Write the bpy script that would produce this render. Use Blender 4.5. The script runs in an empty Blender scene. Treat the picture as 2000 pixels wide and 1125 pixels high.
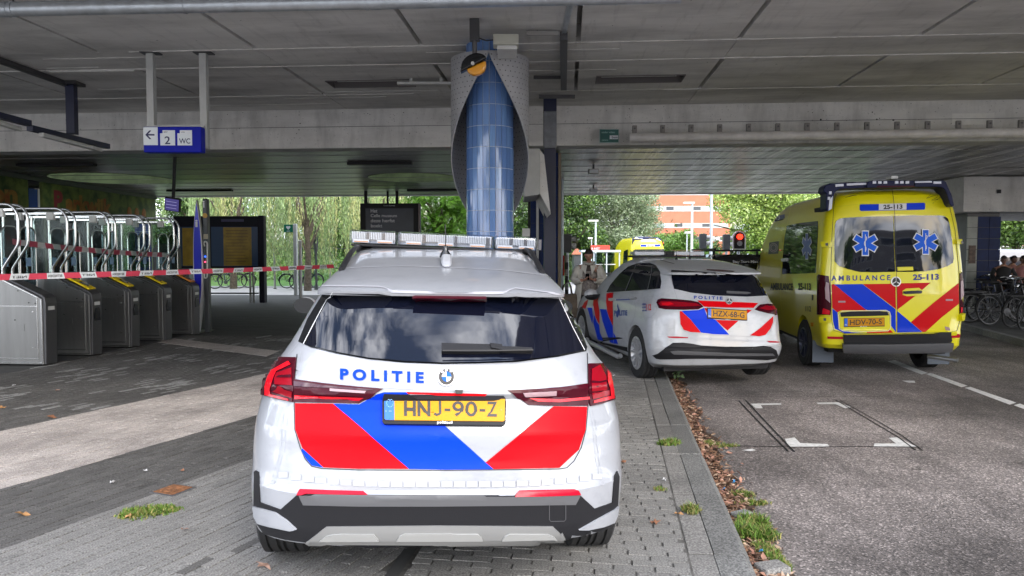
import bpy, bmesh, math, random
import numpy as np
from mathutils import Vector, Matrix, Euler
from mathutils.bvhtree import BVHTree
from mathutils.geometry import tessellate_polygon

random.seed(11)
RNG = np.random.default_rng(11)
S = bpy.context.scene
COL = S.collection
R = math.radians
PI = math.pi

# ------------------------------------------------------------------ camera
FPX, CAM_H, YH = 1450.0, 1.6, 497.0
PITCH = math.atan((562.5 - YH) / FPX)
cam_d = bpy.data.cameras.new("camera")
cam_d.sensor_width = 36.0
cam_d.lens = 36.0 * FPX / 2000.0
cam_d.clip_start = 0.05
cam_d.clip_end = 1200.0
cam = bpy.data.objects.new("camera", cam_d)
COL.objects.link(cam)
cam.location = (0, 0, CAM_H)
cam.rotation_euler = (R(90) - PITCH, 0, 0)
S.camera = cam

# ------------------------------------------------------------------ world, sun, exposure
SUN_EL, SUN_AZ = 31.0, 156.0          # azimuth clockwise from +Y (north): light from behind, slightly left
W = bpy.data.worlds.new("World"); S.world = W; W.use_nodes = True
nt = W.node_tree; nt.nodes.clear()
out = nt.nodes.new("ShaderNodeOutputWorld"); bg = nt.nodes.new("ShaderNodeBackground")
sky = nt.nodes.new("ShaderNodeTexSky"); sky.sky_type = 'NISHITA'; sky.sun_disc = False
sky.sun_elevation = R(SUN_EL); sky.sun_rotation = R(SUN_AZ); sky.air_density = 1.2; sky.dust_density = 2.0
tc = nt.nodes.new("ShaderNodeTexCoord")
mp = nt.nodes.new("ShaderNodeMapping"); mp.inputs['Scale'].default_value = (1.0, 1.0, 2.2)
nz = nt.nodes.new("ShaderNodeTexNoise"); nz.inputs['Scale'].default_value = 5.5
nz.inputs['Detail'].default_value = 9; nz.inputs['Roughness'].default_value = 0.58; nz.inputs['Distortion'].default_value = 0.35
cr = nt.nodes.new("ShaderNodeValToRGB"); cr.color_ramp.elements[0].position = 0.38; cr.color_ramp.elements[1].position = 0.56
nz2 = nt.nodes.new("ShaderNodeTexNoise"); nz2.inputs['Scale'].default_value = 9.0; nz2.inputs['Detail'].default_value = 7
cr2 = nt.nodes.new("ShaderNodeValToRGB")
cr2.color_ramp.elements[0].position = 0.38; cr2.color_ramp.elements[0].color = (3.2, 4.0, 5.8, 1)
cr2.color_ramp.elements[1].position = 0.62; cr2.color_ramp.elements[1].color = (19, 19.3, 20.5, 1)
mx = nt.nodes.new("ShaderNodeMix"); mx.data_type = 'RGBA'
L = nt.links.new
L(tc.outputs['Generated'], mp.inputs['Vector']); L(mp.outputs['Vector'], nz.inputs['Vector']); L(mp.outputs['Vector'], nz2.inputs['Vector'])
L(nz.outputs['Fac'], cr.inputs['Fac']); L(nz2.outputs['Fac'], cr2.inputs['Fac'])
L(cr.outputs['Color'], mx.inputs['Factor']); L(sky.outputs['Color'], mx.inputs['A']); L(cr2.outputs['Color'], mx.inputs['B'])
L(mx.outputs['Result'], bg.inputs['Color']); bg.inputs['Strength'].default_value = 0.13
L(bg.outputs['Background'], out.inputs['Surface'])

sd = bpy.data.lights.new("sun", 'SUN'); sd.energy = 0.95; sd.angle = R(16); sd.color = (1.0, 0.95, 0.88)
sun = bpy.data.objects.new("sun", sd); COL.objects.link(sun)
_a = R(SUN_AZ)
_sv = Vector((math.sin(_a) * math.cos(R(SUN_EL)), math.cos(_a) * math.cos(R(SUN_EL)), math.sin(R(SUN_EL))))
sun.rotation_euler = _sv.to_track_quat('Z', 'Y').to_euler()
sun.location = _sv * 60

S.view_settings.view_transform = 'Standard'
S.view_settings.look = 'None'
S.view_settings.gamma = 1.0
S.view_settings.use_curve_mapping = False
S.view_settings.exposure = 1.5
S.render.engine = 'CYCLES'
S.cycles.max_bounces = 8; S.cycles.diffuse_bounces = 5; S.cycles.transparent_max_bounces = 16

# ------------------------------------------------------------------ photograph point -> place
_RM = Euler(cam.rotation_euler).to_matrix()
def ray(px, py):
    return (_RM @ Vector((px - 1000.0, 562.5 - py, -FPX))).normalized()
CAMP = Vector((0, 0, CAM_H))
def at(px, py, Y):
    d = ray(px, py); return CAMP + d * (Y / d.y)
def G(px, py, z=0.0):
    d = ray(px, py); return CAMP + d * ((z - CAM_H) / d.z)

# ------------------------------------------------------------------ materials
_mats = {}
def M(name, col=(.5, .5, .5), rough=.6, metal=0.0, coat=0.0, var=0.0, vscale=6.0, bump=0.0, bscale=40.0,
      island=0.0, stretch=None, ior=1.5, emit=None, estr=0.0, col2=None, trans=0.0, alpha=1.0, lo=.35, hi=.65, gen=False):
    if name in _mats: return _mats[name]
    m = bpy.data.materials.new(name); m.use_nodes = True; _mats[name] = m
    t = m.node_tree; b = t.nodes['Principled BSDF']; N = t.nodes.new; K = t.links.new
    b.inputs['Base Color'].default_value = (*col, 1); b.inputs['Roughness'].default_value = rough
    b.inputs['Metallic'].default_value = metal; b.inputs['Coat Weight'].default_value = coat
    b.inputs['Coat Roughness'].default_value = .03; b.inputs['IOR'].default_value = ior
    b.inputs['Transmission Weight'].default_value = trans; b.inputs['Alpha'].default_value = alpha
    if emit: b.inputs['Emission Color'].default_value = (*emit, 1); b.inputs['Emission Strength'].default_value = estr
    tcn = N('ShaderNodeTexCoord'); src = tcn.outputs['Generated' if gen else 'Object']
    if stretch:
        mpn = N('ShaderNodeMapping'); mpn.inputs['Scale'].default_value = stretch
        K(src, mpn.inputs['Vector']); src = mpn.outputs['Vector']
    last = None
    if var > 0 or col2:
        n = N('ShaderNodeTexNoise'); n.inputs['Scale'].default_value = vscale; n.inputs['Detail'].default_value = 6
        n.inputs['Roughness'].default_value = .62
        K(src, n.inputs['Vector'])
        r = N('ShaderNodeValToRGB'); r.color_ramp.elements[0].position = lo; r.color_ramp.elements[1].position = hi
        c2 = col2 or tuple(min(1, c * (1 + var)) for c in col); c1 = col if col2 else tuple(c * (1 - var) for c in col)
        r.color_ramp.elements[0].color = (*c1, 1); r.color_ramp.elements[1].color = (*c2, 1)
        K(n.outputs['Fac'], r.inputs['Fac']); last = r.outputs['Color']
    if island > 0:
        g = N('ShaderNodeNewGeometry'); mr = N('ShaderNodeMapRange')
        mr.inputs['To Min'].default_value = 1 - island; mr.inputs['To Max'].default_value = 1 + island
        K(g.outputs['Random Per Island'], mr.inputs['Value'])
        h = N('ShaderNodeHueSaturation'); K(mr.outputs['Result'], h.inputs['Value'])
        if last: K(last, h.inputs['Color'])
        else: h.inputs['Color'].default_value = (*col, 1)
        last = h.outputs['Color']
    if last: K(last, b.inputs['Base Color'])
    if bump > 0:
        n2 = N('ShaderNodeTexNoise'); n2.inputs['Scale'].default_value = bscale; n2.inputs['Detail'].default_value = 5
        K(src, n2.inputs['Vector'])
        bp = N('ShaderNodeBump'); bp.inputs['Strength'].default_value = bump; bp.inputs['Distance'].default_value = .02
        K(n2.outputs['Fac'], bp.inputs['Height']); K(bp.outputs['Normal'], b.inputs['Normal'])
    return m

def stain(m, scale=1.0, stretch=(1, 1, 1), lo=.45, hi=.7, to=.6, detail=8):
    """multiply the base colour by a blotchy dirt noise"""
    t = m.node_tree; b = t.nodes['Principled BSDF']; N = t.nodes.new; K = t.links.new
    tc = N('ShaderNodeTexCoord'); mp = N('ShaderNodeMapping'); mp.inputs['Scale'].default_value = stretch; n = N('ShaderNodeTexNoise')
    n.inputs['Scale'].default_value = scale; n.inputs['Detail'].default_value = detail; n.inputs['Roughness'].default_value = .65
    mr = N('ShaderNodeMapRange'); mr.inputs['From Min'].default_value = lo; mr.inputs['From Max'].default_value = hi; mr.inputs['To Min'].default_value = 1.0; mr.inputs['To Max'].default_value = to
    K(tc.outputs['Object'], mp.inputs[0]); K(mp.outputs[0], n.inputs['Vector']); K(n.outputs['Fac'], mr.inputs[0])
    sc = N('ShaderNodeVectorMath'); sc.operation = 'SCALE'; inp = b.inputs['Base Color']
    if inp.is_linked: K(inp.links[0].from_socket, sc.inputs[0])
    else: sc.inputs[0].default_value = tuple(inp.default_value)[:3]
    K(mr.outputs[0], sc.inputs['Scale']); K(sc.outputs[0], inp); return m

def clear_mat(name, tint=(1, 1, 1), fac=.12, rough=.05):
    if name in _mats: return _mats[name]
    m = bpy.data.materials.new(name); m.use_nodes = True; _mats[name] = m
    t = m.node_tree; t.nodes.clear(); N = t.nodes.new; K = t.links.new
    o = N('ShaderNodeOutputMaterial'); tr = N('ShaderNodeBsdfTransparent'); gl = N('ShaderNodeBsdfGlossy'); mix = N('ShaderNodeMixShader')
    lw = N('ShaderNodeLayerWeight'); pw = N('ShaderNodeMath'); pw.operation = 'POWER'; pw.inputs[1].default_value = 6.5; K(lw.outputs['Facing'], pw.inputs[0])
    ad = N('ShaderNodeMath'); ad.operation = 'ADD'; ad.inputs[1].default_value = fac; ad.use_clamp = True
    tr.inputs['Color'].default_value = (*tint, 1); gl.inputs['Roughness'].default_value = rough
    K(pw.outputs[0], ad.inputs[0]); K(ad.outputs[0], mix.inputs[0]); K(tr.outputs[0], mix.inputs[1]); K(gl.outputs[0], mix.inputs[2])
    K(mix.outputs[0], o.inputs['Surface'])
    return m

# ------------------------------------------------------------------ mesh builder
class MB:
    def __init__(s): s.v = []; s.f = []
    def add(s, vs, fs):
        o = len(s.v); s.v.extend([tuple(p) for p in vs]); s.f.extend([tuple(i + o for i in f) for f in fs]); return s
    def box(s, x0, x1, y0, y1, z0, z1):
        return s.add([(x0,y0,z0),(x1,y0,z0),(x1,y1,z0),(x0,y1,z0),(x0,y0,z1),(x1,y0,z1),(x1,y1,z1),(x0,y1,z1)],
                     [(0,3,2,1),(4,5,6,7),(0,1,5,4),(1,2,6,5),(2,3,7,6),(3,0,4,7)])
    def cbox(s, c, sz, rot=None):
        a, b, d = sz[0]/2, sz[1]/2, sz[2]/2
        pts = [Vector(p) for p in [(-a,-b,-d),(a,-b,-d),(a,b,-d),(-a,b,-d),(-a,-b,d),(a,-b,d),(a,b,d),(-a,b,d)]]
        if rot is not None: pts = [rot @ p for p in pts]
        c = Vector(c)
        return s.add([c + p for p in pts], [(0,3,2,1),(4,5,6,7),(0,1,5,4),(1,2,6,5),(2,3,7,6),(3,0,4,7)])
    def bar(s, p0, p1, w, h, up=(0,0,1)):
        p0, p1 = Vector(p0), Vector(p1); d = (p1 - p0); l = d.length; d.normalize(); up = Vector(up)
        if abs(d.dot(up)) > .98: up = Vector((0, 1, 0))
        x = d.cross(up).normalized(); z = x.cross(d).normalized()
        return s.cbox((p0 + p1) / 2, (w, l, h), Matrix((x, d, z)).transposed())
    def cyl(s, p0, p1, r0, r1=None, n=12, caps=True):
        if r1 is None: r1 = r0
        p0, p1 = Vector(p0), Vector(p1); d = (p1 - p0).normalized()
        u = d.orthogonal().normalized(); w = d.cross(u)
        vs = []
        for k in range(n):
            a = 2 * PI * k / n; e = u * math.cos(a) + w * math.sin(a); vs += [p0 + e * r0, p1 + e * r1]
        fs = [(2*k, 2*((k+1) % n), 2*((k+1) % n)+1, 2*k+1) for k in range(n)]
        if caps: fs += [tuple(2*k for k in range(n))[::-1], tuple(2*k+1 for k in range(n))]
        return s.add(vs, fs)
    def tube(s, pts, r, n=8, closed=False, rs=None):
        pts = [Vector(p) for p in pts]; m = len(pts); vs = []; fs = []
        t0 = (pts[1] - pts[0]).normalized(); u = t0.orthogonal().normalized()
        for i, p in enumerate(pts):
            if closed: t = (pts[(i+1) % m] - pts[i-1]).normalized()
            elif i == 0: t = (pts[1] - pts[0]).normalized()
            elif i == m-1: t = (pts[-1] - pts[-2]).normalized()
            else: t = (pts[i+1] - pts[i-1]).normalized()
            u = (u - t * u.dot(t))
            u = u.normalized() if u.length > 1e-6 else t.orthogonal().normalized()
            w = t.cross(u); rr = rs[i] if rs else r
            for k in range(n):
                a = 2 * PI * k / n; vs.append(p + (u * math.cos(a) + w * math.sin(a)) * rr)
        for i in range(m if closed else m-1):
            j = (i+1) % m
            for k in range(n): fs.append((i*n+k, i*n+(k+1) % n, j*n+(k+1) % n, j*n+k))
        if not closed: fs += [tuple(range(n))[::-1], tuple(range((m-1)*n, m*n))]
        return s.add(vs, fs)
    def lathe(s, prof, c=(0,0,0), axis='z', n=24, a0=0, a1=2*PI):
        c = Vector(c); full = abs(a1 - a0 - 2*PI) < 1e-6; cnt = n if full else n+1; vs = []; fs = []
        for k in range(cnt):
            a = a0 + (a1 - a0) * k / n; ca, sa = math.cos(a), math.sin(a)
            for (r, h) in prof:
                if axis == 'z': vs.append(c + Vector((r*ca, r*sa, h)))
                elif axis == 'x': vs.append(c + Vector((h, r*ca, r*sa)))
                else: vs.append(c + Vector((r*ca, h, r*sa)))
        m = len(prof)
        for k in range(n):
            k2 = (k+1) % cnt
            for i in range(m-1): fs.append((k*m+i, k2*m+i, k2*m+i+1, k*m+i+1))
        return s.add(vs, fs)
    def ell(s, c, r, nu=12, nv=8, rot=None):
        vs = []; fs = []; c = Vector(c)
        for j in range(nv+1):
            b = PI * j / nv
            for i in range(nu):
                a = 2 * PI * i / nu
                p = Vector((r[0]*math.sin(b)*math.cos(a), r[1]*math.sin(b)*math.sin(a), r[2]*math.cos(b)))
                if rot is not None: p = rot @ p
                vs.append(c + p)
        for j in range(nv):
            for i in range(nu): fs.append((j*nu+i, (j+1)*nu+i, (j+1)*nu+(i+1) % nu, j*nu+(i+1) % nu))
        return s.add(vs, fs)
    def prism(s, poly, a, b, plane='xz'):
        n = len(poly)
        def P(u, v, w):
            return {'xz': (u, w, v), 'xy': (u, v, w), 'yz': (w, u, v)}[plane]
        vs = [P(u, v, a) for u, v in poly] + [P(u, v, b) for u, v in poly]
        fs = [tuple(range(n)), tuple(range(n, 2*n))[::-1]] + [(i, i+n, (i+1) % n+n, (i+1) % n) for i in range(n)]
        return s.add(vs, fs)
    def xf(s, m):
        s.v = [tuple(m @ Vector(p)) for p in s.v]; return s
    def mesh(s, name, smooth=0):
        me = bpy.data.meshes.new(name); me.from_pydata(s.v, [], s.f); me.validate()
        bm = bmesh.new(); bm.from_mesh(me); bmesh.ops.recalc_face_normals(bm, faces=bm.faces); bm.to_mesh(me); bm.free()
        if smooth:
            me.polygons.foreach_set('use_smooth', [True] * len(me.polygons)); me.set_sharp_from_angle(angle=R(smooth))
        return me
    def build(s, name, mat, parent=None, smooth=0, bevel=0, segs=2, kind=None, label=None):
        me = s.mesh(name, smooth); me.materials.append(mat)
        o = bpy.data.objects.new(name, me); COL.objects.link(o)
        if parent: o.parent = parent
        if bevel:
            bv = o.modifiers.new('bevel', 'BEVEL'); bv.width = bevel; bv.segments = segs; bv.limit_method = 'ANGLE'; bv.angle_limit = R(40)
        if kind: o['kind'] = kind
        if label: o['label'] = label
        return o

def tag(o, label, cat, group=None, kind=None):
    o['label'] = label; o['category'] = cat
    if group: o['group'] = group
    if kind: o['kind'] = kind
    return o
def struct(o): o['kind'] = 'structure'; return o
def thing(name, label, cat, loc=(0,0,0), rot=(0,0,0), group=None):
    o = bpy.data.objects.new(name, None); COL.objects.link(o); o.empty_display_size = .1
    o.location = loc; o.rotation_euler = rot; tag(o, label, cat, group); return o
def kids(o): return [c for c in bpy.data.objects if c.parent == o]
def dup(root, loc, rotz=0, label=None, parent=None, kidmap=None):
    if kidmap is None:
        kidmap = {}
        for c in bpy.data.objects:
            if c.parent: kidmap.setdefault(c.parent.name, []).append(c)
    r = root.copy(); COL.objects.link(r); r.parent = parent
    if parent is None:
        r.location = loc; r.rotation_euler = (root.rotation_euler[0], root.rotation_euler[1], rotz)
        if label: r['label'] = label
    for c in kidmap.get(root.name, []): dup(c, None, parent=r, kidmap=kidmap)
    return r
def raw_mesh(name, v, f, mat, parent=None, kind=None):
    """v (n,3) array, f (m,k) int array of equal-sided faces"""
    me = bpy.data.meshes.new(name); n, m, k = len(v), len(f), f.shape[1]
    me.vertices.add(n); me.vertices.foreach_set('co', np.asarray(v, dtype=np.float32).ravel())
    me.loops.add(m*k); me.loops.foreach_set('vertex_index', np.asarray(f, dtype=np.int32).ravel())
    me.polygons.add(m); me.polygons.foreach_set('loop_start', np.arange(0, m*k, k, dtype=np.int32))
    me.update(calc_edges=True); me.validate()
    me.materials.append(mat)
    o = bpy.data.objects.new(name, me); COL.objects.link(o)
    if parent: o.parent = parent
    if kind: o['kind'] = kind
    return o

# text as a mesh: returns verts (u,v) and faces, width, cap height
_tc = {}
def text_geo(s, bold=0.0):
    key = (s, bold)
    if key in _tc: return _tc[key]
    cu = bpy.data.curves.new('t', 'FONT'); cu.body = s; cu.size = 1.0; cu.offset = bold; cu.resolution_u = 4
    o = bpy.data.objects.new('t', cu); COL.objects.link(o)
    dg = bpy.context.evaluated_depsgraph_get(); me = bpy.data.meshes.new_from_object(o.evaluated_get(dg))
    vs = [tuple(v.co[:2]) for v in me.vertices]; fs = [tuple(p.vertices) for p in me.polygons]
    bpy.data.objects.remove(o); bpy.data.curves.remove(cu); bpy.data.meshes.remove(me)
    x0 = min(v[0] for v in vs); x1 = max(v[0] for v in vs); y0 = min(v[1] for v in vs); y1 = max(v[1] for v in vs)
    _tc[key] = ([(v[0]-x0, v[1]) for v in vs], fs, x1-x0, y1, y0); return _tc[key]
def flat_text(name, s, mat, parent, origin, xdir, updir, width, height=None, bold=.012, depth=.003):
    """text plate standing on a plane; origin = lower left corner, width in metres, height of capitals in metres"""
    vs, fs, w, cap, y0 = text_geo(s, bold)
    sx = width / w; sy = (height / cap) if height else sx
    xd, ud = Vector(xdir).normalized(), Vector(updir).normalized(); nrm = xd.cross(ud); o = Vector(origin)
    mb = MB(); mb.add([o + xd*(u*sx) + ud*(v*sy) + nrm*depth for u, v in vs], fs)
    return mb.build(name, mat, parent)

# ------------------------------------------------------------------ tracing onto a body surface
class Proj:
    def __init__(s, root, objs):
        bpy.context.view_layer.update()
        s.root = root; s.inv = root.matrix_world.inverted()
        vs = []; fs = []
        for o in objs:
            k = len(vs); vs += [o.matrix_local @ v.co for v in o.data.vertices]; fs += [tuple(i+k for i in p.vertices) for p in o.data.polygons]
        s.bvh = BVHTree.FromPolygons(vs, fs); s.o = s.inv @ CAMP; s.last = 5.0
    def cast(s, px, py, off):
        d = (s.inv.to_3x3() @ ray(px, py)).normalized()
        h, n, i, dist = s.bvh.ray_cast(s.o, d)
        if h is None:
            h, n, i, _ = s.bvh.find_nearest(s.o + d * s.last)
        else: s.last = dist
        if n.dot(d) > 0: n = -n
        return h + n * off, n
    def mesh2d(s, vs, fs, step):
        bm = bmesh.new(); bv = [bm.verts.new((x, y, 0)) for x, y in vs]
        for f in fs:
            try: bm.faces.new([bv[i] for i in f])
            except Exception: pass
        bmesh.ops.remove_doubles(bm, verts=bm.verts, dist=.001)
        if step:
            for ax in (0, 1):
                lo = min(v.co[ax] for v in bm.verts); hi = max(v.co[ax] for v in bm.verts); c = math.floor(lo/step)*step + step
                while c < hi:
                    co = [0,0,0]; no = [0,0,0]; co[ax] = c; no[ax] = 1
                    bmesh.ops.bisect_plane(bm, geom=bm.verts[:]+bm.edges[:]+bm.faces[:], plane_co=co, plane_no=no); c += step
        return bm
    def finish(s, bm, name, mat, off, skirt, label=None, smooth=True, fit=False):
        if skirt:
            be = [e for e in bm.edges if len(e.link_faces) == 1]
            bset = {}
            for v in bm.verts: bset[v] = s.cast(v.co.x, v.co.y, off)
            ret = bmesh.ops.extrude_edge_only(bm, edges=be)
            nv = [g for g in ret['geom'] if isinstance(g, bmesh.types.BMVert)]
            tmp = {v: s.cast(v.co.x, v.co.y, -.004)[0] for v in nv}
            if fit:                                    # one evenly curved pane laid over the body
                ks = list(bset); P = np.array([tuple(bset[v][0]) for v in ks]); x, y, z = P.T
                A = np.stack([x*0+1, x, z, x*x, z*z, x*z, x*x*z, x**4], axis=1)
                c, *_ = np.linalg.lstsq(A, y, rcond=None); ny = A @ c; ny -= min(.02, max(0, np.percentile(ny - y, 97) - .002))
                bset = {v: (Vector((x[i], ny[i], z[i])), None) for i, v in enumerate(ks)}
            for v, (p, n) in bset.items(): v.co = p
            for v, p in tmp.items(): v.co = p
        else:
            for v in bm.verts: v.co = s.cast(v.co.x, v.co.y, off)[0]
        bmesh.ops.recalc_face_normals(bm, faces=bm.faces)
        me = bpy.data.meshes.new(name); bm.to_mesh(me); bm.free(); me.materials.append(mat)
        if smooth:
            me.polygons.foreach_set('use_smooth', [True]*len(me.polygons)); me.set_sharp_from_angle(angle=R(30))
        # faces should look away from the body
        o = bpy.data.objects.new(name, me); COL.objects.link(o); o.parent = s.root
        if label: o['label'] = label
        return o
    def patch(s, name, poly, mat, off=.004, step=12, skirt=False, label=None, parent=None, fit=False):
        tris = tessellate_polygon([[Vector((x, y, 0)) for x, y in poly]])
        bm = s.mesh2d(poly, tris, step); o = s.finish(bm, name, mat, off, skirt, label, fit=fit)
        if parent: o.parent = parent
        return o
    def line(s, name, pts, w, mat, off=.003, closed=False, step=12, parent=None):
        vs = []; fs = []; pts = [Vector(p) for p in pts]; m = len(pts)
        for i, p in enumerate(pts):
            a = pts[i-1] if (i > 0 or closed) else p; b = pts[(i+1) % m] if (i < m-1 or closed) else p
            t = (b - a).normalized(); nrm = Vector((-t.y, t.x)); vs += [tuple(p + nrm*w/2), tuple(p - nrm*w/2)]
        for i in range(m if closed else m-1):
            j = (i+1) % m; fs.append((2*i, 2*j, 2*j+1, 2*i+1))
        bm = s.mesh2d(vs, fs, step); o = s.finish(bm, name, mat, off, False)
        if parent: o.parent = parent
        return o
    def text(s, name, st, p0, p1, h, mat, off=.006, bold=.03, up=(0, -1), step=7, parent=None, spaced=0):
        if spaced: st = (' ' * spaced).join(st)
        vs, fs, w, cap, y0 = text_geo(st, bold); p0 = Vector(p0); p1 = Vector(p1); up = Vector(up)
        vv = [tuple(p0 + (p1-p0)*(u/w) + up*(v*h/cap)) for u, v in vs]
        bm = s.mesh2d(vv, fs, step); o = s.finish(bm, name, mat, off, False, smooth=False)
        if parent: o.parent = parent
        return o
def ring(cx, cy, rx, ry=None, n=20, a0=0, a1=2*PI):
    ry = ry or rx; full = abs(a1-a0-2*PI) < 1e-6
    k = n if full else n+1
    return [(cx + rx*math.cos(a0+(a1-a0)*i/n), cy + ry*math.sin(a0+(a1-a0)*i/n)) for i in range(k)]

# ------------------------------------------------------------------ vehicle bodies: stacked plan outlines
def loft_body(name, sl, mat, parent, nrear=14, nside=22, nfront=10, wheels=(), wr=.36, wide=1.2, narrow=None):
    rows = []
    for (z, w, yr, Dr, yf, Df, n) in sl:
        half = []
        for k in range(nrear):
            t = (PI/2) * k / nrear; half.append((w*math.sin(t)**(2/n), yr + Dr*(1 - math.cos(t)**(2/n))))
        ya, yb = yr + Dr, yf - Df
        for k in range(nside+1): half.append((w, ya + (yb-ya)*k/nside))
        for k in range(1, nfront+1):
            t = (PI/2) * k / nfront; half.append((w*max(0, math.cos(t))**(2/n), yb + Df*(math.sin(t)**(2/n))))
        if narrow: half = [(x * narrow(y, z), y) for x, y in half]
        row = half + [(-x, y) for x, y in half[-2:0:-1]]
        rows.append([(x, y, z) for x, y in row])
    m = len(rows[0]); mb = MB(); vs = [p for r in rows for p in r]; fs = []
    for j in range(len(rows)-1):
        for i in range(m): fs.append((j*m+i, j*m+(i+1) % m, (j+1)*m+(i+1) % m, (j+1)*m+i))
    fs.append(tuple(range(m))[::-1]); fs.append(tuple(range((len(rows)-1)*m, len(rows)*m)))
    mb.add(vs, fs); o = mb.build(name, mat, parent)
    if wheels:
        for (y, z) in wheels:
            c = MB(); c.cyl((-wide, y, z), (wide, y, z), wr, n=40)
            # wheel wells stop short of the centre of the car
            co = c.build('cut', mat, parent)
            md = o.modifiers.new('b', 'BOOLEAN'); md.operation = 'DIFFERENCE'; md.solver = 'EXACT'; md.object = co
            bpy.context.view_layer.update(); dg = bpy.context.evaluated_depsgraph_get()
            me = bpy.data.meshes.new_from_object(o.evaluated_get(dg)); o.modifiers.clear(); o.data = me
            bpy.data.objects.remove(co)
        me = o.data
    me = o.data
    me.polygons.foreach_set('use_smooth', [True]*len(me.polygons)); me.set_sharp_from_angle(angle=R(28))
    return o

def wheel(parent, x, y, r, width, side, spokes=10, rimmat=None, tyremat=None):
    """one wheel; side -1 left, +1 right (outer face)"""
    e = bpy.data.objects.new('wheel', None); COL.objects.link(e); e.parent = parent; e.location = (x, y, r)
    w = width/2; ri = r*.66; rr = r
    prof = [(ri, -w*.92), (rr*.93, -w), (rr*.985, -w*.86)]
    g = [-.86, -.62, -.6, -.52, -.5, -.2, -.18, -.08, -.06, .06, .08, .18, .2, .5, .52, .6, .62, .86]
    for i, q in enumerate(g):
        deep = i in (2, 3, 6, 7, 10, 11, 14, 15)
        prof.append((rr*(.965 if deep else 1.0), w*q))
    prof += [(rr*.985, w*.88), (rr*.93, w), (ri, w*.92), (ri*.97, 0), (ri, -w*.92)]
    t = MB().lathe(prof, axis='x', n=40).build('tyre', tyremat, e, smooth=35)
    t.data.materials[0] = tyremat
    b = MB(); xo = side*w
    b.lathe([(ri*1.0, xo*.95), (ri*.93, xo*.98), (ri*.9, xo*.6), (ri*.86, xo*.45), (.001, xo*.42)], axis='x', n=36)
    for k in range(spokes):
        a = 2*PI*k/spokes
        p0 = Vector((xo*.72, math.cos(a)*ri*.18, math.sin(a)*ri*.18)); p1 = Vector((xo*.9, math.cos(a)*ri*.92, math.sin(a)*ri*.92))
        b.bar(p0, p1, .03*r/.33, .03, up=(1, 0, 0))
    b.cyl((xo*.45, 0, 0), (xo*.82, 0, 0), ri*.22, ri*.18, n=16)
    b.build('rim', rimmat, e, smooth=35)
    return e
# ------------------------------------------------------------------ shared materials
concrete = M('concrete', (.72,.71,.69), .85, var=.12, vscale=1.3, bump=.25, bscale=30, stretch=(.35,1.6,1), lo=.3, hi=.7)
concrete_beam = M('concrete_beam', (.66,.65,.63), .85, var=.1, vscale=2.2, bump=.3, bscale=22, stretch=(.5,1,1.5))
seal_white = M('seal_white', (.62,.61,.59), .8, var=.15, vscale=5)
dark_gap = M('dark_gap', (.03,.03,.032), .9)
galv = M('galvanised', (.56,.60,.64), .38, metal=.75, var=.12, vscale=7, bump=.08, bscale=14)
steel = M('brushed_steel', (.30,.30,.295), .33, metal=.8, var=.14, vscale=3, stretch=(1,1,.12), bump=.04, bscale=60)
steel_dark = M('steel_dark', (.10,.10,.105), .42, metal=.6)
steel_bright = M('steel_bright', (.74,.74,.74), .22, metal=1.0)
grey_paint = M('grey_paint', (.46,.47,.46), .5, var=.06)
light_paint = M('light_paint', (.62,.62,.60), .5, var=.05)
dark_paint = M('dark_paint', (.045,.05,.055), .45, var=.15)
navy_paint = M('navy_paint', (.012,.016,.05), .4)
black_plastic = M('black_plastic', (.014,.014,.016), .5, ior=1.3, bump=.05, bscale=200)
black_gloss = M('black_gloss', (.006,.007,.009), .2, coat=.15)
grey_plastic = M('grey_plastic', (.09,.09,.095), .5)
rubber = M('rubber', (.022,.022,.023), .8, var=.2, vscale=30)
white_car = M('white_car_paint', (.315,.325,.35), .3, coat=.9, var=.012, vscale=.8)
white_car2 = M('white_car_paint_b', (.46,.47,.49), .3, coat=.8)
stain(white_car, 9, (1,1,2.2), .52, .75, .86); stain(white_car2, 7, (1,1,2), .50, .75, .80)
stain(concrete, .8, (.5,1.6,1), .42, .68, .62); stain(concrete, 3.5, (3,.35,1), .55, .75, .78); stain(concrete_beam, 1.6, (1.4,1,.35), .48, .72, .66); stain(concrete_beam, 26, (1,1,1), .66, .70, .35, 3)
car_glass = M('car_glass', (.003,.004,.010), .03, ior=1.62)
lamp_dark = M('lamp_dark_red', (.05,.002,.008), .15, ior=1.35)
lamp_red = M('lamp_red', (.62,.002,.012), .2, coat=.3)
lamp_mid = M('lamp_mid_red', (.24,.002,.010), .18, ior=1.35)
lamp_pale = M('lamp_pale', (.36,.24,.26), .3)
ref_red = M('reflector_red', (.42,.003,.02), .3, ior=1.3)
dec_red = M('decal_red', (.60,.001,.006), .4, ior=1.2)
dec_blue = M('decal_blue', (.001,.04,.62), .4, ior=1.2)
dec_mark = M('decal_mark', (.42,.43,.46), .35, coat=.3)
dec_markl = M('decal_mark_line', (.33,.34,.37), .4)
seam = M('seam', (.03,.03,.035), .7)
seam_soft = M('seam_soft', (.34,.34,.37), .5)
plate_yel = M('plate_yellow', (.56,.24,.002), .45, ior=1.3)
plate_blue = M('plate_blue', (.01,.12,.62), .4)
ink = M('ink_black', (.02,.018,.016), .5)
white_print = M('white_print', (.65,.65,.66), .45)
silver_trim = M('silver_trim', (.62,.62,.63), .3, metal=.6)
alu = M('skid_silver', (.24,.24,.235), .42, metal=.25)
amb_yel = M('ambulance_yellow', (.74,.66,.002), .3, coat=.8)
amb_red = M('ambulance_red', (.55,.002,.006), .35, ior=1.25)
amb_blue = M('ambulance_blue', (.003,.04,.55), .35, ior=1.25)
amb_navy = M('ambulance_navy', (.02,.03,.15), .3, coat=.5)
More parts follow.
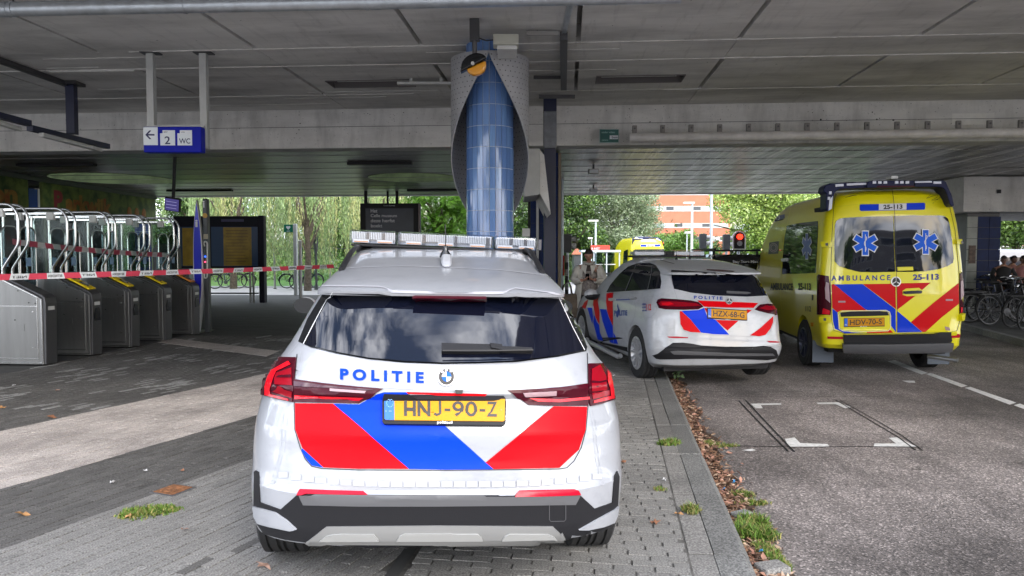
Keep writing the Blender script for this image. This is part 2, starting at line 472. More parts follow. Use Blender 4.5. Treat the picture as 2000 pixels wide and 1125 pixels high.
text_navy = M('text_navy', (.01,.025,.2), .4)
sign_blue = M('sign_blue', (.003,.010,.34), .45, ior=1.25)
sign_white = M('sign_white', (.72,.76,.80), .4)
sign_navy = M('sign_navy', (.004,.008,.08), .4)
clear_glass = clear_mat('clear_glass', (.90,.95,.94), .006)
smoke_glass = clear_mat('smoke_glass', (.42,.48,.50), .006)
lens = clear_mat('clear_lens', (.93,.95,.98), .06, .12)
skin = M('skin', (.42,.22,.15), .5, var=.08)
# ================================================================== THE VIADUCT
TH = R(-4.2)                                     # the deck runs slightly askew to the view
ZC, ZS = 4.5, 3.73                               # underside of the deck, underside of the low slab
YA, YB, YC, YBM, YFAR = 10.34, 11.3, 13.35, 14.7, 26.3
YEDGE = 3.4
joints = [-25.4,-23.05,-20.7,-18.35,-16.0,-13.6,-11.3,-9.05,-6.7,-4.38,-2.02,.15,2.3,4.65,7.0,9.35,11.7,14.0,16.3,18.6,20.9,23.2,25.5]
deck = thing('viaduct_deck', 'grey concrete deck of flat precast panels with pale joints, overhead across the foreground', 'viaduct', rot=(0,0,TH))
def dloc(p):                                      # world -> deck frame
    return Matrix.Rotation(-TH, 3, 'Z') @ Vector(p)
MB().box(-25.4, 25.5, YEDGE, YBM+.3, ZC+.26, ZC+1.1).build('deck_slab', concrete, deck)
MB().box(-25.4, 25.5, YEDGE-.35, YEDGE-.01, ZC-.12, ZC+1.5).build('edge_beam', concrete_beam, deck, bevel=.02)
rows = [(YEDGE, YA, True, 3), (YA, YB, False, 0), (YB, YC, True, 0), (YC, YBM, False, 0)]
recess = [dloc(G(725, 163, ZC)), dloc(G(1249, 154, ZC))]
rw, rl = (.72, .26)
for ri_, (y0, y1, cut, _) in enumerate(rows):
    xs = joints if cut else joints[::3] + [joints[-1]]
    segs_ = [(y0, y1)] if ri_ else [(y0, y0+3.3), (y0+3.3, y1)]
    for (ya, yb) in segs_:
        for a, b in zip(xs[:-1], xs[1:]):
            if b - a < .1: continue
            g = .032 if cut else .006
            dz = random.uniform(-.004, .004)
            hole = [q for q in recess if a < q.x < b and ya < q.y < yb]
            mb = MB()
            x0, x1, p0, p1 = a+g, b-g, ya+.006, yb-.006
            if hole:
                q = hole[0]; hx0, hx1, hy0, hy1 = q.x-rw, q.x+rw, q.y-rl, q.y+rl
                hx0 = max(hx0, x0+.05); hx1 = min(hx1, x1-.05)
                mb.box(x0, x1, p0, hy0, ZC+dz, ZC+.25); mb.box(x0, x1, hy1, p1, ZC+dz, ZC+.25)
                mb.box(x0, hx0, hy0, hy1, ZC+dz, ZC+.25); mb.box(hx1, x1, hy0, hy1, ZC+dz, ZC+.25)
            else: mb.box(x0, x1, p0, p1, ZC+dz, ZC+.25)
            mb.build('panel', concrete, deck)
            if hole:
                q = hole[0]
                l = MB(); l.box(hx0+.002, hx1-.002, hy1-.03, hy1-.002, ZC-.012, ZC+.2); l.box(hx0+.002, hx1-.002, hy0+.002, hy0+.012, ZC-.016, ZC+.1)
                l.box(hx0, hx0+.02, hy0+.02, hy1-.04, ZC-.012, ZC+.2); l.box(hx1-.02, hx1, hy0+.02, hy1-.04, ZC-.012, ZC+.2)
                l.build('recess_liner', M('recess_liner', (.13,.12,.12), .7), deck)
                MB().cyl((hx0+.1, hy1-.14, ZC+.08), (hx1-.1, hy1-.14, ZC+.08), .019, n=8).build('lamp_tube', light_paint, deck)
for yy, w_ in ((YA, .018), (YB, .016), (YC, .010)):
    x = -25.3
    while x < 25.3:
        l_ = random.uniform(1.6, 5.0); k = random.uniform(.5, 1)
        if random.random() < (.92 if yy < 13 else .7): MB().box(x, x+l_-.01, yy-w_*k, yy+w_*k, ZC-.012, ZC+.02).build('joint_sealant', seal_white, deck)
        x += l_

low = thing('viaduct_slab', 'low dark concrete slab with board marks and a pale downstand face, behind the deck', 'viaduct', rot=(0,0,TH))
streak = bpy.data.materials.new('board_marked'); streak.use_nodes = True
_t = streak.node_tree; _b = _t.nodes['Principled BSDF']; _N = _t.nodes.new; _K = _t.links.new
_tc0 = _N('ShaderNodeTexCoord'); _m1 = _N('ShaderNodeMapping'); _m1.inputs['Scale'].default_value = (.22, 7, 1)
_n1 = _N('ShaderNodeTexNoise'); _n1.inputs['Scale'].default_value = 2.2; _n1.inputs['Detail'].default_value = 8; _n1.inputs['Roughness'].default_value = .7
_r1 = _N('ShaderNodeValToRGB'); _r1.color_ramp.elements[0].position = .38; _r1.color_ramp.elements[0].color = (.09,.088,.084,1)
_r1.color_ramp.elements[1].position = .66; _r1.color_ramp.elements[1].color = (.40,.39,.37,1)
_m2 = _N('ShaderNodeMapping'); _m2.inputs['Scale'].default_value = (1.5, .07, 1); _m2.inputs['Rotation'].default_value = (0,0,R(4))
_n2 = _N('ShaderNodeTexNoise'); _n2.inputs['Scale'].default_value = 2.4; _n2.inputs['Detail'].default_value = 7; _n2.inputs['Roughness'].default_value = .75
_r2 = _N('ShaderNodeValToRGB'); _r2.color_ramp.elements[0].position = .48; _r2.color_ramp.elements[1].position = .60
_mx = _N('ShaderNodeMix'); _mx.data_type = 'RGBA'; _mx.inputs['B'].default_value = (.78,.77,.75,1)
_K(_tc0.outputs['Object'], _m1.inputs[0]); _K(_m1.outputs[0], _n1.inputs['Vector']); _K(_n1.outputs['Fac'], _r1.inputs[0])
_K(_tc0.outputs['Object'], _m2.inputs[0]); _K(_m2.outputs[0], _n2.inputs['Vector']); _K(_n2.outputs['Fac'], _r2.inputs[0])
# whitish streaks paint reflected light into the soffit colour, only over the road
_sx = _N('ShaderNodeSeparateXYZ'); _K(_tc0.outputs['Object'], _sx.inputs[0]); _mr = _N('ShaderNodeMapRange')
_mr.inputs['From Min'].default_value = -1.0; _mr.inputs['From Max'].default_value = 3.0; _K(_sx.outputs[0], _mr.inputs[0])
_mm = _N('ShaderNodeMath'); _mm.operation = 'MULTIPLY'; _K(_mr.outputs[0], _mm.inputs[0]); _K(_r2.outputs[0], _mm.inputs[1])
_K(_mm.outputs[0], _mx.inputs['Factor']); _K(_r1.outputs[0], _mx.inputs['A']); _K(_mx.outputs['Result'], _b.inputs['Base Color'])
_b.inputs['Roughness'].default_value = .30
_bp = _N('ShaderNodeBump'); _bp.inputs['Strength'].default_value = .35; _bp.inputs['Distance'].default_value = .03
_K(_n1.outputs['Fac'], _bp.inputs['Height']); _K(_bp.outputs[0], _b.inputs['Normal'])
MB().box(-25.4, 25.5, YBM, YBM+.5, ZS, ZC+1.0).build('downstand', concrete_beam, low, bevel=.01)
MB().box(-25.4, 25.5, YBM-.012, YBM-.001, ZS+.42, ZS+.426).build('board_line', dark_gap, low)
holes = [dloc(G(808, 347, ZS)), dloc(G(222, 349, ZS))]
def slab_with_holes():
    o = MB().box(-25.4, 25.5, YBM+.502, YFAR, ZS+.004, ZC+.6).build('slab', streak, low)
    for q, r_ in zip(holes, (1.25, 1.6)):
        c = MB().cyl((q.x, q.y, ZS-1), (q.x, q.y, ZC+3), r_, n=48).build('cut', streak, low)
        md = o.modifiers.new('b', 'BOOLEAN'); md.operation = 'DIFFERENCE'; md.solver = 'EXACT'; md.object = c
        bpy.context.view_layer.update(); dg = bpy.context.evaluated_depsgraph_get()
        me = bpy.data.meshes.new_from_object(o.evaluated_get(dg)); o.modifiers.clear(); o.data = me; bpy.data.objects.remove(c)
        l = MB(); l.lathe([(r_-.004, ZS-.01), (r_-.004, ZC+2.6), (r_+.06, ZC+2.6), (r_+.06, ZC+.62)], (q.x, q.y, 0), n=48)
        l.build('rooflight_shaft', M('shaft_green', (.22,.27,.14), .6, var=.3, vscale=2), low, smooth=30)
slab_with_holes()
mb = MB()
for y in np.arange(YBM+1.1, YFAR-.2, 1.15): mb.box(-25.4, 25.5, y, y+.012, ZS-.006, ZS+.006)
mb.build('board_ridge', streak, low)
for (px, py, w_) in ((742, 316, 1.5), (855, 369, 2.0), (390, 370, 2.2), (110, 319, 1.9)):     # unlit strip lamps under the slab
    q = dloc(G(px, py, ZS)); MB().box(q.x-w_/2, q.x+w_/2, q.y-.08, q.y+.08, ZS-.07, ZS-.008).build('strip_lamp', black_plastic, low)
MB().box(-25.4, 25.5, YFAR+.002, YFAR+.4, ZS-.02, ZC+1.2).build('far_edge', concrete_beam, low)
# side beam and its prop on the right, beyond the road
sb = thing('side_beam', 'dark concrete cross beam resting on the tiled pier at the right of the road', 'beam')
q0 = at(1868, 415, 20.5)
MB().box(q0.x, q0.x+14, 20.2, 25.6, q0.z, ZS-.02).build('beam_body', concrete_beam, sb, bevel=.02)
MB().box(q0.x+.9, q0.x+1.0, 20.17, 20.199, q0.z+.5, q0.z+.6).build('vent_hole', dark_gap, sb)
pr = thing('pier', 'square pier with one pale and one navy tiled face, at the right beside the bicycles', 'pillar')
pa = at(1886, 610, 20.6); pb = at(1906, 610, 20.6); pc = at(1951, 610, 20.6)
MB().box(pa.x+.02, pc.x-.02, 20.66, 21.6, -.12, q0.z-.002).build('core', dark_paint, pr)
tw = M('tile_pale', (.30,.32,.29), .45, var=.12, vscale=3); tnv = M('tile_navy', (.005,.018,.085), .5, ior=1.3, var=.2, vscale=3)
nz_ = 9; hh = (q0.z - .0)/nz_
for k in range(nz_):
    for (a, b, mt, nn) in ((pa.x, pb.x, tw, 1), (pb.x, pc.x, tnv, 2)):
        for j in range(nn):
            x0 = a + (b-a)*j/nn; x1 = a + (b-a)*(j+1)/nn
            MB().box(x0+.006, x1-.006, 20.62, 20.66, -.1+k*hh+.006, -.1+(k+1)*hh-.006).build('tile', mt, pr)
MB().box(pa.x+.05, pb.x-.05, 20.6, 20.619, 1.35, 1.85).build('notice', M('notice_brown', (.12,.08,.06), .6, var=.4, vscale=12), pr)

# ------------------------------------------------------------------ blue tiled column with its sheet-metal collar
CY = 10.5; cc = at(957, 300, CY); CX = cc.x
colm = thing('tiled_column', 'round column clad in upright glossy blue tiles, in the middle behind the nearest police car', 'column', (CX, CY, 0))
Rc = .335; MB().cyl((0,0,-.1), (0,0,ZC-.01), Rc-.012, n=48).build('core', M('grout', (.60,.66,.76), .8), colm, smooth=30)
tmat = [M('tile_blue%d' % i, c, .1, coat=.4, var=.04) for i, c in enumerate([(.12,.23,.50), (.15,.28,.56), (.10,.20,.45)])]
nT, th_ = 24, .288
def tile_mesh(mat):
    mb = MB(); a = 2*PI/nT/2*.91; h = th_/2-.004; vs = []
    for aa in (-a, 0, a):
        for r_ in (Rc-.01, Rc):
            for z in (-h, h): vs.append((r_*math.sin(aa), -r_*math.cos(aa), z))
    fs = []
    for i in range(2):
        o = i*4; fs += [(o+2, o+6, o+7, o+3), (o+1, o+5, o+7, o+3)[::1], (o, o+4, o+6, o+2)]
    fs += [(0, 1, 3, 2), (8, 9, 11, 10)]
    mb.add(vs, fs); me = mb.mesh('tile', 0); me.materials.append(mat); return me
tmes = [tile_mesh(m) for m in tmat]
lowv = MB()
for r_ in range(16):
    zc_ = th_*(r_+.5) - .1
    for k in range(nT):
        ang = 2*PI*(k+.5)/nT
        if r_ >= 4:
            o = bpy.data.objects.new('tile', random.choice(tmes)); COL.objects.link(o); o.parent = colm
            o.location = (0, 0, zc_); o.rotation_euler = (0, 0, ang)
        else:
            c, s_ = math.cos(ang), math.sin(ang); a = PI/nT*.93
            lowv.cbox(((Rc-.007)*math.sin(ang), -(Rc-.007)*math.cos(ang), zc_), (2*Rc*math.sin(a), .014, th_-.008), Matrix.Rotation(ang, 3, 'Z'))
lowv.build('lower_tiles', tmat[0], colm, kind='stuff')
collar = thing('perforated_collar', 'grey perforated metal sleeve cut on a slant round the top of the blue column', 'cladding', (CX, CY, 0))
Rs = .545; zt = at(957, 98, CY-Rs).z
def zlow(phi):                                    # lower edge: at the ceiling in front, lowest at the back
    a = abs(phi)/PI; return zt - .03 - 2.55*(a**.88)
nphi = 96; vs = []; fs = []
for i in range(nphi+1):
    phi = -PI + 2*PI*i/nphi
    for r_ in (Rs, Rs-.012):
        for j in range(13):
            z = zt + (zlow(phi) - zt)*j/12
            vs.append((r_*math.sin(phi), -r_*math.cos(phi), z))
for i in range(nphi):
    o, p = i*26, (i+1)*26
    for j in range(12):
        fs.append((o+j, p+j, p+j+1, o+j+1)); fs.append((o+13+j, p+13+j, p+14+j, o+14+j))
    fs.append((o+12, p+12, p+25, o+25)); fs.append((o, p, p+13, o+13))
MB().add(vs, fs).build('sheet', M('sheet_grey', (.40,.40,.415), .5, metal=.25, var=.08, vscale=3), collar, smooth=40)
pf = MB(); step = .075
for j in range(36):
    z = zt - .05 - j*step*.9
    nn = int(2*PI*Rs/step)
    for i in range(nn):
        phi = -PI + 2*PI*(i + (.5 if j % 2 else 0))/nn
        if z > zlow(phi) + .05:
            for r_, sg in ((Rs+.0015, 1), (Rs-.0135, -1)):
                c = Vector((r_*math.sin(phi), -r_*math.cos(phi), z)); ux = Vector((math.cos(phi), math.sin(phi), 0)); rr = .0085
                pf.add([c + ux*rr*math.cos(a) + Vector((0,0,1))*rr*math.sin(a) for a in [k*PI/3 for k in range(6)]], [tuple(range(6))])
pf.build('perforations', dark_gap, collar, kind='stuff')

# dark blue tiled wall pier behind the column, with a grey box
wp = thing('wall_pier', 'dark navy tiled wall pier behind the blue column, beside the road', 'pillar')
a0 = at(1036, 500, 15.6); a1 = at(1090, 500, 15.6)
MB().box(a0.x, a1.x, 15.63, 18.2, -.1, ZS).build('core', dark_gap, wp)
for k in range(13):
    for j in range(3):
        x0 = a0.x + (a1.x-a0.x)*j/3; MB().box(x0+.004, x0+(a1.x-a0.x)/3-.004, 15.6, 15.628, -.1+k*.294+.004, -.1+(k+1)*.294-.004).build('tile', tnv, wp)
MB().box(a1.x-.002, a1.x+.06, 15.56, 15.66, -.1, ZS-.01).build('corner_angle', M('bronze', (.17,.14,.10), .5, metal=.3), wp)
MB().box(a0.x+.12, a0.x+.17, 15.53, 15.59, -.1, ZS-.01).build('corner_angle', grey_paint, wp)
gb = thing('service_cabinet', 'grey sheet metal service box with slanted side, fixed high beside the blue column', 'box')
b0 = at(1036, 290, 12.2); b1 = at(1052, 382, 12.2)
MB().prism([(b0.x-.1, b0.z), (b1.x+.02, b0.z), (b1.x+.02, b1.z+.02), (b0.x-.1, b1.z-.02)], 12.2, 13.6, 'xz').build('box_body', grey_paint, gb, bevel=.01)
MB().prism([(b1.x+.024, b0.z-.02), (b1.x+.09, b0.z-.1), (b1.x+.2, b1.z-.3), (b1.x+.024, b1.z+.04)], 12.24, 14.2, 'xz').build('side_panel', concrete_beam, gb)
c2 = thing('small_switch_box', 'small grey switch box low on the blue column pier', 'box')
s0 = at(1020, 446, 12.0); s1 = at(1035, 462, 12.0)
MB().box(s0.x, s1.x, 12.0, 12.12, s1.z, s0.z).build('box_body', grey_paint, c2, bevel=.006)
MB().box(s0.x+.05, s0.x+.07, 12.05, 12.09, -.05, s1.z-.002).build('conduit', grey_paint, c2)

# ------------------------------------------------------------------ things under the deck
lamp = thing('hooded_lamp', 'amber warning lamp with a black hood hanging from the ceiling in front of the column', 'lamp')
LY = 9.3; p = at(927, 130, LY); tp = at(927, 72, LY)
MB().box(tp.x-.06, tp.x+.06, LY-.06, LY+.06, tp.z-.05, ZC-.006).build('bracket', steel_dark, lamp, bevel=.006)
MB().cyl((tp.x, LY, tp.z-.05), (tp.x, LY, p.z+.09), .03, n=10).build('stem', grey_plastic, lamp, smooth=40)
rot = Matrix.Rotation(R(-25), 3, 'Y')
hood = []; gl = []
for k in range(13):
    a = PI*k/12; hood.append((.17*math.cos(a), .13*math.sin(a)))
    a2 = PI + PI*k/12; gl.append((.13*math.cos(a2)+.03, .125*math.sin(a2)))
h = MB().prism([( -.20, -.015)] + hood[::-1][1:] + [], -.07, .07, 'xz'); h.v = [tuple(rot @ Vector(q) + Vector((p.x, LY, p.z+.015))) for q in h.v]
h.build('hood', black_gloss, lamp, bevel=.02, segs=3)
g_ = MB().prism(gl, -.055, .055, 'xz'); g_.v = [tuple(rot @ Vector(q) + Vector((p.x-.01, LY, p.z-.0))) for q in g_.v]
g_.build('amber_lens', M('amber', (.85,.36,.02), .25, coat=.6), lamp, bevel=.03, segs=3)
MB().cyl((p.x-.02, LY-.085, p.z+.02), (p.x-.02, LY-.06, p.z+.02), .022, n=12).build('pivot', light_paint, lamp)
jb = thing('junction_box', 'cream junction box on the ceiling just above the blue column', 'box')
j0 = at(963, 66, 9.4); j1 = at(1013, 94, 9.4)
MB().box(j0.x, j1.x, 9.4, 9.62, j1.z+.05, j0.z).build('box_body', M('cream', (.55,.55,.47), .5), jb, bevel=.008)
MB().box(j0.x+.02, j1.x-.02, 9.385, 9.399, j1.z+.07, j0.z-.03).build('lid', M('cream', (.55,.55,.47), .5), jb, bevel=.004)
MB().box(j0.x+.05, j1.x-.02, 9.45, 9.9, j1.z+.0, j1.z+.048).build('tray', light_paint, jb)
MB().tube([(tp.x+.05, LY+.01, tp.z-.01), ((tp.x+j0.x)/2+.03, 9.36, tp.z-.03), (j0.x+.01, 9.45, j0.z-.06)], .008, n=6).build('cable', ink, jb)
tl = thing('strip_light', 'short white fluorescent batten on the ceiling left of the column', 'lamp')
t0 = at(775, 137, 12.3); t1 = at(882, 137, 12.3)
MB().box(t0.x, t1.x, 12.3, 12.4, ZC-.11, ZC-.07).build('batten', light_paint, tl, bevel=.006)
MB().box(t0.x+.2, t0.x+.25, 12.33, 12.37, ZC-.069, ZC).build('bracket', grey_paint, tl); MB().box(t1.x-.2, t1.x-.15, 12.33, 12.37, ZC-.069, ZC).build('bracket', grey_paint, tl)
# cable trunking right of the column
tr = thing('cable_trunking', 'dark steel cable trunking with cross arms on the ceiling right of the column', 'trunking')
u0 = G(1101, 70, ZC-.08); u1 = G(1101, 178, ZC-.16)
MB().bar((u0.x, u0.y, ZC-.08), (u1.x, u1.y, ZC-.10), .10, .10).build('channel', steel_dark, tr)
MB().bar((u0.x, 7.0, ZC-.035), (u0.x, u0.y-.06, ZC-.035), .06, .06).build('channel', galv, tr)
v0 = G(1028, 74, ZC-.05); MB().bar((v0.x, u0.y, ZC-.05), (u0.x-.06, u0.y, ZC-.05), .04, .05).build('cross_arm', M('arm_grey', (.30,.29,.28), .5), tr)
v1 = G(1040, 168, ZC-.05); MB().bar((v1.x, u1.y-.5, ZC-.05), (u1.x-.06, u1.y-.5, ZC-.05), .04, .05).build('cross_arm', steel_dark, tr)
v2 = G(1125, 183, ZC-.12); MB().bar((u1.x-.4, v2.y, ZC-.17), (u1.x+.22, v2.y, ZC-.17), .05, .06).build('cross_arm', steel_dark, tr)
dp = thing('drain_pipe', 'dark square downpipe with a grey zinc sleeve against the concrete beam right of the column', 'pipe')
w0 = at(1062, 186, 13.6); w1 = at(1087, 292, 13.6)
zz1, zz2 = at(1075, 217, 13.6).z, at(1075, 290, 13.6).z
MB().box(w0.x, w1.x, 13.6, 13.8, zz1+.002, ZC-.01).build('upper_pipe', navy_paint, dp)
MB().box(w0.x, w1.x, 13.58, 13.82, zz2, zz1).build('zinc_sleeve', M('zinc', (.17,.18,.20), .5, metal=.4, var=.2, vscale=9), dp, bevel=.02)
MB().box(w0.x+.01, w1.x-.01, 13.6, 13.8, -.1, zz2-.002).build('lower_pipe', navy_paint, dp)

# galvanised duct across the top of the view
duct = thing('galvanised_pipe', 'long galvanised pipe with clamps running under the ceiling along the top left', 'pipe')
g0 = at(-420, 27, 8.35); g1 = at(1330, -8, 7.9); MB().cyl(g0, g1, .076, n=28).build('pipe', galv, duct, smooth=40)
dd = (g1-g0)
for px in (10, 45, 385, 738, 1210, 1400):
    f = (px+420)/1750.0
    if f > .99: continue
    c = g0 + dd*f; u = dd.normalized()
    MB().lathe([(.079,-.012),(.084,-.012),(.084,.012),(.079,.012)], axis='x', n=28).xf(Matrix.Translation(c) @ Vector((1,0,0)).rotation_difference(u).to_matrix().to_4x4()).build('clamp', galv, duct, smooth=40)
    MB().cyl(c + Vector((0,0,.08)), (c.x, c.y, ZC-.002), .012, n=8).build('hanger', steel_dark, duct)
    if px in (10, 738): MB().lathe([(.079,-.05),(.082,-.05),(.082,.05),(.079,.05)], axis='x', n=28).xf(Matrix.Translation(c+u*.1) @ Vector((1,0,0)).rotation_difference(u).to_matrix().to_4x4()).build('coupling', galv, duct, smooth=40)
# grey pipe along the beam over the road
bp_ = thing('beam_pipe', 'long grey pipe on small brackets along the lower edge of the beam over the road', 'pipe')
h0 = at(1230, 269, 14.28); h1 = at(2400, 254, 13.05); MB().cyl(h0, h1, .088, n=24).build('pipe', M('pipe_grey', (.62,.60,.58), .5, var=.15, vscale=3), bp_, smooth=40)
for px in range(1241, 2330, 60):
    f = (px-1230)/1170.0; c = h0 + (h1-h0)*f
    MB().box(c.x-.045, c.x+.045, c.y+.03, c.y+.085, c.z+.05, c.z+.24).build('bracket', M('bracket_grey', (.22,.21,.20), .6), bp_, bevel=.01)
    MB().cyl((c.x, c.y+.022, c.z+.18), (c.x, c.y+.03, c.z+.18), .02, n=8).build('bolt', steel_dark, bp_)
gs = thing('green_notice', 'small dark green safety notice on the beam right of the downpipe', 'sign')
n0 = at(1172, 253, 14.35); n1 = at(1208, 278, 14.35)
MB().box(n0.x-.01, n1.x+.01, 14.36, 14.38, n1.z-.01, n0.z+.01).build('rim', M('pale_mint', (.4,.5,.5), .5), gs)
MB().box(n0.x, n1.x, 14.345, 14.358, n1.z, n0.z).build('board', M('notice_green', (.005,.085,.075), .4), gs)
MB().box(n1.x-.17, n1.x-.01, 14.338, 14.344, n1.z+.06, n1.z+.13).build('label_field', sign_white, gs)
flat_text('lettering', 'base', ink, gs, (n1.x-.13, 14.336, n1.z+.075), (1,0,0), (0,0,1), .11)
flat_text('lettering', 'under video', M('mint', (.3,.5,.46), .5), gs, (n0.x+.03, 14.343, n0.z-.07), (1,0,0), (0,0,1), .25)
flat_text('lettering', 'camera', M('mint', (.3,.5,.46), .5), gs, (n0.x+.03, 14.343, n1.z+.03), (1,0,0), (0,0,1), .12)
for i, (px, py) in enumerate(((1159, 322), (1159, 362))):
    q = G(px, py, ZS); f = thing('floodlight', ('nearer' if i == 0 else 'farther') + ' of two small grey floodlights under the dark slab', 'lamp', (q.x, q.y, ZS), group=None)
    MB().box(-.12, .12, -.1, .1, -.22, -.10).build('housing', grey_paint, f, bevel=.01); MB().box(-.02, .02, -.04, .04, -.099, .002).build('bracket', steel_dark, f)
    MB().box(-.10, .10, -.106, -.101, -.20, -.12).build('lamp_glass', sign_white, f)

# hanging direction sign on the left
hs = thing('direction_sign', 'blue hanging station sign with arrow, 2 and WC on two pale posts', 'sign')
SY = 10.6
q = at(279, 247, SY); q2 = at(385, 296, SY); x0, x1, zt_, zb_ = q.x, q2.x, q.z, q2.z
MB().box(x0, x1+.06, SY+.004, SY+.15, zb_-.01, zt_).build('case', sign_blue, hs, bevel=.012)
for xx in (at(283, 200, SY).x, at(388, 200, SY).x):
    MB().box(xx-.055, xx+.045, SY+.16, SY+.26, zb_+.07, ZC-.02).build('post', grey_paint, hs, bevel=.004)
    MB().box(xx-.13, xx+.13, SY+.13, SY+.29, ZC-.019, ZC-.006).build('foot_plate', steel_dark, hs)
MB().box(x0-.01, x1+.05, SY+.12, SY+.158, zt_+.004, zt_+.04).build('top_rail', grey_paint, hs)
SC = (x1-x0)/106.0
def SP(px, py): return (x0 + (px-279)*SC, zt_ - (py-247)*SC)
def splate(pts, nm='panel'): return MB().prism([SP(*a) for a in pts], SY-.006, SY+.003, 'xz').build(nm, sign_white, hs)
splate([(280,248.5),(308,248.5),(308,283.5),(280,283.5)]); splate([(318,254.5),(342,254.5),(342,284),(313,284),(313,260.5),(318,260.5)])
splate([(352,254.5),(375.5,254.5),(375.5,284),(347,284),(347,260.5),(352,260.5)])
def sp_(pts): return MB().prism([SP(*a) for a in pts], SY-.009, SY-.0065, 'xz').build('arrow', sign_navy, hs)
sp_([(284,263.5),(292,255),(296,255),(289.5,262),(302,262),(302,265),(289.5,265),(296,272),(292,272)])
a = SP(322, 281.5); flat_text('lettering', '2', sign_navy, hs, (a[0], SY-.0075, a[1]), (1,0,0), (0,0,1), 11*SC, 15*SC)
a = SP(350.5, 280.5); flat_text('lettering', 'WC', sign_navy, hs, (a[0], SY-.0075, a[1]), (1,0,0), (0,0,1), 22*SC, 10*SC)
a = SP(320, 259); flat_text('lettering', 'spoor', sign_navy, hs, (a[0], SY-.0075, a[1]), (1,0,0), (0,0,1), 8*SC, 2*SC)
a = SP(354, 259); flat_text('lettering', 'toilet', sign_navy, hs, (a[0], SY-.0075, a[1]), (1,0,0), (0,0,1), 8*SC, 2*SC)
# lamp frame hanging at far left
lf = thing('hanging_lamp_rack', 'dark navy T-shaped hanging frame with two fluorescent lamps at the far left', 'lamp')
TPY = G(139, 160, ZC).y; Tp = at(139, 165, TPY); Tb = at(139, 262, TPY)
MB().box(Tp.x-.07, Tp.x+.07, TPY-.06, TPY+.06, Tb.z, ZC-.06).build('drop_post', navy_paint, lf)
MB().box(Tp.x-.18, Tp.x+.16, TPY-.15, TPY+.15, ZC-.058, ZC-.006).build('ceiling_plate', steel_dark, lf)
MB().bar(G(-60, 97, ZC-.05), Vector((Tp.x-.05, TPY-.1, ZC-.05)), .08, .08).build('ceiling_channel', steel_dark, lf)
zz0 = Tb.z; e0 = G(-80, 205, zz0); e1 = G(56, 241, zz0); e2 = G(210, 286, zz0)
MB().bar(e0, e1, .1, .09).build('carrier_arm', navy_paint, lf); MB().bar(G(58, 250, zz0-.03), e2, .1, .09).build('carrier_arm', navy_paint, lf)
MB().bar(G(-60, 222, zz0-.09), G(38, 252, zz0-.09), .09, .07).build('lamp_housing', light_paint, lf, bevel=.015)
MB().bar(G(80, 263, zz0-.11), G(196, 293, zz0-.11), .09, .07).build('lamp_housing', light_paint, lf, bevel=.015)
cc_ = thing('conduit_run', 'thin pale conduit with clips on the ceiling left of the hanging sign', 'conduit')
k0 = G(95, 140, ZC-.02); k1 = G(262, 138, ZC-.02); MB().cyl((k0.x, k0.y, ZC-.02), (k1.x, k1.y, ZC-.02), .012, n=8).build('tube', light_paint, cc_)
for i in range(4):
    c = k0.lerp(k1, (i+.5)/4); MB().box(c.x-.012, c.x+.012, c.y-.02, c.y+.02, ZC-.035, ZC-.005).build('clip', light_paint, cc_)

# blow holes and spots in the concrete
for par, nm in ((deck, 'blow_holes'),):
    mb = MB()
    for k in range(420):
        x = random.uniform(-9, 10.5); 
        if k % 2: y = random.uniform(8, YBM-.1); c = (x, y, ZC-.0075); u, v = Vector((1,0,0)), Vector((0,1,0))
        else: c = (x, YBM-.0035, random.uniform(ZS+.05, ZC-.03)); u, v = Vector((1,0,0)), Vector((0,0,1))
        r_ = random.uniform(.004, .012)*(1 if random.random() < .93 else 1.8); e = random.uniform(.35, 1)
        mb.add([Vector(c) + u*r_*math.cos(a) + v*r_*e*math.sin(a) for a in [q*PI/3 for q in range(6)]], [tuple(range(6))])
    mb.build(nm, dark_gap, par, kind='stuff')
# hairline ridges left by the formwork
for k in range(9):
    x = random.uniform(-9, 8); y = random.uniform(8.2, 14.4); MB().box(x, x+random.uniform(.8, 3), y, y+.003, ZC-.009, ZC).build('formwork_ridge', seal_white, deck)
patch_ = dloc(at(1930, 222, 13.6)); MB().box(patch_.x-.38, patch_.x+.38, YBM-.006, YBM-.002, patch_.z-.11, patch_.z+.10).build('repair_patch', M('patch_pale', (.75,.74,.71), .8, var=.1, vscale=4), low)
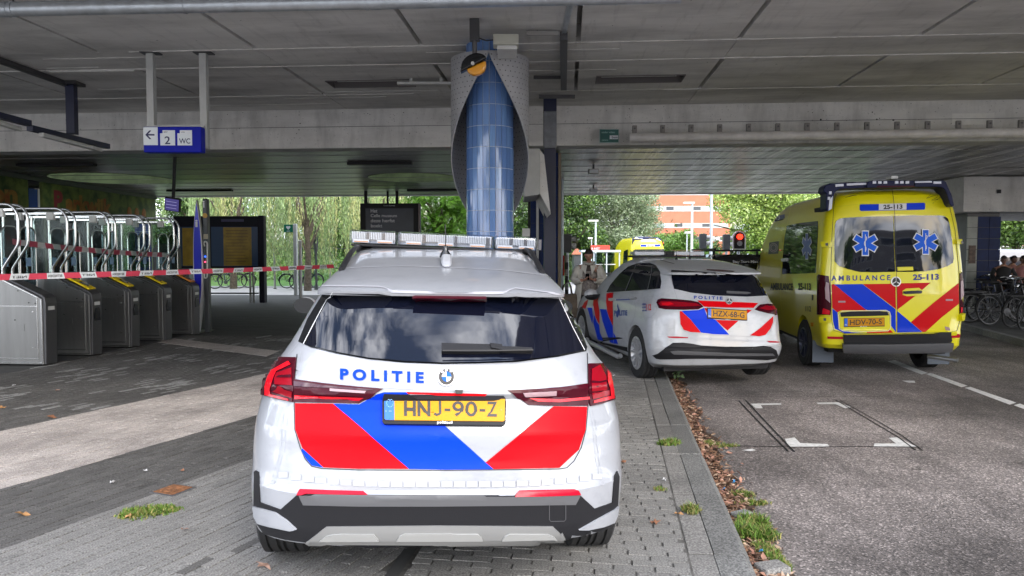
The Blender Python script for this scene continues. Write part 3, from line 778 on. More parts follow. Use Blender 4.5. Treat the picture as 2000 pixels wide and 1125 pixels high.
# ================================================================== GROUND
asphalt = bpy.data.materials.new('asphalt'); asphalt.use_nodes = True
def speckle(mat, base, light, dark, vs=90.0, amt=(.10,.34), patch=(.75,1.35), bump=.5, pscale=.45):
    t = mat.node_tree; b = t.nodes['Principled BSDF']; N = t.nodes.new; K = t.links.new
    tc = N('ShaderNodeTexCoord'); v = N('ShaderNodeTexVoronoi'); v.inputs['Scale'].default_value = vs
    K(tc.outputs['Object'], v.inputs['Vector'])
    sep = N('ShaderNodeSeparateColor'); K(v.outputs['Color'], sep.inputs[0])
    r = N('ShaderNodeValToRGB'); e = r.color_ramp.elements
    e[0].position = amt[0]; e[0].color = (*dark, 1); e[1].position = .97; e[1].color = (*light, 1)
    m_ = e.new((amt[0]+amt[1])/2+.15); m_.color = (*base, 1); m2 = e.new(.80); m2.color = (*[c*1.15 for c in base], 1)
    K(sep.outputs[0], r.inputs[0])
    n = N('ShaderNodeTexNoise'); n.inputs['Scale'].default_value = pscale; n.inputs['Detail'].default_value = 5; n.inputs['Roughness'].default_value = .6
    K(tc.outputs['Object'], n.inputs['Vector'])
    mr = N('ShaderNodeMapRange'); mr.inputs['From Min'].default_value = .36; mr.inputs['From Max'].default_value = .64
    mr.inputs['To Min'].default_value = patch[0]; mr.inputs['To Max'].default_value = patch[1]; K(n.outputs['Fac'], mr.inputs[0])
    mul = N('ShaderNodeVectorMath'); mul.operation = 'SCALE'; K(r.outputs[0], mul.inputs[0]); K(mr.outputs[0], mul.inputs['Scale'])
    K(mul.outputs[0], b.inputs['Base Color']); b.inputs['Roughness'].default_value = .8
    bp = N('ShaderNodeBump'); bp.inputs['Strength'].default_value = bump; bp.inputs['Distance'].default_value = .006
    K(v.outputs['Distance'], bp.inputs['Height']); K(bp.outputs[0], b.inputs['Normal'])
    return mat
speckle(asphalt, (.20,.177,.168), (.50,.44,.42), (.10,.09,.086), 95, (.12,.40), (.50,1.45), .35, .42)
def paver(name, col, isl, sp=.25):
    m = bpy.data.materials.new(name); m.use_nodes = True; _mats[name] = m
    t = m.node_tree; b = t.nodes['Principled BSDF']; N = t.nodes.new; K = t.links.new
    tc = N('ShaderNodeTexCoord'); n = N('ShaderNodeTexNoise'); n.inputs['Scale'].default_value = 95; n.inputs['Detail'].default_value = 3
    K(tc.outputs['Object'], n.inputs['Vector'])
    n2 = N('ShaderNodeTexNoise'); n2.inputs['Scale'].default_value = .9; n2.inputs['Detail'].default_value = 6; K(tc.outputs['Object'], n2.inputs['Vector'])
    r = N('ShaderNodeValToRGB'); r.color_ramp.elements[0].position = .36; r.color_ramp.elements[1].position = .68
    r.color_ramp.elements[0].color = (*[c*(1-sp*1.6) for c in col], 1); r.color_ramp.elements[1].color = (*[min(1, c*(1+sp*2.2)) for c in col], 1)
    K(n.outputs['Fac'], r.inputs[0])
    g = N('ShaderNodeNewGeometry'); oi = N('ShaderNodeObjectInfo')
    ad = N('ShaderNodeMath'); ad.operation = 'ADD'; K(g.outputs['Random Per Island'], ad.inputs[0]); K(oi.outputs['Random'], ad.inputs[1])
    fr = N('ShaderNodeMath'); fr.operation = 'FRACT'; K(ad.outputs[0], fr.inputs[0])
    mr = N('ShaderNodeMapRange'); mr.inputs['To Min'].default_value = 1-isl; mr.inputs['To Max'].default_value = 1+isl; K(fr.outputs[0], mr.inputs[0])
    mr2 = N('ShaderNodeMapRange'); mr2.inputs['From Min'].default_value = .35; mr2.inputs['From Max'].default_value = .65
    mr2.inputs['To Min'].default_value = .85; mr2.inputs['To Max'].default_value = 1.18; K(n2.outputs['Fac'], mr2.inputs[0])
    mm = N('ShaderNodeMath'); mm.operation = 'MULTIPLY'; K(mr.outputs[0], mm.inputs[0]); K(mr2.outputs[0], mm.inputs[1])
    sc = N('ShaderNodeVectorMath'); sc.operation = 'SCALE'; K(r.outputs[0], sc.inputs[0]); K(mm.outputs[0], sc.inputs['Scale'])
    K(sc.outputs[0], b.inputs['Base Color']); b.inputs['Roughness'].default_value = .82
    bp = N('ShaderNodeBump'); bp.inputs['Strength'].default_value = .4; bp.inputs['Distance'].default_value = .008
    K(n.outputs['Fac'], bp.inputs['Height']); K(bp.outputs[0], b.inputs['Normal'])
    return m
pv_dark = paver('paver_dark', (.092,.088,.084), .16)
pv_light = paver('paver_light', (.40,.36,.335), .10, .2)
pv_grey = paver('paver_grey', (.19,.184,.175), .10)
pv_wide = paver('paver_concrete', (.20,.195,.185), .10)
pv_pale = paver('paver_pale', (.22,.22,.215), .12)
kerb_m = paver('kerb_concrete', (.16,.16,.155), .12, .3)

# worn wheel tracks and oil along the road
stain(asphalt, 1.1, (1.1,.14,1), .50, .66, .62, 4); stain(asphalt, .55, (1,1,1), .52, .62, .80, 6); stain(asphalt, 9, (1,1,1), .66, .74, .45, 3)
for _p in (pv_dark, pv_grey, pv_wide, pv_light, kerb_m): stain(_p, 1.7, (1,1,1), .48, .70, .70); stain(_p, 14, (1,1,1), .64, .72, .62, 3)
ka, kb = G(1305, 733), G(1480, 1115)
def KX(y): return kb.x + (ka.x-kb.x)*(y-kb.y)/(ka.y-kb.y)
MB().box(-300, 300, -150, 600, -.6, -.16).build('ground', M('far_ground', (.16,.155,.15), .9, var=.2, vscale=.3), kind='structure')
rd = MB().add([(KX(-30)-.3, -30, -.12), (40, -30, -.12), (40, 62, -.12), (KX(30)-.3, 62, -.12), (KX(30)-.3, 30, -.12)], [(0,1,2,3,4)]).build('road', asphalt, kind='structure')
pav = struct(MB().prism([(KX(-12)-.2, -12), (KX(29.5)-.2, 29.5), (-40, 29.5), (-40, -12)], -.15, -.009, 'xy').build('plaza_pavement', M('joint_sand', (.095,.091,.085), .95, var=.3, vscale=20)))

# band of pale pavers
b0, b1 = G(0, 840), G(515, 728); b2, b3 = G(0, 957), G(505, 812)
ub = ((b1-b0).normalized() + (b3-b2).normalized()).normalized(); nb = Vector((ub.y, -ub.x, 0))
d_hi = (b0.dot(nb) + b1.dot(nb))/2; d_lo = (b2.dot(nb) + b3.dot(nb))/2
ang = math.atan2(ub.y, ub.x)
def seamline(x, y): return x - (-.55 + .137*(y-4.0))            # >0: right-hand courses
strip0, strip1 = G(330, 660), G(545, 686)
def brick_v(cx, cy, ax, l, w, z):
    c, s_ = math.cos(ax), math.sin(ax); P = []
    for (u, v) in ((-l/2,-w/2),(l/2,-w/2),(l/2,w/2),(-l/2,w/2)):
        P.append((cx+u*c-v*s_, cy+u*s_+v*c))
    k = .994
    return [(x, y, -.02) for x, y in P] + [(cx+(x-cx)*k, cy+(y-cy)*k, z) for x, y in P]
BF = [(4,5,6,7),(0,1,5,4),(1,2,6,5),(2,3,7,6),(3,0,4,7)]
cand = []
Lb, Wb = .205, .0585
# left-hand courses of slim clinkers run along the band
for i in range(-200, 110):
    for j in range(-20, 110):
        v = i*Wb; u = (j + (.5 if i % 2 else 0))*Lb
        p = ub*u + nb*v
        if not (3.2 < p.y < 14.6): continue
        if abs(p.x) > .75*p.y + .5 or seamline(p.x, p.y) > -.06: continue
        if p.x < -6.75 + (p.y-10.6)*.09 and p.y > 9.9: continue
        m = 'light' if d_hi+Wb/2 <= v <= d_lo-Wb/2 or d_lo+Wb/2 <= v <= d_hi-Wb/2 else 'dark'
        if m == 'dark':
            nzv = math.sin(p.x*3.1+p.y*1.3)*math.sin(p.y*2.3-p.x*.7)
            if p.y > 7.6 and v < d_hi and nzv > .15 and random.random() < .26: m = 'pale'
            elif random.random() < .006 and v < d_lo: m = 'pale'
            elif v > d_lo+1.05: m = 'grey' if random.random() < .988 else 'dark'
        cand.append((p.x, p.y, ang, m, 1.0))
# right-hand courses lie across, up to the kerb
kang = math.atan2(1, .137) - PI/2
for j in range(0, 170):
    yy = 3.0 + j*.068
    for i in range(-30, 30):
        xx = (i + (.5 if j % 2 else 0))*.21
        x = xx*math.cos(kang) - 0; y = yy + xx*math.sin(kang)
        if not (3.2 < y < 13.5): continue
        x0_ = max(x - Lb/2, -.55 + .137*(y-4.0) + .055); x1_ = min(x + Lb/2, KX(y) - .336)
        if x1_ - x0_ < .03: continue
        cand.append(((x0_+x1_)/2, y, kang, 'wide', (x1_-x0_)/Lb))
def hidden(x, y): return -1.25 < x - (-.08*y) + .0 < 1.25 and 4.3 < y < 8.5
cand.sort(key=lambda c: c[1] + (100 if (abs(c[0]) > .69*c[1] or hidden(c[0], c[1]) or c[1] < 3.7) else 0))
mats_ = {'dark': pv_dark, 'light': pv_light, 'grey': pv_grey, 'pale': pv_pale, 'wide': pv_wide}
proto = {}
for k_, m_ in mats_.items():
    mb = MB(); mb.add(brick_v(0, 0, 0, Lb-.005, (.064 if k_ == 'wide' else Wb-.005), 0), BF); me = mb.mesh('brick'); me.materials.append(m_); proto[k_] = me
for (x, y, a, m_, fl) in cand[:300]:
    o = bpy.data.objects.new('brick', proto[m_]); COL.objects.link(o); o.parent = pav
    o.location = (x, y, random.uniform(-.004, .001)); o.scale = (fl if fl > .99 else fl-.02, 1, 1); o.rotation_euler = (random.uniform(-.012,.012), random.uniform(-.008,.008), a + random.uniform(-.006,.006))
for k_ in mats_:
    mb = MB()
    for (x, y, a, m_, fl) in cand[300:]:
        if m_ == k_: mb.add(brick_v(x, y, a+random.uniform(-.006,.006), Lb*fl-.005, (.064 if k_ == 'wide' else Wb-.005), random.uniform(-.0045, .001)), BF)
    mb.build({'dark':'dark_pavers','light':'pale_band_pavers','grey':'grey_pavers','pale':'bleached_pavers','wide':'concrete_pavers'}[k_], mats_[k_], pav, kind='stuff')
# farther paving: courses too fine to count
brk = M('paving_far', (.055,.055,.054), .85, var=.35, vscale=2.5, stretch=(.6, 3, 1), bump=.2, bscale=25)
MB().add([(-40, 14.55, -.006), (KX(14.5)-.36, 13.4, -.006), (KX(29.4)-.4, 29.4, -.006), (-40, 29.4, -.006)], [(0,1,2,3)]).build('far_paving', brk, pav)
MB().add([(-40, -12, -.0055), (KX(-12)-.36, -12, -.0055), (KX(3.1)-.36, 3.1, -.0055), (-40, 3.1, -.0055)], [(0,1,2,3)]).build('near_paving', pv_wide, pav)
MB().add([(-40, 3.15, -.008), (-8.5, 3.15, -.008), (-8.5, 14.5, -.008), (-40, 14.5, -.008)], [(0,1,2,3)]).build('side_paving', brk, pav)
MB().add([(-8.5, 9.9, -.007), (-6.72, 9.9, -.007), (-6.3, 14.5, -.007), (-8.5, 14.5, -.007)], [(0,1,2,3)]).build('gate_floor', brk, pav)
# drain line under the car and the seam between the two bonds
mb = MB()
for k in range(14):
    y = 3.2 + k*.8; x = -.55 + .137*(y-4); x2 = -.55 + .137*(y+.78-4)
    mb.add([(x-.035, y, -.001), (x+.035, y, -.001), (x2+.035, y+.78, -.001), (x2-.035, y+.78, -.001)], [(0,1,2,3)])
mb.build('drain_channel', M('slot_dark', (.05,.05,.05), .8), pav)
# pale strip of slabs at the gates
sd_ = (strip1-strip0); n_ = 9
for k in range(n_):
    p = strip0 + sd_*(k/n_); q = strip0 + sd_*((k+.985)/n_); w_ = Vector((0, -.62, 0))
    MB().add([(p.x, p.y, -.01), (q.x, q.y, -.01), (q.x, q.y+w_.y, -.01), (p.x, p.y+w_.y, -.01), (p.x, p.y, .004), (q.x, q.y, .004), (q.x, q.y+w_.y, .004), (p.x, p.y+w_.y, .004)],
             [(4,5,6,7), (3,2,6,7), (0,1,5,4), (0,3,7,4), (1,2,6,5)]).build('slab', pv_light, pav)
# kerb stones and the narrow gutter course beside them
kerb = struct(MB().prism([(KX(-12)-.2, -12), (KX(-12)-.01, -12), (KX(29.4)-.01, 29.4), (KX(29.4)-.2, 29.4)], -.16, -.03, 'xy').build('kerb', dark_gap))
y = 2.9; k = 0
while y < 29:
    l_ = 1.0 if y > 3.6 else 1.02
    y2 = y + l_ - .012; kx0, kx1 = KX(y), KX(y2)
    dx = random.uniform(-.008, .008); dz = random.uniform(-.008, .004); w_ = .19
    a = [(kx0-w_+dx, y), (kx0+dx, y), (kx1+dx, y2), (kx1-w_+dx, y2)]
    vs = [(px_, py_, -.13) for px_, py_ in a] + [(a[0][0], a[0][1], dz), (a[1][0]-.035, a[1][1], dz), (a[2][0]-.035, a[2][1], dz), (a[3][0], a[3][1], dz)] + [(a[1][0], a[1][1], dz-.03), (a[2][0], a[2][1], dz-.03)]
    MB().add(vs, [(4,5,6,7), (5,8,9,6), (8,1,2,9), (0,1,8,5,4), (3,7,6,9,2), (0,4,7,3)]).build('kerb_stone', kerb_m, kerb)
    for q in range(2 if y < 14 else 0):
        ya = y + q*l_/2; yb = ya + l_/2 - .012; xa, xb = KX(ya)-w_-.005, KX(yb)-w_-.005
        z_ = random.uniform(-.01, .0)
        MB().add([(xa-.13, ya, -.03), (xa, ya, -.03), (xb, yb, -.03), (xb-.13, yb, -.03), (xa-.13, ya, z_), (xa, ya, z_), (xb, yb, z_), (xb-.13, yb, z_)],
                 [(4,5,6,7), (0,1,5,4), (1,2,6,5), (2,3,7,6), (3,0,4,7)]).build('edging_stone', pv_grey, kerb)
    y += l_

# road markings
mk = M('road_paint', (.60,.60,.59), .7, var=.25, vscale=28, lo=.3, hi=.55)
def rq(name, pts, z=-.116, mat=mk):
    vs = [G(a, b, -.12) for a, b in pts]; vs = [(v.x, v.y, z) for v in vs]
    o = MB().add(vs, [tuple(range(len(vs)))]).build(name, mat, kind='structure'); return o
cen = [(1733,706),(1748,704),(1812,729),(1800,732)], [(1808,731),(1818,729),(1890,754),(1878,757)], [(1884,758),(1895,756),(1985,787),(1972,791)], [(1980,792),(1992,789),(2120,834),(2105,840)]
for c in cen: rq('centre_line', c)
rq('loop_marking', [(1466,789),(1526,788),(1526,791),(1486,792),(1490,798),(1476,798)])
rq('loop_marking', [(1594,787),(1638,786),(1662,796),(1650,798),(1632,790),(1598,790)])
rq('loop_marking', [(1533,858),(1552,855),(1563,866),(1616,868),(1620,873),(1541,874)])
rq('loop_marking', [(1736,856),(1752,855),(1790,873),(1706,873),(1708,867),(1750,867)])
rq('paint_remnant', [(1761,744),(1786,744),(1788,748),(1775,748)]); rq('paint_remnant', [(1449,880),(1470,877),(1476,880),(1466,882)])
def cutline(name, pts, w=.012):
    mb = MB()
    for p, q in zip(pts[:-1], pts[1:]):
        a, b = G(*p, -.12), G(*q, -.12); d = (b-a).normalized(); n = Vector((-d.y, d.x, 0))*w/2
        vs = [a+n, a-n, b-n, b+n]; mb.add([(v.x, v.y, -.1145) for v in vs], [(0,1,2,3)])
    mb.build(name, M('tar', (.012,.012,.012), .7), kind='structure')
cutline('saw_cut', [(1443,783),(1470,812),(1503,846),(1540,883)], .016); cutline('saw_cut', [(1456,782),(1482,810),(1515,845),(1552,884)], .016)
cutline('saw_cut', [(1632,782),(1700,822),(1752,853),(1788,880)], .014); cutline('saw_cut', [(1640,782),(1712,822),(1764,853),(1802,881)], .012)
cutline('saw_cut', [(1380,873),(1450,872),(1560,874),(1690,873),(1803,874)], .014); cutline('saw_cut', [(1400,774),(1520,776),(1700,775),(1760,774)], .012)
cutline('road_crack', [(1973,903),(1985,905),(2003,909)], .012); cutline('road_crack', [(1815,812),(1845,813)], .014)
cutline('road_crack', [(1780,917),(1806,918)], .014); cutline('road_crack', [(1380,765),(1475,767),(1590,764)], .012)

# right-hand island behind the road
i0, i1 = G(1870, 628, 0), G(2010, 664, 0); di = (i1-i0).normalized()
ia, ib = i0 - di*14, i1 + di*22
isl = struct(MB().prism([(ia.x, ia.y), (ib.x, ib.y), (ib.x+30, ib.y), (ia.x+30, ia.y+14), (ia.x, ia.y+14)], -.15, -.0, 'xy').build('island_pavement', M('island_pav', (.075,.074,.072), .85, var=.3, vscale=5)))
for k in range(30):
    a = ia + di*(k*1.0); b = ia + di*(k*1.0+.985); n = Vector((-di.y, di.x, 0)); n = n if n.x < 0 else -n
    if a.y < 5 : break
    MB().add([(a.x, a.y, -.14), (b.x, b.y, -.14), (b.x+n.x*.14, b.y+n.y*.14, -.14), (a.x+n.x*.14, a.y+n.y*.14, -.14),
              (a.x, a.y, .004), (b.x, b.y, .004), (b.x+n.x*.12, b.y+n.y*.12, .004), (a.x+n.x*.12, a.y+n.y*.12, .004)], BF + [(0,1,2,3)]).build('kerb_stone', kerb_m, isl)

# beyond the viaduct
MB().add([(-60, 29.6, -.015), (3.5, 29.6, -.015), (3.5, 36, -.015), (-60, 36, -.015)], [(0,1,2,3)]).build('cycle_path', M('path_pale', (.36,.35,.34), .9, var=.1, vscale=2), kind='structure')
MB().add([(-60, 36.0, .0), (2.5, 36.0, .0), (2.5, 37.0, .03), (-60, 37.0, .03)], [(0,1,2,3)]).build('cycle_path_edge', M('path_grey', (.2,.2,.2), .9), kind='structure')
lawn = M('lawn_green', (.07,.16,.02), .9, var=.35, vscale=3, bump=.4, bscale=60)
MB().add([(-70, 37, .02), (3, 37, .02), (3, 60, .4), (-70, 60, .4)], [(0,1,2,3)]).build('lawn', lawn, kind='structure')
MB().add([(3, 44, .0), (40, 44, .0), (60, 80, .3), (3, 80, .3)], [(0,1,2,3)]).build('far_lawn', lawn, kind='structure')
MB().add([(2.2, 33, -.05), (14, 33, -.05), (14, 43.9, -.03), (2.2, 43.9, -.03)], [(0,1,2,3)]).build('far_pavement', M('path_pale', (.36,.35,.34)), kind='structure')

# ------------------------------------------------------------------ litter and weeds
leafm = [M('dead_leaf%d' % i, c, .7, island=.3) for i, c in enumerate([(.22,.12,.07), (.44,.31,.22), (.11,.06,.04), (.33,.17,.12)])]
def litter(name, n, fpos, size, mat, parent=None):
    vs = []; fs = []
    for i in range(n):
        p = fpos(); s_ = size*random.uniform(.45, 1.3); m = Euler((random.gauss(0,.35), random.gauss(0,.35), random.uniform(0, 6.28))).to_matrix()
        o = len(vs)
        for q in ((-1,0,0),(-.2,.42,.12),(1,0,.1),(-.2,-.42,.12)): vs.append(p + m @ (Vector(q)*s_) + Vector((0,0,s_*.3)))
        fs += [(o, o+1, o+2), (o, o+2, o+3)]
    o = raw_mesh(name, np.array([tuple(v) for v in vs]), np.array(fs), mat, parent, 'stuff'); return o
def gutter(y0, y1, w0, w1):
    def f():
        y = random.uniform(y0, y1); t = (y-y0)/(y1-y0); w = w0 + (w1-w0)*t
        return Vector((KX(y) + .01 + abs(random.gauss(0, .42))*w, y, -.118 + random.random()*.012))
    return f
gl_root = litter('gutter_leaves', 1000, gutter(3.4, 10.1, .24, .20), .028, leafm[0]); tag(gl_root, 'brown dead leaves drifted along the gutter beside the kerb', 'leaves')
for i in (1, 2, 3): litter('leaf_drift', 750, gutter(3.4, 10.1, .26, .19), .026, leafm[i], gl_root)
def soil():
    vs = []; n = 60
    for i in range(n+1):
        y = 3.0 + 7.3*i/n; vs += [(KX(y)+.002, y, -.1155), (KX(y)+.14+.12*abs(math.sin(y*2.1)*math.sin(y*5.3)), y, -.1155)]
    MB().add(vs, [(2*i, 2*i+1, 2*i+3, 2*i+2) for i in range(n)]).build('gutter_soil', M('soil', (.06,.035,.022), .95, var=.4, vscale=30), gl_root)
soil()
grassm = M('weed_green', (.085,.16,.015), .7, island=.45); grassd = M('weed_dry', (.24,.22,.07), .8, island=.3)
def tuft(label, blobs, n=600, h=.05, where=0.0, dry=.25, name='grass_tuft'):
    def mk_(cnt, mat, par):
        vs = []; fs = []
        for i in range(cnt):
            c, rx, ry = random.choice(blobs); a = random.uniform(0, 6.28); r_ = math.sqrt(random.random())*random.uniform(.6,1.15)
            p = Vector((c.x + rx*r_*math.cos(a), c.y + ry*r_*math.sin(a), where)); l_ = h*random.uniform(.4, 1.3)*(1.15-r_*.5)
            d = Vector((random.gauss(0,.6), random.gauss(0,.6), 1)).normalized(); sd2 = Vector((math.cos(a*7), math.sin(a*7), 0))*.004
            k = len(vs); mid = p + d*l_*.6; tip = mid + (d + Vector((random.gauss(0,.5), random.gauss(0,.5), -.2)))*l_*.5
            vs += [p-sd2, p+sd2, mid+sd2*.8, tip, mid-sd2*.8]; fs += [(k, k+1, k+2), (k, k+2, k+4), (k+4, k+2, k+3)]
        return raw_mesh(name if par is None else 'dry_blades', np.array([tuple(v) for v in vs]), np.array(fs), mat, par, 'stuff')
    o = mk_(int(n*(1-dry)), grassm, None); tag(o, label, 'grass'); mk_(max(8, int(n*dry)), grassd, o); return o
tuft('round green weed patch in the paving left of the nearest police car', [(G(287,1000), .17, .14), (G(262,1003), .1, .1), (G(318,997), .12, .08)], 1700, .035, -.004, .3)
tuft('small grass tuft in the paving joint behind the kerb, farthest of the kerbside tufts', [(G(1312,866), .08, .09), (G(1300,868), .07, .06)], 500, .05, 0, .3)
tuft('yellowed grass tuft with an orange leaf beside the edging stones', [(G(1350,998), .06, .07)], 380, .05, 0, .6)
tuft('faint grass sprigs between the bricks right of the car', [(G(1290,957), .05, .04)], 90, .03, 0, .6)
tuft('large green weed clump grown over the kerb joint at the lower right', [(G(1420,1045,-.02), .09, .05), (G(1450,1040,-.1), .1, .09), (G(1475,1030,-.12), .1, .12), (G(1490,1055,-.12), .1, .08)], 2300, .07, -.1, .25)
tuft('ragged grass patch along the gutter nearest the camera', [(G(1505,1085,-.12), .06, .12), (G(1490,1075,-.12), .06, .09), (G(1525,1105,-.12), .04, .1)], 1100, .05, -.118, .5)
tuft('dry grass in the gutter beside the saw cut', [(G(1410,872,-.12), .16, .05), (G(1385,868,-.12), .06, .06)], 500, .04, -.118, .6)
tuft('green gutter weeds halfway down the kerb', [(G(1450,968,-.12), .1, .07), (G(1470,985,-.12), .12, .05)], 600, .04, -.118, .5)
# broad-leaved seedling at the kerb end
sp = G(1323, 742, -.1); sd3 = thing('seedling', 'small pale green leafy plant at the kerb behind the second police car', 'plant', sp)
for i in range(26):
    a = random.uniform(0, 6.28); r_ = random.uniform(.01, .09); z = random.uniform(.03, .15)
    m = Euler((random.gauss(0,.6), random.gauss(0,.6), a)).to_matrix(); c = Vector((r_*math.cos(a), r_*math.sin(a), z))
    MB().add([c + m @ (Vector(q)*.03) for q in ((-1,0,0),(0,.6,.1),(1,0,0),(0,-.6,.1))], [(0,1,2,3)]).build('leaf', M('seedling_leaf', (.22,.34,.16), .6, island=.3), sd3)
MB().tube([(0,0,-.02), (.01,0,.06), (0,.01,.12)], .004, n=5).build('stem', grassm, sd3)
# single fallen leaves and scraps lying about
def flat_leaf(px, py, s_, mat, label, cat='leaf', z=0.0, name='fallen_leaf'):
    p = G(px, py, z); n = 9; vs = [Vector((0,0,.012))]
    for k in range(n):
        r_ = s_*(1 if k % 2 else .5)*random.uniform(.8,1.15); a = 2*PI*k/n; vs.append(Vector((r_*math.cos(a), r_*math.sin(a), .012+random.uniform(-.008,.016))))
    o = MB().add(vs, [(0, k+1, (k+1) % n + 1) for k in range(n)]).build(name, mat); o.location = p; o.rotation_euler = (random.gauss(0,.12), random.gauss(0,.12), random.random()*6)
    return tag(o, label, cat)
lf_o = M('leaf_orange', (.34,.18,.07), .6, var=.3, vscale=40); lf_p = M('leaf_pink', (.40,.25,.19), .6, var=.2, vscale=40); lf_b = M('leaf_brown', (.24,.11,.06), .6)
flat_leaf(42, 1008, .055, lf_o, 'curled ochre leaf alone on the dark paving at the lower left')
flat_leaf(515, 1110, .05, lf_p, 'pale pinkish leaf on the paving below the left rear tyre')
flat_leaf(101, 816, .05, lf_b, 'brown leaf on the pale paving band at the left')
flat_leaf(359, 1038, .03, lf_p, 'small pink leaf right of the weed patch')
flat_leaf(4, 798, .04, lf_o, 'orange leaf at the far left edge of the paving')
flat_leaf(112, 764, .035, lf_p, 'pale leaf on dark paving above the paving band')
flat_leaf(253, 1011, .03, lf_o, 'yellow leaf lying in the green weed patch')
flat_leaf(1218, 905, .03, lf_b, 'brown leaf on bricks right of the nearest car tail')
flat_leaf(1325, 1008, .035, lf_o, 'orange leaf beside the yellowed tuft')
flat_leaf(1280, 1023, .035, lf_b, 'dark red leaf on the bricks near the kerb')
flat_leaf(357, 922, .02, lf_b, 'tiny brown leaf beyond the drain cover')
for (px, py, lab) in ((1434, 944, 'blue plastic scrap in the gutter leaves, farther one'), (1413, 958, 'blue plastic scrap in the gutter leaves, middle one'), (1486, 1080, 'blue plastic scrap in the gutter grass, nearest one')):
    flat_leaf(px, py, .016, M('scrap_blue', (.03,.28,.62), .4), lab, 'litter', -.1, 'plastic_scrap')
for (px, py, lab) in ((28, 754, 'white paper scrap on dark paving near the first gate'), (219, 945, 'white paper scrap on paving left of the drain cover'), (284, 921, 'white paper scrap beyond the weed patch'), (1297, 940, 'white scrap on bricks between car and kerb'), (1198, 735, 'white scrap beside the nearest car tail light')):
    flat_leaf(px, py, .022, white_print, lab, 'litter', 0, 'paper_scrap')
st = MB().cbox((0,0,.02), (.13,.08,.05)).build('loose_stone', pv_pale, bevel=.012); st.location = G(1448, 1012, -.12); st.rotation_euler = (0,0,.5); tag(st, 'loose grey stone in the gutter beside the kerb', 'stone')
st = MB().cbox((0,0,.02), (.16,.12,.05)).build('loose_stone', pv_grey, bevel=.012); st.location = G(1508, 1118, -.12); st.rotation_euler = (0,0,.3); tag(st, 'grey brick at the bottom edge of the gutter', 'stone')
# rusty drain cover
dc = thing('drain_cover', 'small rusty square drain cover set in the paving left of the nearest car', 'drain cover', G(338, 957), (0,0,ang))
rust = M('rust', (.20,.085,.035), .85, var=.5, vscale=40)
MB().box(-.105,.105,-.105,.105,-.03,.002).box(-.085,.085,-.085,.085,.0021,.0022).build('frame', grey_plastic, dc)
MB().box(-.085,.085,-.085,.085,-.02,.006).build('lid', rust, dc)
for k in range(3): MB().box(-.06+k*.05,-.035+k*.05,-.05,.05,.0065,.010).build('rib', rust, dc)
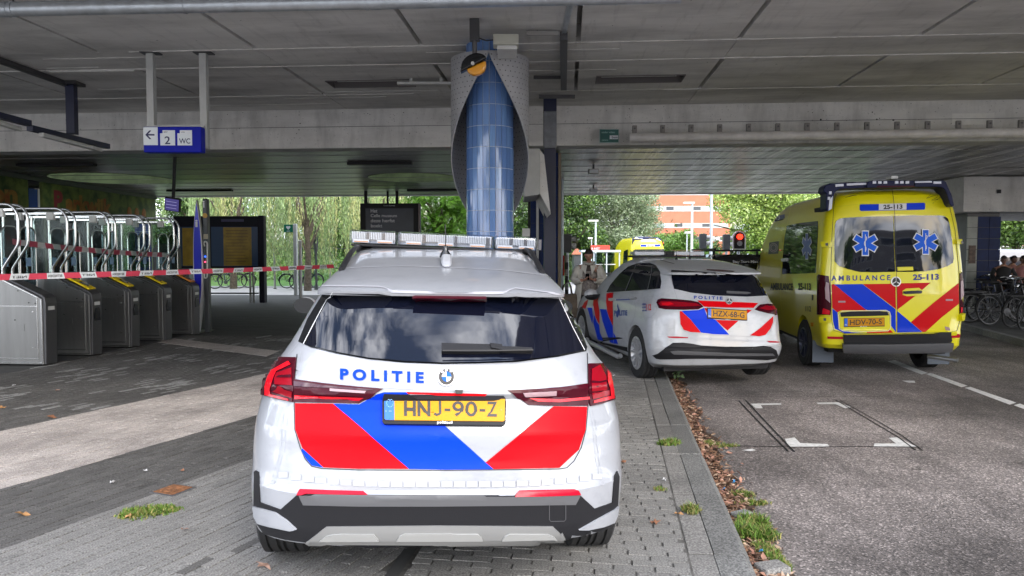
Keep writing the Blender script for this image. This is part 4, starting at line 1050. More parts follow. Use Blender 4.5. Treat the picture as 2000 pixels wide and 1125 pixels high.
# ================================================================== STATION SIDE (LEFT)
ga, gb_ = G(85, 715), G(375, 655)
gdir = gb_ - ga; grot = -math.atan2(gdir.x, gdir.y); GS = gdir.length/4
def rrect(x0, x1, z0, z1, r, n=6, only=None):
    pts = []
    for (cx, cz, a0) in ((x1-r, z0+r, -90), (x1-r, z1-r, 0), (x0+r, z1-r, 90), (x0+r, z0+r, 180)):
        for k in range(n+1):
            a = R(a0 + 90*k/n); pts.append((cx + r*math.cos(a), cz + r*math.sin(a)))
    return pts
def make_gate(label, reader):
    t = thing('ticket_gate', label, 'ticket gate', group='station ticket gates')
    prof = [(-1.9,.02),(-1.9,1.28),(-.72,1.28),(-.62,1.26),(-.06,1.0),(0,.96),(0,.02)]
    b = MB().prism(prof, .004, .25, 'xz'); b.build('cabinet', steel, t, bevel=.006)
    # end cap with rounded nose
    e = MB(); pr = [(0.0,.02),(.035,.02),(.05,.9),(.035,.985),(-.02,1.03),(-.62,1.30),(-.74,1.315),(-.74,1.285),(-.62,1.265),(-.06,1.006),(.002,.962)]
    e.prism(pr, .012, .242, 'xz'); e.build('end_cover', steel_dark, t, bevel=.01)
    # side skin lines
    def strip(p0, p1, w=.012): MB().bar((p0[0], 0, p0[1]), (p1[0], 0, p1[1]), .006, w, up=(0,0,1) if abs(p0[0]-p1[0]) > .01 else (1,0,0)).build('edge_trim', steel_bright, t)
    strip((-.62,1.245), (-.06,.985)); strip((-.012,.04), (-.012,.955)); strip((-.075,.1), (-.075,.975), .008)
    strip((-1.88,.86), (-.075,.86), .008); strip((-1.88,.105), (-.075,.105), .012); strip((-1.88,.045), (-.01,.045), .01)
    for (x, z) in ((-.14,.78), (-.14,.27)): MB().box(x-.014, x+.014, -.006, .003, z-.007, z+.007).build('lock', steel_bright, t)
    for (x, z) in ((-.42,.66), (-.36,1.08), (-.2,.91), (-.1,.9)): MB().cyl((x,-.003,z),(x,.003,z),.009,n=8).build('screw', ink, t)
    MB().box(-.40,-.28,-.001,.003,.50,.60).build('vent_grille', steel, t)
    MB().box(.038,.0505,.06,.19,.80,.855).build('number_plate', light_paint, t)
    if reader:
        d = Vector((-.56,0,.27)).normalized(); p0 = Vector((-.03,.128,1.045)); p1 = Vector((-.50,.128,1.272)); nn = Vector((.27,0,.56)).normalized()
        MB().bar(p0 + nn*.012, p1 + nn*.012, .17, .03, up=nn).build('reader_cover', M('reader_yellow' if reader == 1 else 'reader_orange', (.85,.62,.01) if reader == 1 else (.75,.28,.04), .35), t, bevel=.012)
        c = p0.lerp(p1, .3) + nn*.031; u = (p1-p0).normalized(); v = Vector((0,1,0))
        MB().add([c + u*.085*math.cos(a) + v*.055*math.sin(a) for a in [2*PI*k/20 for k in range(20)]], [tuple(range(20))]).build('reader_field', black_gloss, t)
        MB().add([c + nn*.002 + u*.05*math.cos(a) + v*.03*math.sin(a) for a in [2*PI*k/20 for k in range(20)]], [tuple(range(20))]).build('reader_ring', M('reader_grey', (.4,.4,.36), .4), t)
        c = p0.lerp(p1, .72) + nn*.0285; MB().cbox(c, (.1,.10,.006), Matrix((u, v, nn)).transposed()).build('display', black_gloss, t)
        MB().prism([(.06+.0,.56),(.19,.56),(.20,.66),(.17,.76),(.09,.76),(.05,.66)], .045, .056, 'yz').build('ticket_slot', black_gloss, t)
    # high tube frame
    for yy, nm in ((.03, 'tube_frame'), (.215, 'tube_frame')):
        pts = [(-1.85,yy,1.25),(-1.85,yy,2.12)]
        for k in range(7): a = R(180-15*k); pts.append((-1.65+.2*math.cos(a), yy, 2.12+.2*math.sin(a)))
        for k in range(7): a = R(90-15*k); pts.append((-.55+.2*math.cos(a), yy, 2.12+.2*math.sin(a)))
        pts += [(-.35,yy,1.80),(-.36,yy,1.74),(-.40,yy,1.68),(-.56,yy,1.46),(-.60,yy,1.40),(-.61,yy,1.34),(-.61,yy,1.25)]
        MB().tube(pts, .019, n=10).build(nm, steel_bright, t, smooth=60)
    MB().prism([(-1.80,1.3),(-.64,1.3),(-.62,1.42),(-.44,1.68),(-.40,1.76),(-.40,2.1),(-.6,2.27),(-1.80,2.27)], .12, .126, 'xz').build('glass_pane', clear_glass, t)
    MB().bar((-1.8,.03,2.24), (-.42,.03,2.24), .03, .03).build('door_rail', steel_bright, t)
    for x in (-.62, -1.15): MB().box(x-.06, x+.06, .0, .06, 2.14, 2.26).build('hanger_block', light_paint, t, bevel=.008)
    for x in (-1.02, -1.5): MB().cyl((x, .12, .1), (x, .12, 2.2), .02, n=8).build('upright', steel_bright, t, smooth=60)
    # swing leaves closing the passage
    for (y0, y1) in ((.27, .60), (.63, .96)):
        w = MB(); w.tube([(-.82, y, z) for y, z in rrect(y0, y1, .25, 2.02, .12)], .012, n=8, closed=True)
        w.build('leaf_frame', steel_bright, t, smooth=60)
        MB().prism(rrect(y0+.01, y1-.01, .26, 2.01, .11, 4), -.824, -.818, 'yz').build('leaf_glass', smoke_glass, t)
    for yy in (.34, .8): MB().box(-.83,-.815, yy-.05, yy+.05, 1.42, 1.55).build('sticker', M('sticker_blue', (.25,.4,.6), .5), t)
    MB().box(-1.9,-.02,.26,1.0,.0,.012).build('floor_grate', steel_dark, t)
    return t
labs = ['nearest ticket gate, its steel cabinet plain on top without a reader', 'second ticket gate from the near end, yellow reader on top',
        'middle one of the five ticket gates, yellow reader on top', 'fourth ticket gate, yellow reader on top, next to the last one', 'farthest ticket gate, orange reader, beside the blue information post']
g1 = make_gate(labs[0], 0); g2 = make_gate(labs[1], 1); g5 = make_gate(labs[4], 2)
gl_ = [g1, g2, dup(g2, (0,0,0), 0, labs[2]), dup(g2, (0,0,0), 0, labs[3]), g5]
for k, t in enumerate(gl_):
    t.location = ga + gdir*(k/4.0); t.rotation_euler = (0,0,grot)

# mural fascia of the station hall
MX = -13.0
mur = thing('mural_fascia', 'long leafy green mural board with faded orange and red station name, above the gates', 'mural')
y0, y1 = 14.5, 27.2; z0, z1 = 2.80, 3.60
mg = M('mural_green', (.02,.05,.008), .7, col2=(.14,.18,.035), vscale=2.6, var=.5)
ym = 20.3
for a, b in ((y0, ym-.25), (ym+.35, y1)): MB().box(MX-.08, MX, a, b, z0, z1).build('board', mg, mur)
MB().box(MX-.08, MX+.01, ym-.24, ym+.12, z0, z1-.22).build('blue_field', M('mural_blue', (.01,.05,.24), .5), mur)
MB().box(MX-.08, MX+.02, ym+.13, ym+.20, z0-.3, z1-.2).build('white_post', light_paint, mur)
MB().box(MX-.2, MX+.05, y0, y1, z1+.002, ZS-.01).build('top_rail', dark_paint, mur); MB().box(MX-.2, MX+.03, y0, y1, z0-.12, z0-.002).build('lower_rail', black_plastic, mur)
mo = M('mural_orange', (.26,.05,.01), .7, col2=(.30,.18,.03), vscale=3); mr_ = M('mural_red', (.18,.01,.02), .6)
flat_text('lettering', 'Station', mo, mur, (MX+.004, 16.65, z0+.12), (0,1,0), (0,0,1), 2.95, .52, .05)
flat_text('lettering', 'P', mr_, mur, (MX+.004, 21.15, z0+.08), (0,1,0), (0,0,1), .42, .55, .05)
flat_text('lettering', 'arkwijk', mo, mur, (MX+.004, 21.7, z0+.08), (0,1,0), (0,0,1), 2.5, .5, .05)
for k in range(3): MB().ell((MX+.01, 25.3+k*.5, z0+.22), (.02, .15, .2), 10, 6).build('painted_head', mo, mur)
# hall wall far back behind the gates: glazing with posts
hg = thing('hall_glazing', 'glazed partition with steel posts behind the ticket gates', 'glass wall')
for k in range(7):
    y = 15.5 + k*1.9; MB().box(-12.2,-12.1, y-.05, y+.05, 0, 2.68).build('post', steel, hg)
    if k < 6: MB().box(-12.16,-12.15, y+.06, y+1.84, .1, 2.6).build('pane', smoke_glass, hg); MB().box(-12.19,-12.12, y+.06, y+1.84, 1.75, 1.79).build('rail', steel, hg)
hw = thing('hall_core', 'dark station hall wall with lift and doors, extended to darken the view behind the gates', 'wall')
MB().box(-22, -13.2, 23.5, 24, 0, ZS-.02).build('wall_face', M('hall_dark', (.03,.035,.04), .6, var=.3), hw)
for k, (a, b) in enumerate(((-20.8,-19.3), (-18.6,-17.2), (-16.2,-15.3))): MB().box(a, b, 23.44, 23.495, .05, 2.3).build('door', M('hall_door', (.08,.10,.12), .35), hw, bevel=.01)
MB().box(-13.5, -13.2, 13.5, 19.6, 0, 2.6).build('side_wall', M('hall_dark', (.03,.035,.04), .6), hw)  # dark wall added to darken the view through the gates
for k in range(3): MB().box(-13.199, -13.17, 14.2+k*1.8, 15.4+k*1.8, .05, 2.2).build('door', M('hall_door', (.08,.10,.12), .35), hw, bevel=.01)
MB().box(-22.3, -22.0, 12, 24, 0, ZS-.02).build('side_wall', M('hall_dark', (.03,.035,.04), .6), hw)
ipn = thing('service_poster', 'blue and green service poster panel behind the fourth gate', 'poster')
py_ = 19.0; a_ = at(263, 440, py_); b_ = at(295, 519, py_)
MB().box(a_.x, b_.x, py_, py_+.05, b_.z-.9, a_.z+.03).build('panel', M('poster_blue', (.015,.06,.33), .4), ipn)
MB().box(a_.x+.005, b_.x-.005, py_-.005, py_-.001, b_.z-.04, b_.z+.10).build('green_band', M('poster_green', (.01,.25,.10), .4), ipn)
MB().box(a_.x+.03, a_.x+.24, py_-.009, py_-.003, 1.56, 1.74).build('pictogram', sign_white, ipn)
for k in range(9): MB().box(a_.x+.03, b_.x-.05-random.random()*.12, py_-.006, py_-.002, 2.18-k*.05, 2.195-k*.05).build('text_line', M('line_pale', (.30,.40,.62), .5), ipn)
for k, (x, y, c) in enumerate(((-9.6, 20.5, (.03,.035,.04)), (-11.1, 24.8, (.10,.11,.12)))):
    vm = thing('ticket_machine', ('dark ticket machine behind the middle gates' if k == 0 else 'grey ticket machine far behind the gates'), 'machine', (x, y, 0), (0,0,.1))
    MB().prism([(-.3,0),(.3,0),(.3,1.75),(.2,1.9),(-.2,1.9),(-.3,1.75)], 0, .5, 'xz').build('casing', M('vm%d' % k, c, .4), vm, bevel=.02)
    MB().box(-.2,.2,-.012,-.002,1.15,1.55).build('screen', M('screen_teal', (.08,.22,.26), .2), vm); MB().box(-.2,.2,-.014,-.002,.6,.9).build('tray', black_plastic, vm)

# blue information post
IP = thing('information_post', 'tall dark post with a blue leaf-shaped blade, a white letter i and a grab handle', 'information post', G(397, 650))
IY = IP.location.y; ix = IP.location.x
def ip(px, py, dy=0): q = at(px, py, IY+dy); return (q.x-ix, q.z)
p_tl, p_br = ip(394.5, 388), ip(409, 652)
MB().box(p_tl[0], p_br[0], 0, .14, 0, p_tl[1]).build('post_body', M('post_dark', (.05,.055,.062), .4, metal=.2), IP, bevel=.02)
cxx = ip(387, 520)[0]; zt_i, zb_i = ip(387, 391)[1], .0
def lensb(w, top, bot, y_, y__, nm, mt):
    pts = []
    zm = (top+bot)/2; h = (top-bot)/2
    for k in range(25): t = -1 + 2*k/24; pts.append((cxx + w*(1-abs(t)**2.2), zm + h*t))
    for k in range(25): t = 1 - 2*k/24; pts.append((cxx - w*(1-abs(t)**2.2)*.85, zm + h*t))
    pts = [p for i, p in enumerate(pts) if i == 0 or (Vector(p)-Vector(pts[i-1])).length > 1e-4]
    return MB().prism(pts[:-1], y_, y__, 'xz').build(nm, mt, IP, smooth=30)
lensb(.105, zt_i, zb_i+.02, -.03, .06, 'blade_edge', white_print); lensb(.084, zt_i-.05, zb_i+.35, -.036, -.031, 'blade_face', M('blade_blue', (.012,.015,.55), .3))
q = ip(383, 443); flat_text('lettering', 'i', white_print, IP, (q[0], -.038, q[1]), (1,0,0), (0,0,1), .05, .14, .03)
q = ip(396.5, 405); flat_text('lettering', 'i', white_print, IP, (q[0], -.003, q[1]), (1,0,0), (0,0,1), .035, .13, .03)
q = ip(400.5, 421); MB().cyl((q[0], -.008, q[1]), (q[0], -.001, q[1]), .05, n=20).build('sticker', M('sticker_gold', (.50,.28,.04), .5), IP)
q = ip(402, 462); MB().box(q[0]-.045, q[0]+.045, -.006, -.001, q[1]-.05, q[1]+.05).build('notice', M('notice_beige', (.36,.32,.24), .6), IP)
a, b = ip(403, 471), ip(403, 543)
hp = [(a[0]-.035, -.005, a[1]-.1)] + [(a[0]+.04*math.sin(R(t))-.0, -.05, a[1]-.06+.05*math.cos(R(t))) for t in range(-60, 91, 30)] + [(b[0]+.04, -.05, b[1]+.06)] + [(b[0]+.04*math.cos(R(t)), -.05, b[1]+.05-.05*math.sin(R(t))) for t in range(30, 121, 30)] + [(b[0]-.035, -.005, b[1]+.08)]
MB().tube(hp, .016, n=8).build('grab_handle', light_paint, IP, smooth=60)
for (py, c, nm) in ((501, (.02,.1,1.0), 'blue_lamp'), (511.5, (.9,.05,.12), 'red_lamp')):
    q = ip(401, py); MB().cyl((q[0], -.012, q[1]), (q[0], -.001, q[1]), .017, n=12).build(nm, M(nm, c, .3, emit=c, estr=1.5), IP)

# suspended monitor
mon = thing('platform_monitor', 'purple-lit monitor tilted on brackets above the farthest gate', 'monitor', at(336, 400, 16.5), (R(12), R(9), 0))
MB().box(-.17,.17,0,.08,-.15,.15).build('casing', black_plastic, mon, bevel=.01); MB().box(-.15,.15,-.006,-.002,-.13,.13).build('screen', M('screen_violet', (.05,.05,.2), .2, emit=(.16,.13,.45), estr=.12), mon)
MB().box(-.03,.03,.03,.07,.15,1.1).build('bracket', black_plastic, mon)
for k in range(3): MB().box(-.13,.10,-.009,-.0065,-.08+k*.07,-.07+k*.07).build('screen_line', M('screen_line', (.4,.4,.7), .3, emit=(.3,.3,.6), estr=.15), mon)

# timetable cabinet
def rect_thing(px0, py0, px1, py1, Y): a, b = at(px0, py0, Y), at(px1, py1, Y); return a.x, b.x, b.z, a.z
TY = 24.6; tt = thing('timetable_cabinet', 'wide navy display cabinet with yellow timetable sheets, behind the information post', 'notice board')
x0, x1, z0, z1 = rect_thing(338, 422, 517, 524, TY)
MB().box(x0, x1, TY, TY+.22, z0, z1).build('frame', M('cab_navy', (.005,.006,.018), .5, ior=1.3), tt, bevel=.02)
def tpan(a, nm, mt, d=.01): r_ = rect_thing(*a, TY-.01); MB().box(r_[0], r_[1], TY-d, TY-d+.006, r_[2], r_[3]).build(nm, mt, tt)
tb = M('cab_blue', (.008,.05,.14), .4); ty_ = M('timetable_yellow', (.36,.235,.01), .4, var=.25, vscale=3)
tpan((345,443,378,520), 'blue_field', tb); tpan((412,443,504,520), 'blue_field', tb); tpan((356,445,378,519), 'timetable', ty_, .018); tpan((436,444,492,519), 'timetable', ty_, .018)
tpan((432,428,476,433), 'header', M('cab_violet', (.03,.03,.12), .4), .012)
for k in range(11): tpan((441, 450+k*6, 486-random.random()*8, 451+k*6), 'table_rule', M('rule_brown', (.15,.09,.01), .5), .020)
r_ = rect_thing(504, 422, 517, 588, TY-.02); MB().box(r_[0], r_[1], TY-.03, TY+.25, 0, r_[3]+.02).build('end_post', M('cab_navy', (.005,.006,.018), .5, ior=1.3), tt, bevel=.02)
for px in (345, 487, 493): q = at(px, 560, TY); MB().cyl((q.x, TY+.1, 0), (q.x, TY+.1, z0), .035, n=10).build('leg', steel, tt, smooth=60)
q0_, q1_ = at(409, 573, TY), at(504, 573, TY); MB().bar((q0_.x, TY+.08, q0_.z), (q1_.x, TY+.08, q1_.z), .04, .05).build('foot_rail', dark_paint, tt)
MB().box(at(434,500,TY-.1).x, at(472,500,TY-.1).x, TY-.05, TY-.02, at(450,478,TY).z, at(450,474,TY).z).build('reflection_strip', dark_paint, tt) if False else None

# green AED post, glass screen posts
ae = thing('defibrillator_post', 'tall grey post with a green heart sign, in front of the weeping willow', 'post')
AY = 29.0; x0, x1, z0, z1 = rect_thing(572, 437, 580, 562, AY); MB().box(x0, x1, AY, AY+.2, 0, z1).build('post_body', grey_paint, ae, bevel=.02)
x0, x1, z0, z1 = rect_thing(554, 438.6, 571.5, 453.6, AY); MB().box(x0, x1, AY+.02, AY+.06, z0, z1).build('sign_board', M('aed_green', (.0,.16,.09), .4), ae, bevel=.006)
hx, hz = (x0+x1)/2, (z0+z1)/2+.03
hpts = [(hx + .085*(16*math.sin(t)**3)/16, hz + .085*(13*math.cos(t)-5*math.cos(2*t)-2*math.cos(3*t)-math.cos(4*t))/16) for t in [2*PI*k/24 for k in range(24)]]
MB().prism(hpts, AY+.010, AY+.019, 'xz').build('heart', sign_white, ae)
flat_text('lettering', 'AED', sign_white, ae, (hx-.07, AY+.018, z0+.02), (1,0,0), (0,0,1), .14, .05)
gp = [(587.5, 470, 586, 'steel bollard-height post right of the timetable cabinet, thickest and nearest', .062), (645, 470, 560, 'steel post of the glass screen just left of the police car roof', .045),
      (537, 482, 564, 'slim grey post of the glass screen nearest the cabinet', .05), (600, 485, 566, 'slim grey post of the glass screen right of the thick steel post', .045)]
for (px, ya, yb, lab, r_) in gp:
    b = G(px, yb); a = at(px, ya, b.y); o = MB().cyl((0,0,0), (0,0,a.z), r_, n=14); o.cyl((0,0,a.z), (0,0,a.z+.02), r_*.8, r_*.3, n=14)
    t = thing('steel_post', lab, 'post', b); o.build('shaft', steel, t, smooth=50); MB().cyl((0,0,0),(0,0,.03), r_*1.5, n=14).build('collar', steel_dark, t)
b = G(618, 566); a = at(618, 443, b.y); t = thing('slim_lantern', 'slender black lantern post with pointed top, before the willow', 'lamp post', b)
MB().tube([(0,0,0),(0,0,a.z*.55),(0,0,a.z*.75),(0,0,a.z)], .1, n=10, rs=[.05,.05,.12,.02]).build('mast', dark_paint, t, smooth=60)
MB().cyl((0,0,0),(0,0,.25),.10,.07,n=10).build('foot', dark_paint, t)
gsn = thing('glass_screen', 'low clear glass wind screen between the slim posts', 'glass screen')
for (pa_, pb_) in ((538, 598), (602, 645), (648, 700)):
    p, q = G(pa_, 565), G(pb_, 561); zt2 = at(pa_, 486, p.y).z
    MB().add([(p.x+.05, p.y, .12), (q.x-.05, q.y, .12), (q.x-.05, q.y, zt2), (p.x+.05, p.y, zt2), (p.x+.05, p.y+.012, .12), (q.x-.05, q.y+.012, .12), (q.x-.05, q.y+.012, zt2), (p.x+.05, p.y+.012, zt2)], [(0,1,2,3),(7,6,5,4),(0,4,5,1),(3,2,6,7)]).build('pane', clear_glass, gsn)
    MB().bar((p.x, p.y+.006, zt2+.02), (q.x, q.y+.006, zt2+.02), .04, .04).build('top_rail', dark_paint, gsn)

# hanging advertising screen
AY2 = 25.0; ad = thing('advertising_screen', 'black hanging advertising screen with white Dutch lettering behind the light bar', 'screen')
x0, x1, z0, z1 = rect_thing(703, 397, 821, 505, AY2)
MB().box(x0, x1, AY2, AY2+.3, z0, z1).build('case', black_plastic, ad, bevel=.02)
rr_ = rect_thing(714, 407, 808, 500, AY2); MB().box(rr_[0], rr_[1], AY2-.012, AY2-.002, rr_[2], rr_[3]).build('display', M('display_dark', (.025,.035,.055), .4, var=.3, vscale=.8), ad)
rr2 = rect_thing(817.5, 398, 820, 505, AY2); MB().box(rr2[0], rr2[1], AY2-.01, AY2-.001, rr2[2], rr2[3]).build('edge_strip', M('edge_mauve', (.30,.22,.22), .4), ad)
for (s, px, py, wpx, h) in (('Het', 724, 415, 13, 6.5), ('Celle museum', 724, 424, 51, 6), ('deze herfst', 724, 434, 47, 6.5), ('boekt', 724.5, 444, 22, 6.5), ('Ymere Parkwijk', 748.5, 402.6, 23, 2.3)):
    q = at(px, py, AY2-.02); k = (AY2)/FPX; flat_text('lettering', s, M('ad_white', (.62,.62,.64), .5), ad, (q.x, AY2-.0135, q.z), (1,0,0), (0,0,1), wpx*k, h*k, .012, .002)
for (a_, b_) in ((710,716), (754,758), (771.5,777)):
    q, w_ = at(a_, 390, AY2), at(b_, 390, AY2); MB().box(q.x, w_.x, AY2+.1, AY2+.16, z1+.001, ZS+.0).build('hanger', black_plastic, ad)

# barrier tapes
tape_w = M('tape_white', (.80,.83,.85), .45); tape_r = M('tape_red', (.74,.07,.12), .45)
def tape(label, P, Q, sag, w, n, text, fac=1.0, tw=tape_w, trd=tape_r, first=0):
    t = thing('barrier_tape', label, 'tape'); P, Q = Vector(P), Vector(Q)
    def pt(f): q = P.lerp(Q, f); return Vector((q.x, q.y, q.z - sag*4*f*(1-f)))
    for k in range(n):
        f0, f1 = k/n, (k+1)/n; mb = MB(); vs = []
        for i in range(5):
            f = f0 + (f1-f0)*i/4; p = pt(f); tw_ = .012*math.sin(f*23); vs += [p + Vector((tw_, 0, w/2)), p + Vector((-tw_, .006, -w/2))]
            vs += [p + Vector((tw_, .0015, w/2)), p + Vector((-tw_, .0075, -w/2))]
        fs = []
        for i in range(4): o = 4*i; fs += [(o, o+4, o+5, o+1), (o+2, o+3, o+7, o+6)]
        mb.add(vs, fs); red = (k + first) % 2 == 0
        mb.build('red_field' if red else 'white_field', trd if red else tw, t)
        if text and not red:
            p, q = pt(f0+.1*(f1-f0)), pt(f0+.9*(f1-f0)); u = (q-p)
            flat_text('lettering', text[(k//2) % len(text)], ink, t, q + Vector((0,-.004,-w*.22)), -u, (0,0,1), u.length, w*.42, .01, -.001)
    return t
tape('red and white barrier tape stretched across in front of the gates to the police car', at(-60, 543, 7.4), at(652, 520, 13.0), .012, .064, 30, ['BETREDEN', 'NIET'], first=1)
tape('thin crumpled barrier tape tied between the tube frames of the gates', at(24, 472, 10.95), at(326, 498, 14.9), .03, .085, 24, None, tw=M('tape_white2', (.50,.50,.50), .5), trd=M('tape_red2', (.42,.06,.10), .5))
# ================================================================== NEAREST POLICE CAR (seen from straight behind)
car1 = thing('police_car', 'white police car nearest the camera, seen from behind, number plate HNJ-90-Z', 'car', (-.315, 3.15, 0), (0, R(.9), R(5.4)))
B1 = [ # z, half width, y rear, corner depth, y front, front depth, squareness
 (.20,.79,.60,.30,4.20,.6,3.0),(.28,.85,.36,.38,4.32,.7,3.0),(.325,.868,.05,.47,4.38,.8,3.0),(.345,.876,.03,.50,4.40,.8,3.0),(.40,.890,.012,.55,4.44,.8,3.0),(.50,.900,.0,.58,4.45,.8,3.0),(.56,.900,-.008,.60,4.45,.8,3.0),
 (.585,.901,.012,.60,4.45,.8,3.0),(.64,.903,.018,.60,4.45,.8,2.9),(.70,.904,.034,.60,4.43,.8,2.9),(.76,.901,.040,.6,4.42,.8,2.8),(.812,.896,.040,.62,4.40,.8,2.8),(.822,.894,.044,.62,4.39,.8,2.8),
 (.90,.883,.085,.62,4.32,.85,2.8),(.96,.878,.10,.62,4.2,.85,2.8),(.985,.868,.085,.62,4.1,.85,2.8),(1.02,.852,.092,.62,3.9,.8,2.7),(1.06,.828,.105,.62,3.5,.8,2.7),(1.10,.792,.125,.60,3.25,.6,2.8),
 (1.16,.750,.175,.56,3.1,.5,3.0),(1.24,.705,.245,.52,2.95,.45,3.2),(1.32,.665,.315,.48,2.8,.45,3.4),(1.38,.632,.37,.44,2.68,.42,3.6),(1.395,.612,.385,.42,2.65,.42,3.8),
 (1.405,.595,.30,.20,2.63,.42,4.5),(1.425,.59,.29,.18,2.6,.42,4.5),(1.45,.585,.38,.24,2.54,.42,4.2),(1.49,.575,.60,.34,2.45,.42,4.0),(1.53,.560,.86,.40,2.33,.42,3.8),(1.565,.556,1.06,.40,2.3,.42,4.0),(1.595,.545,1.25,.38,2.2,.4,4.0),(1.618,.52,1.42,.34,2.15,.3,4.0),(1.632,.46,1.55,.2,2.05,.2,4.0)]
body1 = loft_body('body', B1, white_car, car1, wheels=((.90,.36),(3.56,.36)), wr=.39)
P1 = Proj(car1, [body1])
for (x, y) in ((-.80,.90),(.80,.90),(-.80,3.56),(.80,3.56)):
    wheel(car1, x, y, .355, .235, 1 if x > 0 else -1, 10, silver_trim, rubber)
MB().box(-.70,.70,1.5,4.1,.22,.33).build('underbody', black_plastic, car1)
def zA(x, y): return (560+x/3.125, 430+y/3.125)
def zL(x, y): return (490+x/3.516, 680+y/3.516)
def zR(x, y): return (850+x/3.516, 680+y/3.516)
def zB(x, y): return (480+x/2.703, 900+y/2.703)
def tz(f, pts): return [f(*p) for p in pts]
# rear window with its black surround
P1.patch('window_surround', tz(zA, [(225,445),(300,446),(560,448),(650,462),(1000,470),(1320,470),(1400,464),(1692,486),(1770,620),(1832,775),(1826,800),(1660,835),(1400,868),(1180,876),(950,880),(720,872),(500,850),(300,815),(150,778),(72,742),(130,600)]), black_gloss, .003, 10)
rg = P1.patch('rear_window', tz(zA, [(288,456),(560,458),(645,470),(1000,480),(1320,480),(1400,472),(1655,492),(1720,640),(1800,796),(1640,828),(1400,858),(1180,868),(950,872),(720,862),(500,842),(300,806),(120,765),(200,600)]), car_glass, .008, 9, skirt=True, fit=True)
P1.line('glass_edge', tz(zA, [(285,432),(200,590),(112,762)]), 1.2, white_print, .012); P1.line('glass_edge', tz(zA, [(1652,482),(1735,660),(1808,800)]), 1.2, white_print, .012)
P1.patch('brake_light', tz(zA, [(785,459),(1215,465),(1220,469),(1212,473),(790,468),(768,463)]), lamp_dark, .022, 10, skirt=True)
P1.line('spoiler_edge', tz(zA, [(215,404),(560,408),(600,415),(640,436),(1000,446),(1320,444),(1395,418),(1700,456)]), 2.2, seam_soft, .004)
P1.line('roof_seam', tz(zA, [(330,297),(480,288),(700,282),(980,290),(1300,305),(1600,340),(1690,360)]), 1.0, seam_soft, .003)
for s_, yy_ in ((-1, .82), (1, .82)):
    q = []
    for k in range(8):
        y = yy_ + k*.16; x = s_*(.535 if k < 7 else .52); h, n, i, _ = P1.bvh.ray_cast(Vector((x, y, 3)), Vector((0, 0, -1))); q.append((h + Vector((0, 0, .006 + .03*math.sin(PI*min(1, k/3)/2)))) if h else Vector((x, y, 1.5)))
    MB().tube(q, .016, n=6).build('roof_rail', black_plastic, car1, smooth=60)
# wiper
wp_ = P1.patch('wiper_cover', tz(zA, [(945,776),(1235,783),(1240,802),(1300,808),(1296,826),(1100,828),(945,824)]), black_plastic, .036, 10, skirt=True)
P1.patch('wiper_arm', tz(zA, [(1235,782),(1305,790),(1310,802),(1480,806),(1488,828),(1310,822),(1240,808)]), black_plastic, .045, 10, skirt=True)
P1.line('wiper_blade', tz(zA, [(950,832),(1300,830),(1486,824)]), 2.4, ink, .050)
# lamps
la = P1.patch('tail_lamp', [(536.9,698.8),(580,699.3),(575.6,741),(574.6,773.9),(573,785.8),(545,780),(512.8,771),(513.2,748),(519.5,728),(527.5,710)], lamp_dark, .010, 6, skirt=True, label='dark red left rear lamp')
ra = P1.patch('tail_lamp', [(1147.2,711.3),(1181.3,711.3),(1193.6,734),(1199.0,759.6),(1198.5,780),(1175,788),(1151.5,793.2),(1149,786),(1148,749)], lamp_dark, .010, 6, skirt=True, label='dark red right rear lamp')
li = P1.patch('tail_lamp_inner', [(576.3,741.4),(630,748.5),(690,754.5),(748.8,759),(734.6,768.2),(702,788),(650,787),(575.6,785.2)], lamp_dark, .009, 8, skirt=True)
ri = P1.patch('tail_lamp_inner', [(990.8,762.5),(1050,759.8),(1100,756),(1147,749.7),(1147.0,792.3),(1090,793),(1032,791),(1009.3,775.3)], lamp_dark, .009, 8, skirt=True)
def lampbit(f, pts, mt, par, off=.0135): o = P1.patch('lamp_element', tz(f, pts), mt, off, 8); o.parent = P1.root; return o
lampbit(zL, [(112,325),(112,265),(128,205),(155,158),(270,95),(288,118),(190,165),(168,215),(148,280),(150,318),(270,350),(270,362)], lamp_red, la)
lampbit(zL, [(188,178),(292,140),(294,262),(176,256),(175,215)], lamp_mid, la); lampbit(zL, [(205,195),(292,188),(292,210),(188,210)], lamp_dark, la, .016)
lampbit(zL, [(165,300),(200,268),(294,290),(292,345)], lamp_mid, la)
lampbit(zL, [(312,312),(560,322),(778,328),(748,348),(420,346),(312,352)], lamp_red, li); lampbit(zL, [(550,280),(796,296),(786,312),(550,298)], lamp_pale, li)
lampbit(zL, [(306,232),(540,262),(860,284),(800,292),(540,276),(306,268)], M('lamp_deep', (.05,.004,.01), .12, coat=.7), li)
lampbit(zR, [(1168,155),(1192,180),(1212,285),(1216,345),(1150,362),(1075,378),(1075,362),(1160,335),(1190,330),(1186,280),(1170,230)], lamp_red, ra)
lampbit(zR, [(1062,150),(1120,120),(1160,200),(1165,285),(1062,290)], lamp_mid, ra); lampbit(zR, [(1062,230),(1120,236),(1162,225),(1162,238),(1120,248),(1062,246)], lamp_dark, ra, .016)
lampbit(zR, [(1064,300),(1180,292),(1180,325),(1068,352)], lamp_mid, ra)
lampbit(zR, [(640,345),(850,352),(1048,335),(1050,352),(850,372),(700,368)], lamp_red, ri); lampbit(zR, [(598,310),(826,300),(826,316),(620,324)], lamp_pale, ri)
# tailgate outline
tg = [(580.8,692),(576.2,741),(575.2,790),(576.5,839),(587,874),(597,897),(609,910.5),(629,915),(700,917.8),(870,918.6),(1020,917),(1091,916),(1107,913.5),(1121,900),(1135,874),(1143.8,839),(1147.8,795),(1147.8,749),(1146.5,690)]
P1.line('tailgate_gap', tg, 1.7, seam, .0025)
